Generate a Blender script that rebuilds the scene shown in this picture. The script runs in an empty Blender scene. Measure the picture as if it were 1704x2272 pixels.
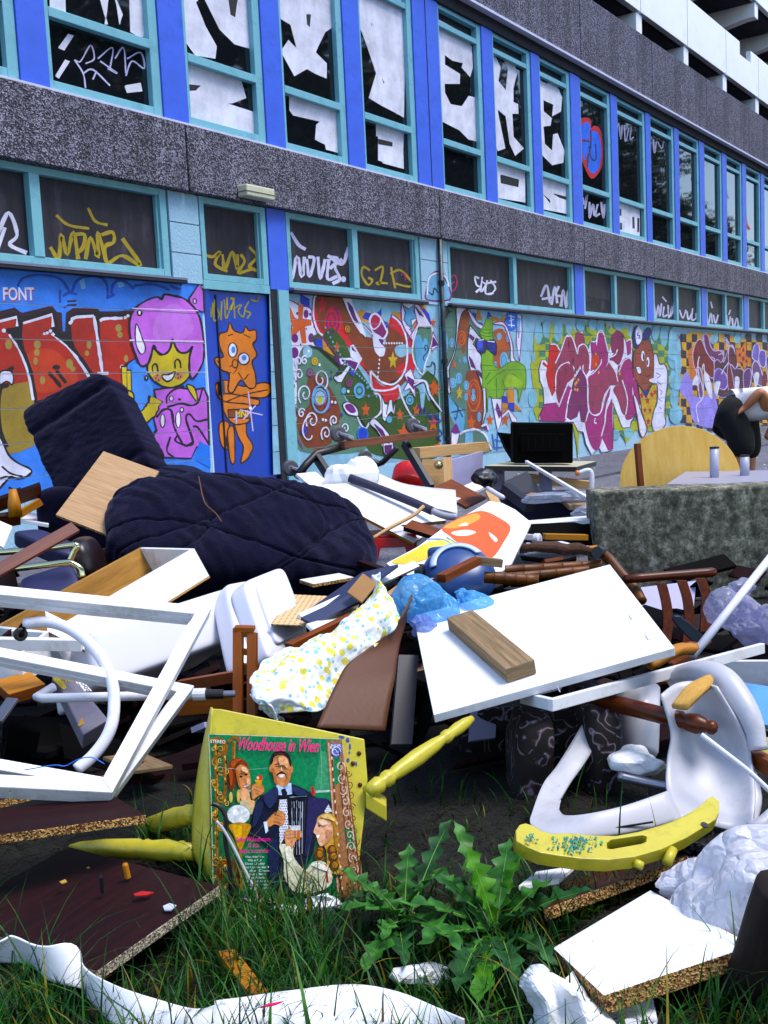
import bpy, bmesh, math, random
from mathutils import Vector, Matrix, noise
from mathutils.geometry import tessellate_polygon, delaunay_2d_cdt
random.seed(7)
S = bpy.context.scene
COL = S.collection
V = Vector
PI = math.pi

# ------------------------------------------------------------------ camera
YAW, PITCH, ROLL, FPX = 0.6221202, -0.10669664, -0.04803361, 2300.0
CAM = V((0.0, 0.0, 1.0))
_F = V((math.cos(PITCH) * math.cos(YAW), math.cos(PITCH) * math.sin(YAW), math.sin(PITCH)))
_r = V((math.sin(YAW), -math.cos(YAW), 0.0))
_u = _r.cross(_F)
_R = _r * math.cos(ROLL) + _u * math.sin(ROLL)
_U = _u * math.cos(ROLL) - _r * math.sin(ROLL)
cam_data = bpy.data.cameras.new('camera')
cam = bpy.data.objects.new('camera', cam_data)
COL.objects.link(cam)
cam.matrix_world = Matrix(((_R.x, _U.x, -_F.x, CAM.x), (_R.y, _U.y, -_F.y, CAM.y), (_R.z, _U.z, -_F.z, CAM.z), (0, 0, 0, 1)))
cam_data.sensor_fit = 'HORIZONTAL'
cam_data.sensor_width = 36.0
cam_data.lens = FPX / 1704.0 * 36.0
cam_data.clip_start = 0.02
cam_data.clip_end = 2000.0
S.camera = cam
S.render.resolution_x, S.render.resolution_y = 768, 1024

# ------------------------------------------------------------------ world, sun, exposure
SUN_EL, SUN_AZ = math.radians(66), math.radians(155)      # azimuth clockwise from +Y
world = bpy.data.worlds.new('World')
S.world = world
world.use_nodes = True
wn = world.node_tree
wn.nodes.clear()
sky = wn.nodes.new('ShaderNodeTexSky')
sky.sky_type = 'NISHITA'
sky.sun_disc = False
sky.sun_elevation = SUN_EL
sky.sun_rotation = SUN_AZ
sky.air_density = 1.0
sky.dust_density = 0.8
sky.ozone_density = 1.6
bg = wn.nodes.new('ShaderNodeBackground')
bg.inputs['Strength'].default_value = 0.15
wo = wn.nodes.new('ShaderNodeOutputWorld')
wn.links.new(sky.outputs[0], bg.inputs[0])
wn.links.new(bg.outputs[0], wo.inputs[0])
sl = bpy.data.lights.new('sun', 'SUN')
sl.energy = 1.5
sl.angle = math.radians(25)
sl.color = (1.0, 0.95, 0.88)
sun = bpy.data.objects.new('sun', sl)
COL.objects.link(sun)
sd = V((math.sin(SUN_AZ) * math.cos(SUN_EL), math.cos(SUN_AZ) * math.cos(SUN_EL), math.sin(SUN_EL)))
sun.rotation_euler = sd.to_track_quat('Z', 'Y').to_euler()
sun.location = (0, -10, 30)
vs = S.view_settings
vs.view_transform = 'Standard'
vs.look = 'None'
vs.gamma = 1.0
vs.use_curve_mapping = False
vs.exposure = 1.38
S.cycles.max_bounces = 6
S.cycles.diffuse_bounces = 2
S.cycles.glossy_bounces = 3
S.cycles.transparent_max_bounces = 24

# ------------------------------------------------------------------ picture <-> place
YW = 6.522                                             # the graffiti wall stands at y = YW
def ray(uv):
    return _F + _R * ((uv[0] - 852.0) / FPX) - _U * ((uv[1] - 1136.0) / FPX)
def P(uv, d):
    return CAM + ray(uv) * d
def PZ(uv, z):
    D = ray(uv)
    return CAM + D * ((z - CAM.z) / D.z)
def PW(uv, y=YW):
    D = ray(uv)
    return CAM + D * (y / D.y)
def PP(uv, a, n):
    D = ray(uv)
    return CAM + D * ((a - CAM).dot(n) / D.dot(n))
def reg(x0, y0, s):
    return lambda x, y: (x0 + x / s, y0 + y / s)
N0 = reg(0, 0, 1.0)
A1 = reg(0, 1080, 2.765); A2 = reg(550, 1000, 2.765); A3 = reg(1104, 1100, 2.765)
A4 = reg(0, 1600, 2.765); A5 = reg(400, 1560, 2.370); A6 = reg(1004, 1600, 2.370)
B1 = reg(0, 0, 1.8433); B2 = reg(850, 0, 1.9426); B3 = reg(0, 560, 2.592); B4 = reg(600, 560, 2.765); B5 = reg(1100, 560, 2.7467)
C1 = reg(1250, 0, 3.654); C2 = reg(0, 560, 5.027); C3 = reg(640, 640, 4.608); C4 = reg(960, 640, 5.821); C5 = reg(1180, 700, 5.184); C6 = reg(1480, 700, 6.143)
D1 = reg(60, 1480, 6.9125); D2 = reg(440, 1600, 4.1475); D3 = reg(620, 900, 4.366); D4 = reg(1060, 920, 5.925); D5 = reg(860, 1200, 6.381)
def pl(s):
    return [tuple(float(q) for q in t.split(',')) for t in s.split()]
def quad_depths(c):
    # relative depths of the corners of a parallelogram seen in perspective
    M = Matrix(((c[1][0], c[2][0], c[3][0]), (c[1][1], c[2][1], c[3][1]), (1, 1, 1)))
    x = M.inverted() @ V((c[0][0], c[0][1], 1.0))
    return [1.0, x[0], -x[1], x[2]]

# ------------------------------------------------------------------ materials
SAT = 1.28                                             # pigments a little fuller than their sampled hex values
def lin(h):
    if not isinstance(h, str):
        return tuple(h)
    v = [int(h[i:i + 2], 16) / 255 for i in (0, 2, 4)]
    v = [c / 12.92 if c <= .04045 else ((c + .055) / 1.055) ** 2.4 for c in v]
    g = .3 * v[0] + .59 * v[1] + .11 * v[2]
    return tuple(max(0.0, min(1.0, g + (c - g) * SAT)) for c in v)
MATS = {}
def nodes_of(name):
    m = bpy.data.materials.new(name)
    m.use_nodes = True
    nt = m.node_tree
    return m, nt, nt.nodes['Principled BSDF']
def ramp(nt, fac, stops):
    r = nt.nodes.new('ShaderNodeValToRGB')
    e = r.color_ramp.elements
    while len(e) < len(stops):
        e.new(0.5)
    for i, (p, c) in enumerate(stops):
        e[i].position = p
        e[i].color = (*lin(c), 1)
    nt.links.new(fac, r.inputs[0])
    return r.outputs[0]
def coords(nt, kind='Object', scale=(1, 1, 1)):
    tc = nt.nodes.new('ShaderNodeTexCoord')
    mp = nt.nodes.new('ShaderNodeMapping')
    mp.inputs['Scale'].default_value = scale
    nt.links.new(tc.outputs[kind], mp.inputs[0])
    return mp.outputs[0]
def tex(nt, kind, vec, scale, **kw):
    t = nt.nodes.new(kind)
    nt.links.new(vec, t.inputs['Vector'])
    t.inputs['Scale'].default_value = scale
    for k, v in kw.items():
        if k in t.inputs:
            t.inputs[k].default_value = v
        else:
            setattr(t, k, v)
    return t
def mixc(nt, fac, a, b, mode='MIX'):
    m = nt.nodes.new('ShaderNodeMix')
    m.data_type = 'RGBA'
    m.blend_type = mode
    for sock, val in ((m.inputs[0], fac), (m.inputs[6], a), (m.inputs[7], b)):
        if hasattr(val, 'is_linked'):
            nt.links.new(val, sock)
        elif isinstance(val, (int, float)):
            sock.default_value = val
        else:
            sock.default_value = (*lin(val), 1)
    return m.outputs[2]
def bump(nt, b, h, strength, dist=0.01):
    n = nt.nodes.new('ShaderNodeBump')
    n.inputs['Strength'].default_value = strength
    n.inputs['Distance'].default_value = dist
    nt.links.new(h, n.inputs['Height'])
    nt.links.new(n.outputs[0], b.inputs['Normal'])
def plain(name, col, rough=.5, var=.12, scale=9, bmp=0.0, bscale=60, spec=.5, dirt=None, damt=.5, dscale=3.5, metal=0.0, sub=0.0, alpha=1.0, trans=0.0, specks=None):
    """painted / plastic / cloth surface: colour with soft variation, blotchy dirt and fine relief"""
    if name in MATS:
        return MATS[name]
    m, nt, b = nodes_of(name)
    c = lin(col)
    vec = coords(nt)
    n1 = tex(nt, 'ShaderNodeTexNoise', vec, scale, Detail=6.0, Roughness=.6)
    lo = tuple(x * (1 - var) for x in c)
    hi = tuple(min(1, x * (1 + var)) for x in c)
    out = ramp(nt, n1.outputs[0], [(.3, lo), (.7, hi)])
    if dirt:
        n2 = tex(nt, 'ShaderNodeTexNoise', vec, dscale, Detail=9.0, Roughness=.72)
        f = nt.nodes.new('ShaderNodeMapRange')
        f.inputs[1].default_value = .52
        f.inputs[2].default_value = .75
        f.inputs[4].default_value = damt
        nt.links.new(n2.outputs[0], f.inputs[0])
        out = mixc(nt, f.outputs[0], out, dirt)
    if specks:
        vo = tex(nt, 'ShaderNodeTexVoronoi', vec, 42.0, Randomness=1.0)
        sp = nt.nodes.new('ShaderNodeSeparateColor')
        nt.links.new(vo.outputs['Color'], sp.inputs[0])
        rare = ramp(nt, sp.outputs[0], [(.90, '000000'), (.92, 'FFFFFF')])
        out = mixc(nt, mixc(nt, 1.0, rare, ramp(nt, vo.outputs['Distance'], [(.06, 'CCCCCC'), (.14, '000000')]), 'MULTIPLY'), out, specks)
        sc = tex(nt, 'ShaderNodeTexNoise', coords(nt, 'Object', (3, 70, 70)), 1.0, Detail=3.0, Roughness=.5)
        out = mixc(nt, ramp(nt, sc.outputs[0], [(.73, '000000'), (.76, '555555')]), out, specks)
    nt.links.new(out, b.inputs['Base Color'])
    b.inputs['Roughness'].default_value = rough
    b.inputs['Specular IOR Level'].default_value = spec
    b.inputs['Metallic'].default_value = metal
    b.inputs['Alpha'].default_value = alpha
    b.inputs['Transmission Weight'].default_value = trans
    if sub:
        b.inputs['Subsurface Weight'].default_value = sub
        b.inputs['Subsurface Radius'].default_value = (.02, .02, .02)
    if bmp:
        n3 = tex(nt, 'ShaderNodeTexNoise', vec, bscale, Detail=4.0)
        bump(nt, b, n3.outputs[0], bmp)
    MATS[name] = m
    return m
def wood(name, c1, c2, rough=.6, grain=60, length=3, kind='UV', bmp=.15, spec=.3, dirt=None):
    if name in MATS:
        return MATS[name]
    m, nt, b = nodes_of(name)
    vec = coords(nt, kind, (length, grain, grain) if kind != 'UV' else (length, grain, 1))
    n1 = tex(nt, 'ShaderNodeTexNoise', vec, 1.0, Detail=5.0, Roughness=.65, Distortion=.6)
    out = ramp(nt, n1.outputs[0], [(.3, c1), (.68, c2)])
    if dirt:
        v2 = coords(nt)
        n2 = tex(nt, 'ShaderNodeTexNoise', v2, 7, Detail=8.0, Roughness=.7)
        out = mixc(nt, ramp(nt, n2.outputs[0], [(.5, '000000'), (.8, 'AAAAAA')]), out, dirt)
    nt.links.new(out, b.inputs['Base Color'])
    b.inputs['Roughness'].default_value = rough
    b.inputs['Specular IOR Level'].default_value = spec
    bump(nt, b, n1.outputs[0], bmp, .004)
    MATS[name] = m
    return m
def speckle(name, c1, c2, c3, scale=220, rough=.9, bmp=.4, lo=.25, hi=.7, streak=False):
    """chipboard edge, exposed aggregate, asphalt: a field of small differing grains"""
    if name in MATS:
        return MATS[name]
    m, nt, b = nodes_of(name)
    vec = coords(nt)
    v = tex(nt, 'ShaderNodeTexVoronoi', vec, scale)
    sp = nt.nodes.new('ShaderNodeSeparateColor')
    nt.links.new(v.outputs['Color'], sp.inputs[0])
    out = ramp(nt, sp.outputs[0], [(lo, c1), (.5, c2), (hi + .15, c3)])
    n = tex(nt, 'ShaderNodeTexNoise', vec, 1.7, Detail=7.0, Roughness=.65)
    out = mixc(nt, .55, out, ramp(nt, n.outputs[0], [(.3, '8A8A8A'), (.7, 'FFFFFF')]), 'MULTIPLY')
    if streak:
        ns = tex(nt, 'ShaderNodeTexNoise', coords(nt, 'Object', (5, 5, .5)), 1.0, Detail=7.0, Roughness=.65)
        out = mixc(nt, .8, out, ramp(nt, ns.outputs[0], [(.30, '9A9AA2'), (.6, 'FFFFFF')]), 'MULTIPLY')
    nt.links.new(out, b.inputs['Base Color'])
    b.inputs['Roughness'].default_value = rough
    bump(nt, b, v.outputs['Distance'], bmp, .01)
    MATS[name] = m
    return m
def paint_mat():
    """spray paint: the colour of each painted shape is stored on the shape, weathered a little"""
    if 'spray_paint' in MATS:
        return MATS['spray_paint']
    m, nt, b = nodes_of('spray_paint')
    a = nt.nodes.new('ShaderNodeAttribute')
    a.attribute_name = 'paint'
    vec = coords(nt)
    n = tex(nt, 'ShaderNodeTexNoise', vec, 3.0, Detail=8.0, Roughness=.7)
    n2 = tex(nt, 'ShaderNodeTexNoise', vec, 60.0, Detail=3.0)
    n5 = tex(nt, 'ShaderNodeTexNoise', vec, 260.0, Detail=2.0)
    out = mixc(nt, .8, a.outputs['Color'], ramp(nt, n.outputs[0], [(.3, 'B4B4B4'), (.62, 'FFFFFF')]), 'MULTIPLY')
    out = mixc(nt, ramp(nt, n2.outputs[0], [(.62, '000000'), (.8, '6A6A6A')]), out, 'B8B4C0')
    nt.links.new(out, b.inputs['Base Color'])
    b.inputs['Roughness'].default_value = .6
    bump(nt, b, n5.outputs[0], .5, .006)
    nd = tex(nt, 'ShaderNodeTexNoise', vec, 420.0, Detail=1.0)
    ad = nt.nodes.new('ShaderNodeMath')
    ad.operation = 'MULTIPLY_ADD'
    nt.links.new(nd.outputs[0], ad.inputs[0])
    ad.inputs[1].default_value = .9
    nt.links.new(a.outputs['Alpha'], ad.inputs[2])
    nt.links.new(ramp(nt, ad.outputs[0], [(.75, '000000'), (1.05 if False else .98, 'FFFFFF')]), b.inputs['Alpha'])
    MATS['spray_paint'] = m
    return m

# ------------------------------------------------------------------ mesh and object helpers
WL = {}
def mk(name, verts, faces, mats, mi=None, uv=None, parent=None, smooth=False, origin=None, bevel=0.0, solid=0.0, subsurf=0):
    verts = [V(v) for v in verts]
    if origin is None:
        lo = [min(v[i] for v in verts) for i in range(3)]
        hi = [max(v[i] for v in verts) for i in range(3)]
        origin = V(((lo[0] + hi[0]) / 2, (lo[1] + hi[1]) / 2, lo[2]))
    origin = V(origin)
    me = bpy.data.meshes.new(name)
    me.from_pydata([v - origin for v in verts], [], faces)
    if not isinstance(mats, (list, tuple)):
        mats = [mats]
    for m in mats:
        me.materials.append(m)
    if mi:
        me.polygons.foreach_set('material_index', mi)
    if smooth:
        me.polygons.foreach_set('use_smooth', [True] * len(me.polygons))
    if uv:
        l = me.uv_layers.new(name='UVMap')
        k = 0
        for p in me.polygons:
            for li in p.loop_indices:
                l.data[li].uv = uv[k]
                k += 1
    me.validate(verbose=False)
    me.update()
    o = bpy.data.objects.new(name, me)
    COL.objects.link(o)
    if parent is not None:
        o.parent = parent
        o.location = origin - WL[parent.name]
    else:
        o.location = origin
    WL[o.name] = origin
    if solid:
        s = o.modifiers.new('solid', 'SOLIDIFY')
        s.thickness = solid
        s.offset = 0
    if bevel:
        b = o.modifiers.new('bevel', 'BEVEL')
        b.width = bevel
        b.segments = 2
        b.limit_method = 'ANGLE'
        b.angle_limit = math.radians(50)
    if subsurf:
        s = o.modifiers.new('sub', 'SUBSURF')
        s.levels = s.render_levels = subsurf
    return o
def tag(o, label=None, cat=None, group=None, kind=None):
    for k, v in (('label', label), ('category', cat), ('group', group), ('kind', kind)):
        if v:
            o[k] = v
    return o
def thing(name, label, cat, loc, group=None, parent=None):
    o = bpy.data.objects.new(name, None)
    o.empty_display_size = .1
    COL.objects.link(o)
    loc = V(loc)
    if parent is not None:
        o.parent = parent
        o.location = loc - WL[parent.name]
    else:
        o.location = loc
        tag(o, label, cat, group)
    WL[o.name] = loc
    return o
class MB:
    """collects simple solids into one mesh"""
    def __init__(s):
        s.v, s.f, s.mi, s.uv = [], [], [], []
    def face(s, idx, m=0, uv=None):
        s.f.append(idx)
        s.mi.append(m)
        s.uv.extend(uv if uv else [(0, 0)] * len(idx))
    def hexa(s, c, m=0, em=None):
        """c: 4 top corners then 4 bottom corners"""
        em = m if em is None else em
        b = len(s.v)
        s.v.extend(V(x) for x in c)
        l1, l2 = (c[1] - c[0]).length, (c[3] - c[0]).length
        t = (c[4] - c[0]).length
        ro = random.random() * 7
        U = [(ro, ro), (ro + l1, ro), (ro + l1, ro + l2), (ro, ro + l2)]
        s.face((b, b + 1, b + 2, b + 3), m, U)
        s.face((b + 7, b + 6, b + 5, b + 4), m, [U[3], U[2], U[1], U[0]])
        for i in range(4):
            j = (i + 1) % 4
            L = l1 if i % 2 == 0 else l2
            s.face((b + i, b + 4 + i, b + 4 + j, b + j), em, [(ro, ro), (ro, ro + t), (ro + L, ro + t), (ro + L, ro)])
        return s
    def box(s, lo, hi, m=0):
        x0, y0, z0 = lo
        x1, y1, z1 = hi
        c = [V((x0, y0, z1)), V((x1, y0, z1)), V((x1, y1, z1)), V((x0, y1, z1)), V((x0, y0, z0)), V((x1, y0, z0)), V((x1, y1, z0)), V((x0, y1, z0))]
        s.hexa(c, m)
        return s
    def obox(s, o, a, b, c, m=0, em=None):
        """corner o with edge vectors a, b (face) and c (thickness)"""
        s.hexa([o, o + a, o + a + b, o + b, o + c, o + a + c, o + a + b + c, o + b + c], m, em)
        return s
    def tube(s, path, r, n=10, m=0, caps=True):
        path = [V(p) for p in path]
        rr = r if isinstance(r, (list, tuple)) else [r] * len(path)
        base = len(s.v)
        prev = None
        for i, p in enumerate(path):
            d = (path[min(i + 1, len(path) - 1)] - path[max(i - 1, 0)])
            d = d.normalized() if d.length > 1e-9 else V((0, 0, 1))
            if prev is None:
                a = d.orthogonal().normalized()
            else:
                a = (prev - d * prev.dot(d))
                a = a.normalized() if a.length > 1e-6 else d.orthogonal().normalized()
            prev = a
            b = d.cross(a)
            for k in range(n):
                t = 2 * PI * k / n
                s.v.append(p + (a * math.cos(t) + b * math.sin(t)) * rr[i])
        L = 0
        for i in range(len(path) - 1):
            L2 = L + (path[i + 1] - path[i]).length
            for k in range(n):
                k2 = (k + 1) % n
                w = 2 * PI * max(rr[i], .004)
                s.face((base + i * n + k, base + i * n + k2, base + (i + 1) * n + k2, base + (i + 1) * n + k), m,
                       [(L, k / n * w), (L, (k + 1) / n * w), (L2, (k + 1) / n * w), (L2, k / n * w)])
            L = L2
        if caps:
            s.face(tuple(base + k for k in reversed(range(n))), m)
            e = base + (len(path) - 1) * n
            s.face(tuple(e + k for k in range(n)), m)
        return s
    def lathe(s, p0, p1, prof, n=16, m=0):
        """prof: (fraction along the axis, radius)"""
        p0, p1 = V(p0), V(p1)
        return s.tube([p0.lerp(p1, t) for t, _ in prof], [r for _, r in prof], n, m)
    def prism(s, pts, off, m=0, em=None, holes=()):
        """flat outline (3-D points) extruded by the vector off"""
        em = m if em is None else em
        loops = [[V(p) for p in pts]] + [[V(p) for p in h] for h in holes]
        tris = tessellate_polygon(loops)
        flat = [p for l in loops for p in l]
        b = len(s.v)
        n = len(flat)
        s.v.extend(flat)
        s.v.extend(p + off for p in flat)
        ax = (loops[0][1] - loops[0][0]).normalized()
        ay = off.normalized().cross(ax)
        uvf = lambda i: (flat[i].dot(ax), flat[i].dot(ay))
        for t in tris:
            s.face(tuple(b + i for i in t), m, [uvf(i) for i in t])
            s.face(tuple(b + n + i for i in reversed(t)), m, [uvf(i) for i in reversed(t)])
        k = 0
        for l in loops:
            q = len(l)
            for i in range(q):
                j = (i + 1) % q
                e = (l[j] - l[i]).length
                s.face((b + k + i, b + k + j, b + n + k + j, b + n + k + i), em, [(0, 0), (e, 0), (e, off.length), (0, off.length)])
            k += q
        return s
    def build(s, name, mats, parent=None, **kw):
        o = mk(name, s.v, s.f, mats, s.mi, s.uv, parent, **kw)
        bm = bmesh.new()
        bm.from_mesh(o.data)
        bmesh.ops.recalc_face_normals(bm, faces=bm.faces)
        bm.to_mesh(o.data)
        bm.free()
        return o
def catmull(pts, n=6, closed=False):
    pts = [V(p) for p in pts]
    out = []
    N = len(pts)
    rng = N if closed else N - 1
    for i in range(rng):
        if closed:
            a, b, c, d = (pts[(i + k) % N] for k in (-1, 0, 1, 2))
        else:
            b, c = pts[i], pts[i + 1]
            a = pts[i - 1] if i else b * 2 - c
            d = pts[i + 2] if i + 2 < N else c * 2 - b
        for k in range(n):
            t = k / n
            out.append(.5 * ((2 * b) + (c - a) * t + (2 * a - 5 * b + 4 * c - d) * t * t + (3 * b - a - 3 * c + d) * t ** 3))
    if not closed:
        out.append(pts[-1])
    return out
def facing(c0, c1, c3):
    n = (c1 - c0).cross(c3 - c0).normalized()
    return n if n.dot(CAM - c0) > 0 else -n
def corners(spec):
    """4 corners from (uv, depth) triples; the fourth closes the parallelogram"""
    w = [P(uv, d) for uv, d in spec]
    if len(w) == 3:
        w.append(w[0] + w[2] - w[1])
    return w
def quad(R, s, d0):
    """4 traced corners of a rectangular board, depth of the first one given"""
    c = [R(*p) for p in pl(s)]
    k = quad_depths(c)
    return [P(c[i], d0 * k[i]) for i in range(4)]
def board(name, w, th, mat, emat=None, parent=None, bevel=.0015, label=None, cat=None, group=None, back=True):
    n = facing(w[0], w[1], w[3])
    off = -n * th if back else n * th
    b = MB()
    b.hexa([w[0], w[1], w[2], w[3]] + [x + off for x in w], 0, 1 if emat else 0)
    o = b.build(name, [mat, emat] if emat else [mat], parent, bevel=bevel)
    return tag(o, label, cat, group)
def bar(name, a, b, w, t, mat, parent=None, up=None, bevel=.001, **tg):
    """square-edged batten from a to b"""
    a, b = V(a), V(b)
    d = (b - a).normalized()
    up = V(up) if up else V((0, 0, 1))
    s = d.cross(up)
    s = s.normalized() if s.length > 1e-5 else d.orthogonal().normalized()
    h = s.cross(d)
    m = MB()
    m.obox(a - s * w / 2 + h * t / 2, (b - a), s * w, -h * t)
    o = m.build(name, mat, parent, bevel=bevel)
    return tag(o, **tg)
def fbm(p, o=4, s=1.0):
    return noise.fractal(V(p) * s, 1.0, 2.0, o)
def sheet(name, rows, mat, parent=None, th=.004, nu=4, nv=4, crump=0.0, cs=6.0, seed=0, smooth=True, uvs=True, **tg):
    """cloth, plastic or bent board lofted through rows of points"""
    rows = [catmull(r, nu) for r in rows]
    cols = [catmull([r[i] for r in rows], nv) for i in range(len(rows[0]))]
    nc, nr = len(cols), len(cols[0])
    v, f, uv = [], [], []
    for j in range(nr):
        for i in range(nc):
            v.append(cols[i][j])
    if crump:
        c = []
        FL = folds(seed + 3, 20, .9)
        for k, p in enumerate(v):
            i, j = k % nc, k // nc
            du = v[j * nc + min(i + 1, nc - 1)] - v[j * nc + max(i - 1, 0)]
            dv = v[min(j + 1, nr - 1) * nc + i] - v[max(j - 1, 0) * nc + i]
            n = du.cross(dv)
            n = n.normalized() if n.length > 1e-9 else V((0, 0, 1))
            q = p * cs + V((seed, seed * 2, 0))
            q2 = V((math.sin(q.x) + q.y * .2, math.sin(q.y) + q.z * .2, math.sin(q.z))) * .9
            c.append(p + n * crump * (noise.noise(q) * .7 + crease(FL, q2) * .22 + .2 * noise.noise(q * 4)))
        v = c
    for j in range(nr - 1):
        for i in range(nc - 1):
            f.append((j * nc + i, j * nc + i + 1, (j + 1) * nc + i + 1, (j + 1) * nc + i))
            for (a, b) in ((i, j), (i + 1, j), (i + 1, j + 1), (i, j + 1)):
                uv.append((a / (nc - 1), b / (nr - 1)))
    o = mk(name, v, f, mat, None, uv, parent, smooth=smooth, solid=th)
    return tag(o, **tg)
def pad(name, c, a, b, h, mat, parent=None, e=5.0, n=36, disp=None, taper=0.0, **tg):
    """upholstered block: rounded box with centre c and half axes a, b, h; disp(q) moves the surface outwards"""
    bm = bmesh.new()
    bmesh.ops.create_cube(bm, size=2)
    bmesh.ops.subdivide_edges(bm, edges=bm.edges, cuts=n - 1, use_grid_fill=True)
    A, B, H = V(a), V(b), V(h)
    c = V(c)
    for v in bm.verts:
        p = v.co
        k = (abs(p.x) ** e + abs(p.y) ** e + abs(p.z) ** e) ** (1 / e)
        q = p / k
        tp = 1 - taper * abs(q.x) ** 3
        w = c + A * q.x + (B * q.y + H * q.z) * tp
        if disp:
            nn = (A.normalized() * q.x ** 3 + B.normalized() * q.y ** 3 + H.normalized() * q.z ** 3)
            nn = nn.normalized() if nn.length > 1e-6 else H.normalized()
            w = w + nn * disp(q)
        v.co = w
    vs_ = [v.co.copy() for v in bm.verts]
    bm.verts.index_update()
    fs = [tuple(v.index for v in f.verts) for f in bm.faces]
    bm.free()
    o = mk(name, vs_, fs, mat, parent=parent, smooth=True)
    return tag(o, **tg)
def folds(seed, n=22, spread=.75):
    """random creases: a sum of these bends a smooth skin into flat facets with sharp folds"""
    rg = random.Random(seed)
    L = []
    for i in range(n):
        v = V((rg.gauss(0, 1), rg.gauss(0, 1), rg.gauss(0, 1))).normalized()
        L.append((v, rg.uniform(-spread, spread), rg.choice((-1, 1)) / (1 + i * .12)))
    return L
def crease(L, p):
    return sum(w * (abs(v.dot(p) - c) - .42) for v, c, w in L)
def blob(name, c, a, b, h, mat, parent=None, sub=5, amp=.35, fs=2.2, seed=1.0, flat=False, sharp=.5, **tg):
    """crumpled bag or paper"""
    bm = bmesh.new()
    bmesh.ops.create_icosphere(bm, subdivisions=sub, radius=1)
    A, B, H = V(a), V(b), V(h)
    c = V(c)
    L = folds(seed, 26)
    L2 = folds(seed + 9, 30, 1.6)
    for v in bm.verts:
        p = v.co.copy()
        q = p * fs + V((seed * 3.1, seed * 1.7, seed))
        wp = p + V((noise.noise(q), noise.noise(q + V((7, 0, 0))), noise.noise(q + V((0, 7, 0))))) * .25
        k = 1 + amp * (noise.noise(q * .5) * .5 + crease(L, wp) * .75 + crease(L2, wp * 2.2) * .22)
        v.co = c + (A * p.x + B * p.y + H * p.z) * max(k, .3)
    bm.verts.index_update()
    vs_ = [v.co.copy() for v in bm.verts]
    f_ = [tuple(v.index for v in f.verts) for f in bm.faces]
    bm.free()
    o = mk(name, vs_, f_, mat, parent=parent, smooth=False)
    return tag(o, **tg)
def copy_part(o, parent, loc):
    c = o.copy()
    COL.objects.link(c)
    c.parent = parent
    loc = V(loc)
    c.location = loc - WL[parent.name]
    WL[c.name] = loc
    return c

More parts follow.
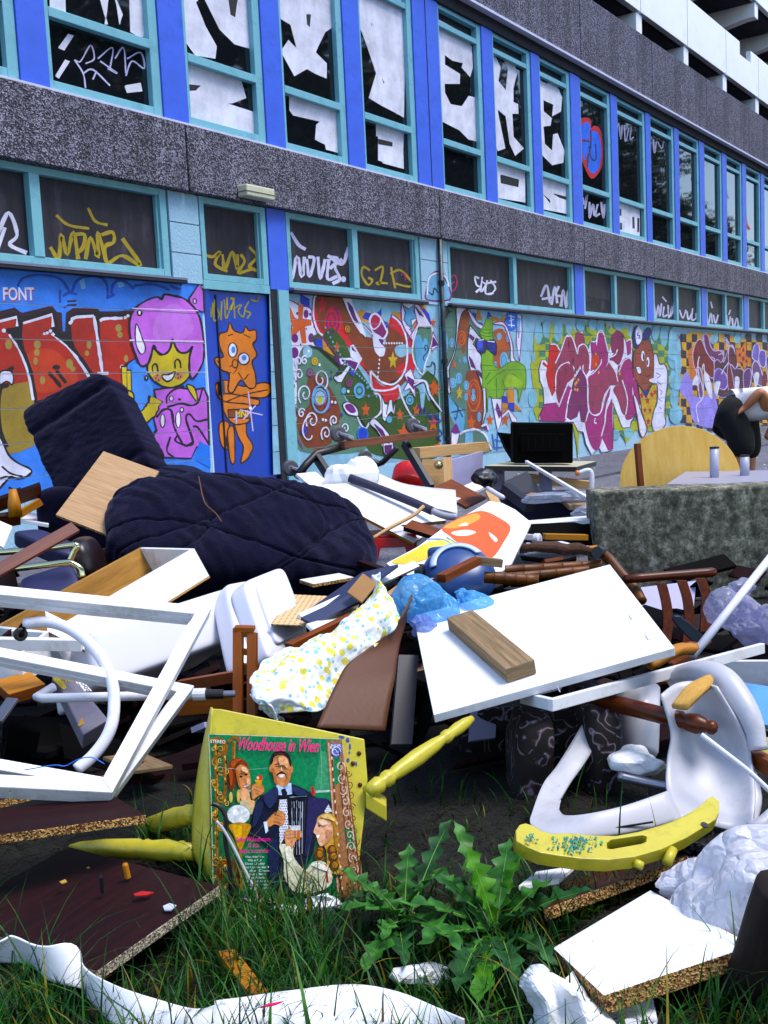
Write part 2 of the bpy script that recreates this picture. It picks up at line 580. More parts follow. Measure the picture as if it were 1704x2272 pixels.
# ------------------------------------------------------------------ painted shapes on flat faces
def winding(p, poly):
    """is p inside the outline (non-zero rule, so crossing outlines still fill)"""
    w = 0
    n = len(poly)
    for i in range(n):
        x0, y0 = poly[i]
        x1, y1 = poly[(i + 1) % n]
        if (y0 <= p.y) != (y1 <= p.y):
            t = (p.y - y0) / (y1 - y0)
            if p.x < x0 + t * (x1 - x0):
                w += 1 if y1 > y0 else -1
    return w != 0
class Paint:
    """flat spray-painted shapes, each laid a hair above the one before"""
    def __init__(s, face, step=.00004, lift=.001):
        s.face, s.step, s.off = face, step, lift         # face(uv, lift) -> point
        s.v, s.f, s.c, s.al = [], [], [], []
        s.R = N0
        s.wob = .45
        s.soft = 0.0                                   # overspray width at the edge of a stroke
    def poly(s, pts, col, px=False):
        q = [s.R(*p) if not px else p for p in pts]
        b = len(s.v)
        n_ = len(q)
        vv, _, ff = delaunay_2d_cdt([V(p) for p in q], [(i, (i + 1) % n_) for i in range(n_)], [], 0, 1e-4, False)[:3]
        ff = [f for f in ff if winding((vv[f[0]] + vv[f[1]] + vv[f[2]]) / 3, q)]
        s.v.extend(s.face((p.x, p.y), s.off) for p in vv)
        s.al.extend([1.0] * len(vv))
        for f in ff:
            s.f.append(tuple(b + i for i in f))
            s.c.append(lin(col))
        s.off += s.step
    def F(s, col, t, o=None, w=6, sm=True, n=4):
        p = pl(t) if isinstance(t, str) else t
        if sm:
            p = [(q.x, q.y) for q in catmull([V((a, b, 0)) for a, b in p], n, True)]
        s.poly(p, col)
        if o:
            s.ribbon(p + [p[0]], w, o)
        elif s.soft:
            s.ribbon(p + [p[0]], s.soft, col)
    def ribbon(s, p, w, col):
        p = [V((a, b, 0)) for a, b in p]
        edge = s.soft * .5
        prof = ((-w / 2, 1.0), (w / 2, 1.0)) if not s.soft else ((-w / 2 - edge, 0.0), (-w / 2 + edge * .4, 1.0), (w / 2 - edge * .4, 1.0), (w / 2 + edge, 0.0))
        k_ = len(prof)
        b = len(s.v)
        for i, q in enumerate(p):
            d = p[min(i + 1, len(p) - 1)] - p[max(i - 1, 0)]
            if d.length < 1e-6:
                d = V((1, 0, 0))
            d.normalize()
            nrm = V((-d.y, d.x, 0)) * (1 + s.wob * noise.noise(V((q.x * .04, q.y * .04, s.off * 5000))))
            for h, al in prof:
                e = q + nrm * h
                s.v.append(s.face(s.R(e.x, e.y), s.off))
                s.al.append(al)
        for i in range(len(p) - 1):
            for j in range(k_ - 1):
                k = b + k_ * i + j
                s.f.append((k, k + k_, k + k_ + 1, k + 1))
                s.c.append(lin(col))
        s.off += s.step
    def L(s, col, w, t, sm=True, n=5):
        for part in t.split('|'):
            p = pl(part)
            if sm and len(p) > 2:
                p = [(q.x, q.y) for q in catmull([V((a, b, 0)) for a, b in p], n)]
            s.ribbon(p, w, col)
    def C(s, col, x, y, rx, ry=None, o=None, w=4, n=20):
        ry = rx if ry is None else ry
        p = [(x + rx * math.cos(2 * PI * k / n), y + ry * math.sin(2 * PI * k / n)) for k in range(n)]
        s.poly(p, col)
        if o:
            s.ribbon(p + p[:2], w, o)
    def ring(s, col, x, y, rx, ry, w, n=24):
        p = [(x + rx * math.cos(2 * PI * k / n), y + ry * math.sin(2 * PI * k / n)) for k in range(n + 1)]
        s.ribbon(p, w, col)
    def spiral(s, col, w, x, y, r, turns=1.6, sx=.75, a0=0.0, hand=1, n=30):
        p = []
        for k in range(n + 1):
            t = k / n
            a = a0 + hand * t * turns * 2 * PI
            q = r * (1 - t * .85)
            p.append((x + sx * q * math.cos(a), y + q * math.sin(a)))
        s.ribbon(p, w, col)
    def star(s, col, x, y, r, sx=.7, a0=-PI / 2, o=None, w=4, k=5, inner=.45):
        p = []
        for i in range(2 * k):
            q = r if i % 2 == 0 else r * inner
            a = a0 + PI * i / k
            p.append((x + sx * q * math.cos(a), y + q * math.sin(a)))
        s.poly(p, col)
        if o:
            s.ribbon(p + p[:1], w, o)
    def text(s, txt, a, b, up, col, shear=0.0, bold=0.0):
        """lettering from point a to point b (region coordinates), up = height vector"""
        cu = bpy.data.curves.new('lettering', 'FONT')
        cu.body = txt
        cu.shear = shear
        cu.offset = bold
        cu.resolution_u = 3
        ob = bpy.data.objects.new('lettering', cu)
        COL.objects.link(ob)
        dg = bpy.context.evaluated_depsgraph_get()
        me = bpy.data.meshes.new_from_object(ob.evaluated_get(dg))
        xs = [v.co.x for v in me.vertices]
        x0, x1 = min(xs), max(xs)
        bse = len(s.v)
        for v in me.vertices:
            t = (v.co.x - x0) / (x1 - x0)
            h = v.co.y / .7
            s.v.append(s.face(s.R(a[0] + (b[0] - a[0]) * t + up[0] * h, a[1] + (b[1] - a[1]) * t + up[1] * h), s.off))
            s.al.append(1.0)
        for p in me.polygons:
            s.f.append(tuple(bse + i for i in p.vertices))
            s.c.append(lin(col))
        bpy.data.objects.remove(ob)
        bpy.data.meshes.remove(me)
        bpy.data.curves.remove(cu)
        s.off += s.step
    def build_split(s, name, slots):
        """painted marks pane by pane: slots of (parent, x0, x1, z0, z1); marks that do not touch become objects of their own"""
        for par, x0, x1, z0, z1 in slots:
            sel = []
            for f, c in zip(s.f, s.c):
                x = sum(s.v[i].x for i in f) / len(f)
                z = sum(s.v[i].z for i in f) / len(f)
                if x0 <= x < x1 and z0 <= z < z1:
                    xs, zs = [s.v[i].x for i in f], [s.v[i].z for i in f]
                    sel.append([f, c, min(xs) - .003, max(xs) + .003, min(zs) - .003, max(zs) + .003])
            root = list(range(len(sel)))
            def find(i):
                while root[i] != i:
                    i = root[i]
                return i
            for i in range(len(sel)):
                for j in range(i):
                    a, b = sel[i], sel[j]
                    if a[2] < b[3] and b[2] < a[3] and a[4] < b[5] and b[4] < a[5]:
                        root[find(i)] = find(j)
            grp = {}
            for i, e in enumerate(sel):
                grp.setdefault(find(i), []).append(e)
            for g in grp.values():
                q = Paint(s.face)
                for f, c, *_ in g:
                    b = len(q.v)
                    q.v.extend(s.v[i] for i in f)
                    q.al.extend(s.al[i] for i in f)
                    q.f.append(tuple(range(b, b + len(f))))
                    q.c.append(c)
                q.build(name, par)
    def build(s, name, parent, cuts=(), gap=.006, mat=None, label=None):
        bm = bmesh.new()
        ly = bm.faces.layers.int.new('pc')
        va = bm.verts.layers.float.new('al')
        vv = [bm.verts.new(p) for p in s.v]
        for v, al in zip(vv, s.al):
            v[va] = al
        for i, f in enumerate(s.f):
            try:
                fc = bm.faces.new([vv[k] for k in f])
                fc[ly] = i
            except ValueError:
                pass
        bmesh.ops.triangulate(bm, faces=bm.faces)
        for z in cuts:
            for zz in (z - gap / 2, z + gap / 2):
                bmesh.ops.bisect_plane(bm, geom=bm.verts[:] + bm.edges[:] + bm.faces[:], plane_co=(0, 0, zz), plane_no=(0, 0, 1), dist=1e-6)
            dead = [f for f in bm.faces if abs(f.calc_center_median().z - z) < gap / 2]
            bmesh.ops.delete(bm, geom=dead, context='FACES')
        org = V(s.v[0])
        for v in bm.verts:
            v.co -= org
        me = bpy.data.meshes.new(name)
        cols = [s.c[f[ly]] for f in bm.faces]
        als = [v[va] for v in bm.verts]
        bm.to_mesh(me)
        bm.free()
        at = me.color_attributes.new('paint', 'FLOAT_COLOR', 'CORNER')
        for i, p in enumerate(me.polygons):
            for li in p.loop_indices:
                at.data[li].color = (*cols[i], als[me.loops[li].vertex_index])
        me.materials.append(mat or paint_mat())
        o = bpy.data.objects.new(name, me)
        COL.objects.link(o)
        if parent is not None:
            o.parent = parent
            o.location = org - WL[parent.name]
        else:
            o.location = org
        WL[o.name] = org
        if label:
            o['label'] = label
        return o
def wall_face(y=YW):
    return lambda uv, lift: PW(uv, y - lift)
# ================================================================== THE SETTING
m_ground = speckle('dark_soil', '030302', '070504', '0E0A06', 140, .95, .5)
m_asph = speckle('asphalt', '3C3C44', '55555E', '7C7C86', 190, .9, .35)
m_asph2 = speckle('asphalt_worn', '46464E', '60606A', '888892', 150, .9, .35)
def flat(name, pts, z, mat, th=0.0):
    b = MB()
    if th:
        b.prism([V((x, y, z)) for x, y in pts], V((0, 0, -th)))
    else:
        b.v = [V((x, y, z)) for x, y in pts]
        b.face(tuple(range(len(pts))))
    return tag(b.build(name, mat), kind='structure')
flat('ground', [(-300, -300), (300, -300), (300, 300), (-300, 300)], 0.0, m_ground)
ka, kb = PZ((1318, 1057), .035), PZ((1704, 985), .035)
kd = (kb - ka) / (kb - ka).x
kl = lambda x: ka.y + kd.y * (x - ka.x)
flat('road', [(4.9, 2.2), (40, 2.2), (40, kl(40)), (4.9, kl(4.9))], .008, m_asph2)
flat('pavement', [(1.5, kl(1.5) + .01), (60, kl(60) + .01), (60, YW + .02), (1.5, YW + .02)], .036, m_asph, .05)

# ------------------------------------------------------------------ the graffiti building
m_blue = plain('royal_blue_paint', '4A66CC', .45, .1, 4, .1, 80, dirt='1E2C78', damt=.5)
m_teal = plain('turquoise_frame_paint', '82B2BE', .45, .1, 5, .1, 90, dirt='2F5A70', damt=.6, dscale=5)
m_block = plain('pale_blue_block_paint', '9DBBCE', .7, .1, 3, .5, 45, dirt='5B86A0', damt=.5)
m_mortar = plain('painted_mortar', 'C4D2DC', .8, .1, 6)
m_agg = speckle('exposed_aggregate', '2A2932', '545260', 'A09EAE', 88, .9, 1.0, .12, .6, True)
m_agg2 = speckle('exposed_aggregate_fascia', '2A2932', '504E5E', '9694A6', 85, .9, 1.0, .12, .6, True)
m_black = plain('black_weathered_trim', '17151C', .6, .3, 20)
m_flash = plain('pale_metal_flashing', 'C9C9DC', .4, .1, 8)
m_dark = plain('dark_recess_concrete', '2B282C', .9, .3, 20, .4)
m_white = plain('white_lamp_plastic', 'C8C8B4', .4, .1, 10, dirt='7A7A66')
def glass_mat():
    m, nt, b = nodes_of('dark_window_glass')
    vec = coords(nt)
    n = tex(nt, 'ShaderNodeTexNoise', vec, 1.1, Detail=3.0)
    b.inputs['Base Color'].default_value = (.006, .007, .010, 1)
    b.inputs['Roughness'].default_value = .03
    b.inputs['IOR'].default_value = 1.7
    bump(nt, b, n.outputs[0], .06, .05)
    return m
m_glass = glass_mat()
def board_mat():
    m, nt, b = nodes_of('dusty_boarded_pane')
    vec = coords(nt, 'Object', (7, 7, 1.6))
    n = tex(nt, 'ShaderNodeTexNoise', vec, 1.0, Detail=8.0, Roughness=.7)
    v2 = coords(nt)
    n2 = tex(nt, 'ShaderNodeTexNoise', v2, 90, Detail=2.0)
    c = ramp(nt, n.outputs[0], [(.3, '1E1C20'), (.55, '322F36'), (.8, '504C58')])
    c = mixc(nt, ramp(nt, n2.outputs[0], [(.7, '000000'), (.8, '666666')]), c, '8A8478')
    nt.links.new(c, b.inputs['Base Color'])
    b.inputs['Roughness'].default_value = .5
    b.inputs['Specular IOR Level'].default_value = .25
    return m
m_pane2 = board_mat()

BL = thing('graffiti_building', 'long two storey building with blue window bays and graffiti covered block wall', 'building', (12, YW + .3, 0))
def bx(name, lo, hi, mat, parent=BL, bevel=.002):
    return MB().box(lo, hi).build(name, mat, parent, bevel=bevel)
wall = MB().box((.5, YW + .004, 0), (6.568, YW + .30, 2.06)).box((7.677, YW + .004, 0), (34, YW + .30, 2.06)).box((6.568, YW + .09, 0), (7.677, YW + .30, 2.06)).build('wall', m_mortar, BL, bevel=.002)
# painted concrete blocks, quarter metre courses
JZ = [.07 + .25 * k for k in range(8)]
DX0, DX1 = 6.55, 7.68
bmesh_block = None
nb, rest = 0, MB()
for k, z in enumerate([-.18] + JZ):
    z0, z1 = max(z + .004, 0.0), min(z + .246, 2.058)
    x = .6 + (.25 if k % 2 else 0)
    while x < 33.4:
        a, b_ = x + .004, x + .496
        x += .5
        for (p, q) in ((a, b_),):
            if p < DX1 and q > DX0:
                if p < DX0 - .04:
                    q = DX0
                elif q > DX1 + .04:
                    p = DX1
                else:
                    continue
            pz1 = z1
            if 4.4 < p < 20.9 and z1 > .2 and nb < 290:
                full = abs(q - p - .492) < 1e-6 and abs(z1 - z0 - .242) < 1e-6
                if full and bmesh_block is not None:
                    copy_part(bmesh_block, wall, ((p + q) / 2, YW + .01, z0))
                else:
                    o = bx('block', (p, YW, z0), (q, YW + .02, z1), m_block, wall, .003)
                    if full:
                        # origin at the centre of the foot so that copies can share the mesh
                        bmesh_block = o
                nb += 1
            else:
                rest.box((p, YW, z0), (q, YW + .02, z1))
tag(rest.build('blockwork', m_block, wall), kind='stuff')
bx('wall_backing', (0.5, YW + .12, 2.06), (34, YW + .30, 6.7), m_dark)
# block piers between the lower windows, with their own courses
for (x0, x1) in ((6.22, 6.56), (10.02, 10.60)):
    pr = bx('pier', (x0 + .006, YW + .006, 2.06), (x1 - .006, YW + .12, 2.83), m_mortar)
    for z in (2.07, 2.32, 2.57):
        bx('block', (x0, YW - .012, z + .004), (x1, YW + .03, min(z + .246, 2.826)), m_block, pr, .003)
for (x0, x1) in ((7.44, 7.70), (14.08, 14.37), (16.88, 17.16), (19.62, 19.92), (22.30, 22.60), (25.0, 25.3), (27.7, 28.0)):
    bx('column', (x0, YW - .015, 2.085), (x1, YW + .12, 2.828), m_blue)
# exposed aggregate bands: panel by panel
PJ = [-1.6, 2.4, 6.40, 10.36, 14.28, 17.05, 19.78, 22.45, 25.15, 27.85, 30.5, 33.5]
for a, b_ in zip(PJ[:-1], PJ[1:]):
    if b_ > .6:
        bx('concrete_panel', (max(a, .5) + .009, YW - .085, 2.83), (b_ - .009, YW + .12, 3.372), m_agg, BL, .006)
        bx('fascia_panel', (max(a, .5) + .009, YW - .11, 5.665), (b_ - .009, YW + .12, 6.62), m_agg2, BL, .006)
bx('roof_slab', (.5, YW - .06, 6.62), (34, YW + 2, 6.66), m_dark)
bx('flashing', (.5, YW - .14, 5.632), (34, YW + .1, 5.664), m_flash)
bx('soffit_strip', (.5, YW - .05, 5.49), (34, YW + .12, 5.63), m_dark)
bx('upper_sill', (.5, YW - .07, 3.374), (34, YW + .1, 3.392), m_flash)
# upper window bays
MUL = [(1.0, 1.26), (2.33, 2.59), (3.62, 3.88), (4.85, 5.10), (6.22, 6.50), (7.49, 7.75), (8.74, 9.02), (10.03, 10.56), (11.56, 11.83), (12.86, 13.10), (14.06, 14.38), (15.48, 15.73), (16.90, 17.12),
       (18.24, 18.47), (19.55, 19.83), (20.89, 21.17), (22.19, 22.47), (23.53, 23.81), (24.87, 25.13), (26.2, 26.46), (27.53, 27.8), (28.87, 29.13)]
WINDOWS = []
YG = YW + .035
for i, (a, b_) in enumerate(MUL):
    if i == 7:
        bx('mullion', (a, YW - .035, 3.394), ((a + b_) / 2 - .006, YW + .12, 5.488), m_blue)
        bx('mullion', ((a + b_) / 2 + .006, YW - .035, 3.394), (b_, YW + .12, 5.488), m_blue)
    else:
        bx('mullion', (a, YW - .035, 3.394), (b_, YW + .12, 5.488), m_blue)
    if i + 1 < len(MUL):
        x0, x1 = b_ + .003, MUL[i + 1][0] - .003
        t = .075
        fr = MB()
        y0, y1 = YW - .02, YW + .075
        fr.box((x0, y0, 3.396), (x0 + t * .55, y1, 5.486)).box((x1 - t * 1.25, y0, 3.396), (x1, y1, 5.486))
        fr.box((x0 + t * .55, y0 + .002, 3.396), (x1 - t * 1.25, y1, 3.396 + t)).box((x0 + t * .55, y0 + .002, 5.486 - .05), (x1 - t * 1.25, y1, 5.486))
        fr.box((x0 + t * .55, y0 - .004, 3.925), (x1 - t * 1.25, y1, 3.995)).box((x0 + t * .55, y0 + .004, 5.245), (x1 - t * 1.25, y1, 5.305))
        w = fr.build('window', m_teal, BL, bevel=.004)
        xa, xb = x0 + t * .5, x1 - t * 1.2
        bx('pane', (xa, YG, 3.46), (xb, YG + .006, 3.93), m_glass, w, 0)
        bx('pane', (xa, YG, 3.99), (xb, YG + .006, 5.25), m_glass, w, 0)
        bx('vent_pane', (xa, YG + .02, 5.30), (xb, YG + .026, 5.44), m_black, w, 0)
        WINDOWS.append((w, x0, x1))
# lower clerestory windows
LOW = [(.9, 3.3, [2.1]), (3.45, 6.20, [4.91]), (6.58, 7.43, []), (7.72, 10.0, [8.80]), (10.62, 14.06, [12.27]), (14.39, 16.86, [15.575]), (17.18, 19.60, [18.34]), (19.94, 22.28, [21.1]), (22.62, 24.98, [23.8]), (25.3, 27.7, [26.5])]
LOWS = []
LOWW = []
YL = YW + .055
for (x0, x1, mids) in LOW:
    fr = MB()
    y0, y1 = YW - .005, YW + .10
    t = .055
    fr.box((x0, y0, 2.118), (x0 + t, y1, 2.826)).box((x1 - t * 1.3, y0, 2.118), (x1, y1, 2.826))
    fr.box((x0 + t, y0 + .002, 2.118), (x1 - t * 1.3, y1, 2.118 + t)).box((x0 + t, y0 + .002, 2.826 - t), (x1 - t * 1.3, y1, 2.826))
    # inner rebate, a second thin frame
    fr.box((x0 + t, y0 + .025, 2.118 + t), (x0 + t + .022, y1, 2.826 - t)).box((x1 - t * 1.3 - .022, y0 + .025, 2.118 + t), (x1 - t * 1.3, y1, 2.826 - t))
    for mx in mids:
        fr.box((mx - .045, y0 - .004, 2.118 + t), (mx + .045, y1, 2.826 - t))
    w = fr.build('clerestory_window', m_teal, BL, bevel=.003)
    e = [x0 + t * .9] + [q for mx in mids for q in (mx - .04, mx + .04)] + [x1 - t * 1.2]
    for k in range(0, len(e), 2):
        bx('pane', (e[k], YL, 2.16), (e[k + 1], YL + .006, 2.79), m_pane2, w, 0)
        LOWS.append((w, e[k] - .05, e[k + 1] + .05, 0, 9))
    LOWW.append(w)
# ledge under them, the door, the lamp and the drainpipe
for (x0, x1) in ((.5, 6.32), (7.70, 10.06), (10.56, 28.0)):
    lg = bx('ledge', (x0, YW - .075, 2.062), (x1, YW + .05, 2.084), m_black)
    bx('ledge_lip', (x0, YW - .078, 2.086), (x1, YW + .02, 2.106), plain('grey_ledge', '6E7488', .5), lg)
m_door = plain('dark_blue_door_paint', '203E9E', .4, .15, 3, dirt='14225A', damt=.6)
door = bx('door', (6.66, YW + .03, .04), (7.42, YW + .07, 2.03), m_door)
bx('door_post', (7.44, YW - .01, 0.0), (7.52, YW + .1, 2.083), m_black)
bx('door_post', (7.525, YW - .03, 0.0), (7.675, YW + .1, 2.083), m_teal)
bx('door_post', (6.57, YW + .01, 0.0), (6.65, YW + .1, 2.083), m_door)
bx('door_head', (6.57, YW - .008, 2.04), (7.435, YW + .1, 2.116), m_teal)
bx('door_handle', (6.70, YW - .02, 1.12), (6.74, YW + .03, 1.24), plain('door_steel', '4A4E5E', .35, metal=.8), door)
bx('door_edge', (6.735, YW + .018, .06), (6.75, YW + .03, 2.0), m_black, door)
lamp = bx('wall_lamp', (6.985, YW - .20, 2.852), (7.36, YW - .087, 2.955), m_white, BL, .012)
bx('lamp_rim', (6.975, YW - .205, 2.892), (7.37, YW - .087, 2.900), plain('lamp_seam', '77776A', .5), lamp)
pp = MB().tube([(10.385, YW - .05, .04), (10.385, YW - .05, 2.82)], .028, 10)
pipe = pp.build('drainpipe', plain('black_pipe', '141A22', .45, .3, 12, dirt='3A6A80', damt=.7, dscale=9), BL, smooth=True)
for z in (.5, 1.4, 2.3):
    MB().tube([(10.385, YW - .05, z), (10.385, YW - .05, z + .05)], .037, 10).build('pipe_collar', m_black, pipe)
bx('pipe_seam', (10.295 - .004, YW - .04, 3.40), (10.295 + .004, YW - .034, 5.48), m_black)

# ------------------------------------------------------------------ tower block behind, with balconies
m_tw = plain('white_balcony_concrete', 'ECECF0', .7, .08, 1.2, .2, 30, dirt='C0C4CE', damt=.5, dscale=1.2)
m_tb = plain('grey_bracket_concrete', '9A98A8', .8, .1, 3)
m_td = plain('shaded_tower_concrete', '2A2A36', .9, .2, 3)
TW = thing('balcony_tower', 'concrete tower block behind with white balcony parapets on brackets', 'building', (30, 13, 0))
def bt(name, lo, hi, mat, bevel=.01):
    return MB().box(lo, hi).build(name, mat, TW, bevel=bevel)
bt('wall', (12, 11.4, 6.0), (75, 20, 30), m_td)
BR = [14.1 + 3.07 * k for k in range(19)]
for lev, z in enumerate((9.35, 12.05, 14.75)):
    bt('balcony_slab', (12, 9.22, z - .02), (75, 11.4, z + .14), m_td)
    for a, b_ in zip(BR[:-1], BR[1:]):
        top = z + 1.16
        if lev == 0 and 28 < a < 31:
            # the panel with a notch cut in its top edge
            MB().prism([V((x, 9.0, zz)) for x, zz in ((a + .02, z), (b_ - .02, z), (b_ - .02, top), (a + 2.3, top), (a + 2.3, top - .34), (a + 1.25, top - .34), (a + 1.25, top), (a + .02, top))], V((0, .14, 0))).build('parapet_panel', m_tw, TW, bevel=.008)
        else:
            bt('parapet_panel', (a + .02, 9.0, z), (b_ - .02, 9.14, top), m_tw)
    for x in BR:
        MB().prism([V((x - .17, 9.05, z - .025)), V((x - .17, 9.05, z - .43)), V((x - .17, 9.35, z - .43)), V((x - .17, 11.38, z - .75)), V((x - .17, 11.38, z - .025))], V((.34, 0, 0))).build('bracket', m_tw, TW, bevel=.01)

# broken glass glinting on the pavement
rg = random.Random(12)
v_, f_ = [], []
for _ in range(700):
    x = 6.5 + 18 * rg.random() ** 1.3
    y = rg.uniform(3.2, YW - .05)
    a = rg.uniform(0, 6.28)
    r = rg.uniform(.006, .022)
    z = .012 if y < kl(x) else .041
    b0 = len(v_)
    for k in range(3):
        v_.append(V((x + r * math.cos(a + k * 2.1) * rg.uniform(.6, 1.3), y + r * math.sin(a + k * 2.1), z + rg.uniform(0, .012))))
    f_.append((b0, b0 + 1, b0 + 2))
tag(mk('glass_litter', v_, f_, plain('pale_litter', 'D8DCE8', .2)), 'pale crumbs of broken glass and paper scattered on the pavement', 'litter', kind='stuff')
# ================================================================== PAINTING ON THE BUILDING
WH, BK = 'E6E6FA', '0E0810'
# ---- 1: rust letters and the pink haired figure, left of the door
p = Paint(wall_face())
p.soft = 5
p.R = B3
p.F('4F86E6', "-100,88 1028,165 1040,180 1105,180 1150,190 1215,1420 -100,1420", sm=False)
p.L('86B7E4', 30, "470,150 480,210|690,170 700,200", sm=False)
p.L('2A4BB0', 13, "100,195 130,150 200,130 290,135 350,155 385,200 405,238|360,252 400,232 442,242|412,232 440,165 500,138 580,145 615,190 620,262|612,266 660,240|640,240 650,185 700,142|660,160 720,168 770,208|770,192 860,182 930,196 975,216|980,192 1010,206 1040,210|1040,192 1040,120 1060,66 1085,60 1105,105 1107,180|345,215 345,290")
p.L('2A1030', 8, "385,282 440,278|365,320 395,302 440,302", sm=False)
p.R = C2
p.text('. FONT', (-25, 545), (395, 545), (-6, -140), 'B03A4A', 0, .02)
p.text('. FONT', (-33, 530), (387, 530), (-6, -140), 'F0EEFF', 0, .02)
p.R = B3
p.F('30081A', "-60,355 85,320 110,342 130,350 300,310 325,345 352,348 358,455 378,455 384,348 420,324 562,325 575,342 690,342 760,326 790,420 760,560 790,600 735,640 712,700 735,1000 -60,1060", sm=False)
p.F(BK, "-60,385 90,345 112,372 135,372 305,335 318,370 340,470 400,460 395,380 430,345 560,345 580,360 700,360 760,350 770,560 780,605 722,640 702,720 720,980 -60,1050", sm=False)
RU = 'A8391A'
p.F(RU, "-60,400 90,372 84,425 20,440 55,478 118,590 160,715 190,850 -60,850", sm=False)
p.F(RU, "137,400 298,358 303,428 252,455 300,472 395,550 465,648 510,722 440,790 215,850 190,700 150,590 130,480", sm=False)
p.F(RU, "410,385 545,370 570,560 588,690 610,705 540,730 500,640 440,560 418,500", sm=False)
p.F(RU, "575,392 640,382 735,372 745,480 755,560 775,605 712,640 700,790 605,740 582,520", sm=False)
p.F('B84A1E', "150,600 300,560 440,700 400,760 220,800", sm=True)
p.F('9A8448', "-60,790 40,770 160,745 192,850 195,1110 100,1150 -60,1170", sm=False)
p.F('9A8448', "720,740 790,1000 780,1100 735,1000", sm=False)
for x, y, rx, ry in ((215, 530, 20, 24), (212, 575, 16, 20), (205, 625, 13, 22), (400, 640, 20, 28), (420, 670, 15, 15), (682, 435, 18, 22), (690, 475, 16, 18), (512, 530, 14, 26), (245, 735, 16, 24), (50, 530, 20, 28), (725, 610, 12, 20), (500, 580, 12, 16)):
    p.C('A08C58', x, y, rx, ry)
p.L(WH, 15, "-60,412 95,372 98,425|133,408 298,358 305,428|410,405 415,382 440,372 540,366", sm=False)
p.L(WH, 15, "55,470 110,556 160,680 192,850|298,466 390,540 460,632 518,726|540,366 552,440 570,560 588,690|575,395 600,382 705,378|560,695 624,695")
p.L(BK, 20, "65,460 128,560 178,690 208,850|318,470 408,540 480,630 535,715")
for x, y, r in ((22, 450, 12), (255, 468, 8), (272, 463, 9), (290, 452, 10), (720, 375, 9), (736, 365, 9), (404, 405, 10), (702, 658, 12)):
    p.C(WH, x, y, r)
p.L(BK, 18, "0,690 40,680 80,660|280,690 330,745 350,775|325,680 380,750|50,760 0,800 0,1000 40,1120", sm=True)
p.C(BK, 325, 660, 22, 14)
p.F('E4E2F6', "-60,1040 0,1060 50,1165 110,1215 165,1240 182,1262 150,1290 100,1300 60,1290 40,1310 -60,1380", o=BK, w=10)
p.L(BK, 9, "10,1230 60,1270 130,1290|0,1300 40,1290 80,1300|50,1350 80,1365 120,1355", sm=True)
p.F('E4E2F6', "0,690 60,680 78,720 70,760 40,740 0,760", o=BK, w=8)
# figure
PK, YE = 'C273D6', 'CDB92F'
p.F('5E96EA', "765,650 830,640 880,800 850,930 790,900 760,800", sm=False)
p.F(PK, "885,790 1000,775 1120,790 1172,780 1195,830 1203,1110 1130,1120 1100,1185 830,1175 850,1090 900,1020 885,960 905,880", o=BK, w=9, sm=False)
p.L(BK, 10, "960,890 1040,870 1100,880 1140,860 1165,780|985,910 1000,1000 1050,1100 1080,1110 1110,1090 1070,960 1090,930 1130,970 1195,960|900,950 940,905 985,910 1000,980|980,1060 960,1140 1000,1180|1080,1110 1110,1090|905,1020 860,1090 830,1170|1020,1050 1010,1085 1080,1115|1110,1000 1140,1010 1200,1100|960,870 960,830 1000,790 1060,770|1040,850 1025,840")
p.F('3A7AE0', "1150,1090 1203,1118 1210,1240 1125,1190", sm=False)
p.C('EFE9FF', 935, 968, 14, 38, o=BK, w=4)
p.C('EFE9FF', 1025, 962, 15, 46, o=BK, w=4)
p.C('EFE9FF', 1046, 905, 10, 13, o=BK, w=4)
p.C('EFE9FF', 985, 840, 11, 14, o=BK, w=4)
p.L(BK, 78, "896,838 862,915 805,955 750,925 722,865")
p.L(YE, 60, "900,842 862,915 805,953 750,925 726,872")
p.L(BK, 34, "714,650 718,790|741,672 744,800", sm=False)
p.L(YE, 21, "714,660 718,800|741,682 744,810", sm=False)
p.F(YE, "672,800 690,782 730,790 765,810 768,850 740,885 700,870 672,840", o=BK, w=8)
p.L(BK, 6, "690,800 715,830 712,860|720,800 735,840 765,850", sm=True)
p.F(YE, "1075,760 1120,780 1135,860 1090,800", o=BK, w=6)
p.F(YE, "850,640 880,555 930,590 990,515 1030,575 1105,555 1108,650 1085,720 1032,765 960,777 890,742 852,692", o=BK, w=9)
p.F(PK, "1085,268 1145,182 1172,225 1175,345 1105,318", o=BK, w=9, sm=False)
p.C('EFE9FF', 1120, 280, 9, 14, o=BK, w=5)
p.F(PK, "745,400 770,330 830,283 900,256 930,270 945,242 1000,250 1050,262 1090,290 1132,340 1160,420 1174,560 1164,640 1115,722 1092,702 1090,600 1108,540 1080,572 1040,577 1010,545 994,500 975,560 940,587 902,567 884,535 870,590 850,642 810,652 780,592 752,500", o=BK, w=10)
p.F('C985DE', "930,330 1010,300 1080,350 1110,440 1020,520 990,480 930,520 880,450", sm=True)
p.L('E6D0F4', 5, "760,322 1140,335|745,505 1172,512|840,690 1190,690", sm=False)
p.F('F2EEFF', "788,412 820,500 836,545 828,578 805,580 782,525 778,450", o=BK, w=5)
p.C('F2EEFF', 803, 347, 12, 16, o=BK, w=7)
p.C('F2EEFF', 842, 722, 8, 12, o=BK, w=6)
p.L(BK, 8, "878,686 878,655 892,641 904,655 908,686|1008,668 1006,630 1022,615 1036,632 1040,665")
p.F('F4F0FF', "932,706 970,702 1007,688 990,728 962,742 940,728", o=BK, w=7)
for x, y in ((897, 722), (912, 735), (905, 705), (1022, 702), (1038, 715), (1025, 720)):
    p.C(BK, x, y, 5)
p.C('C98A6A', 905, 722, 26, 20)
p.C('C98A6A', 1030, 712, 26, 20)
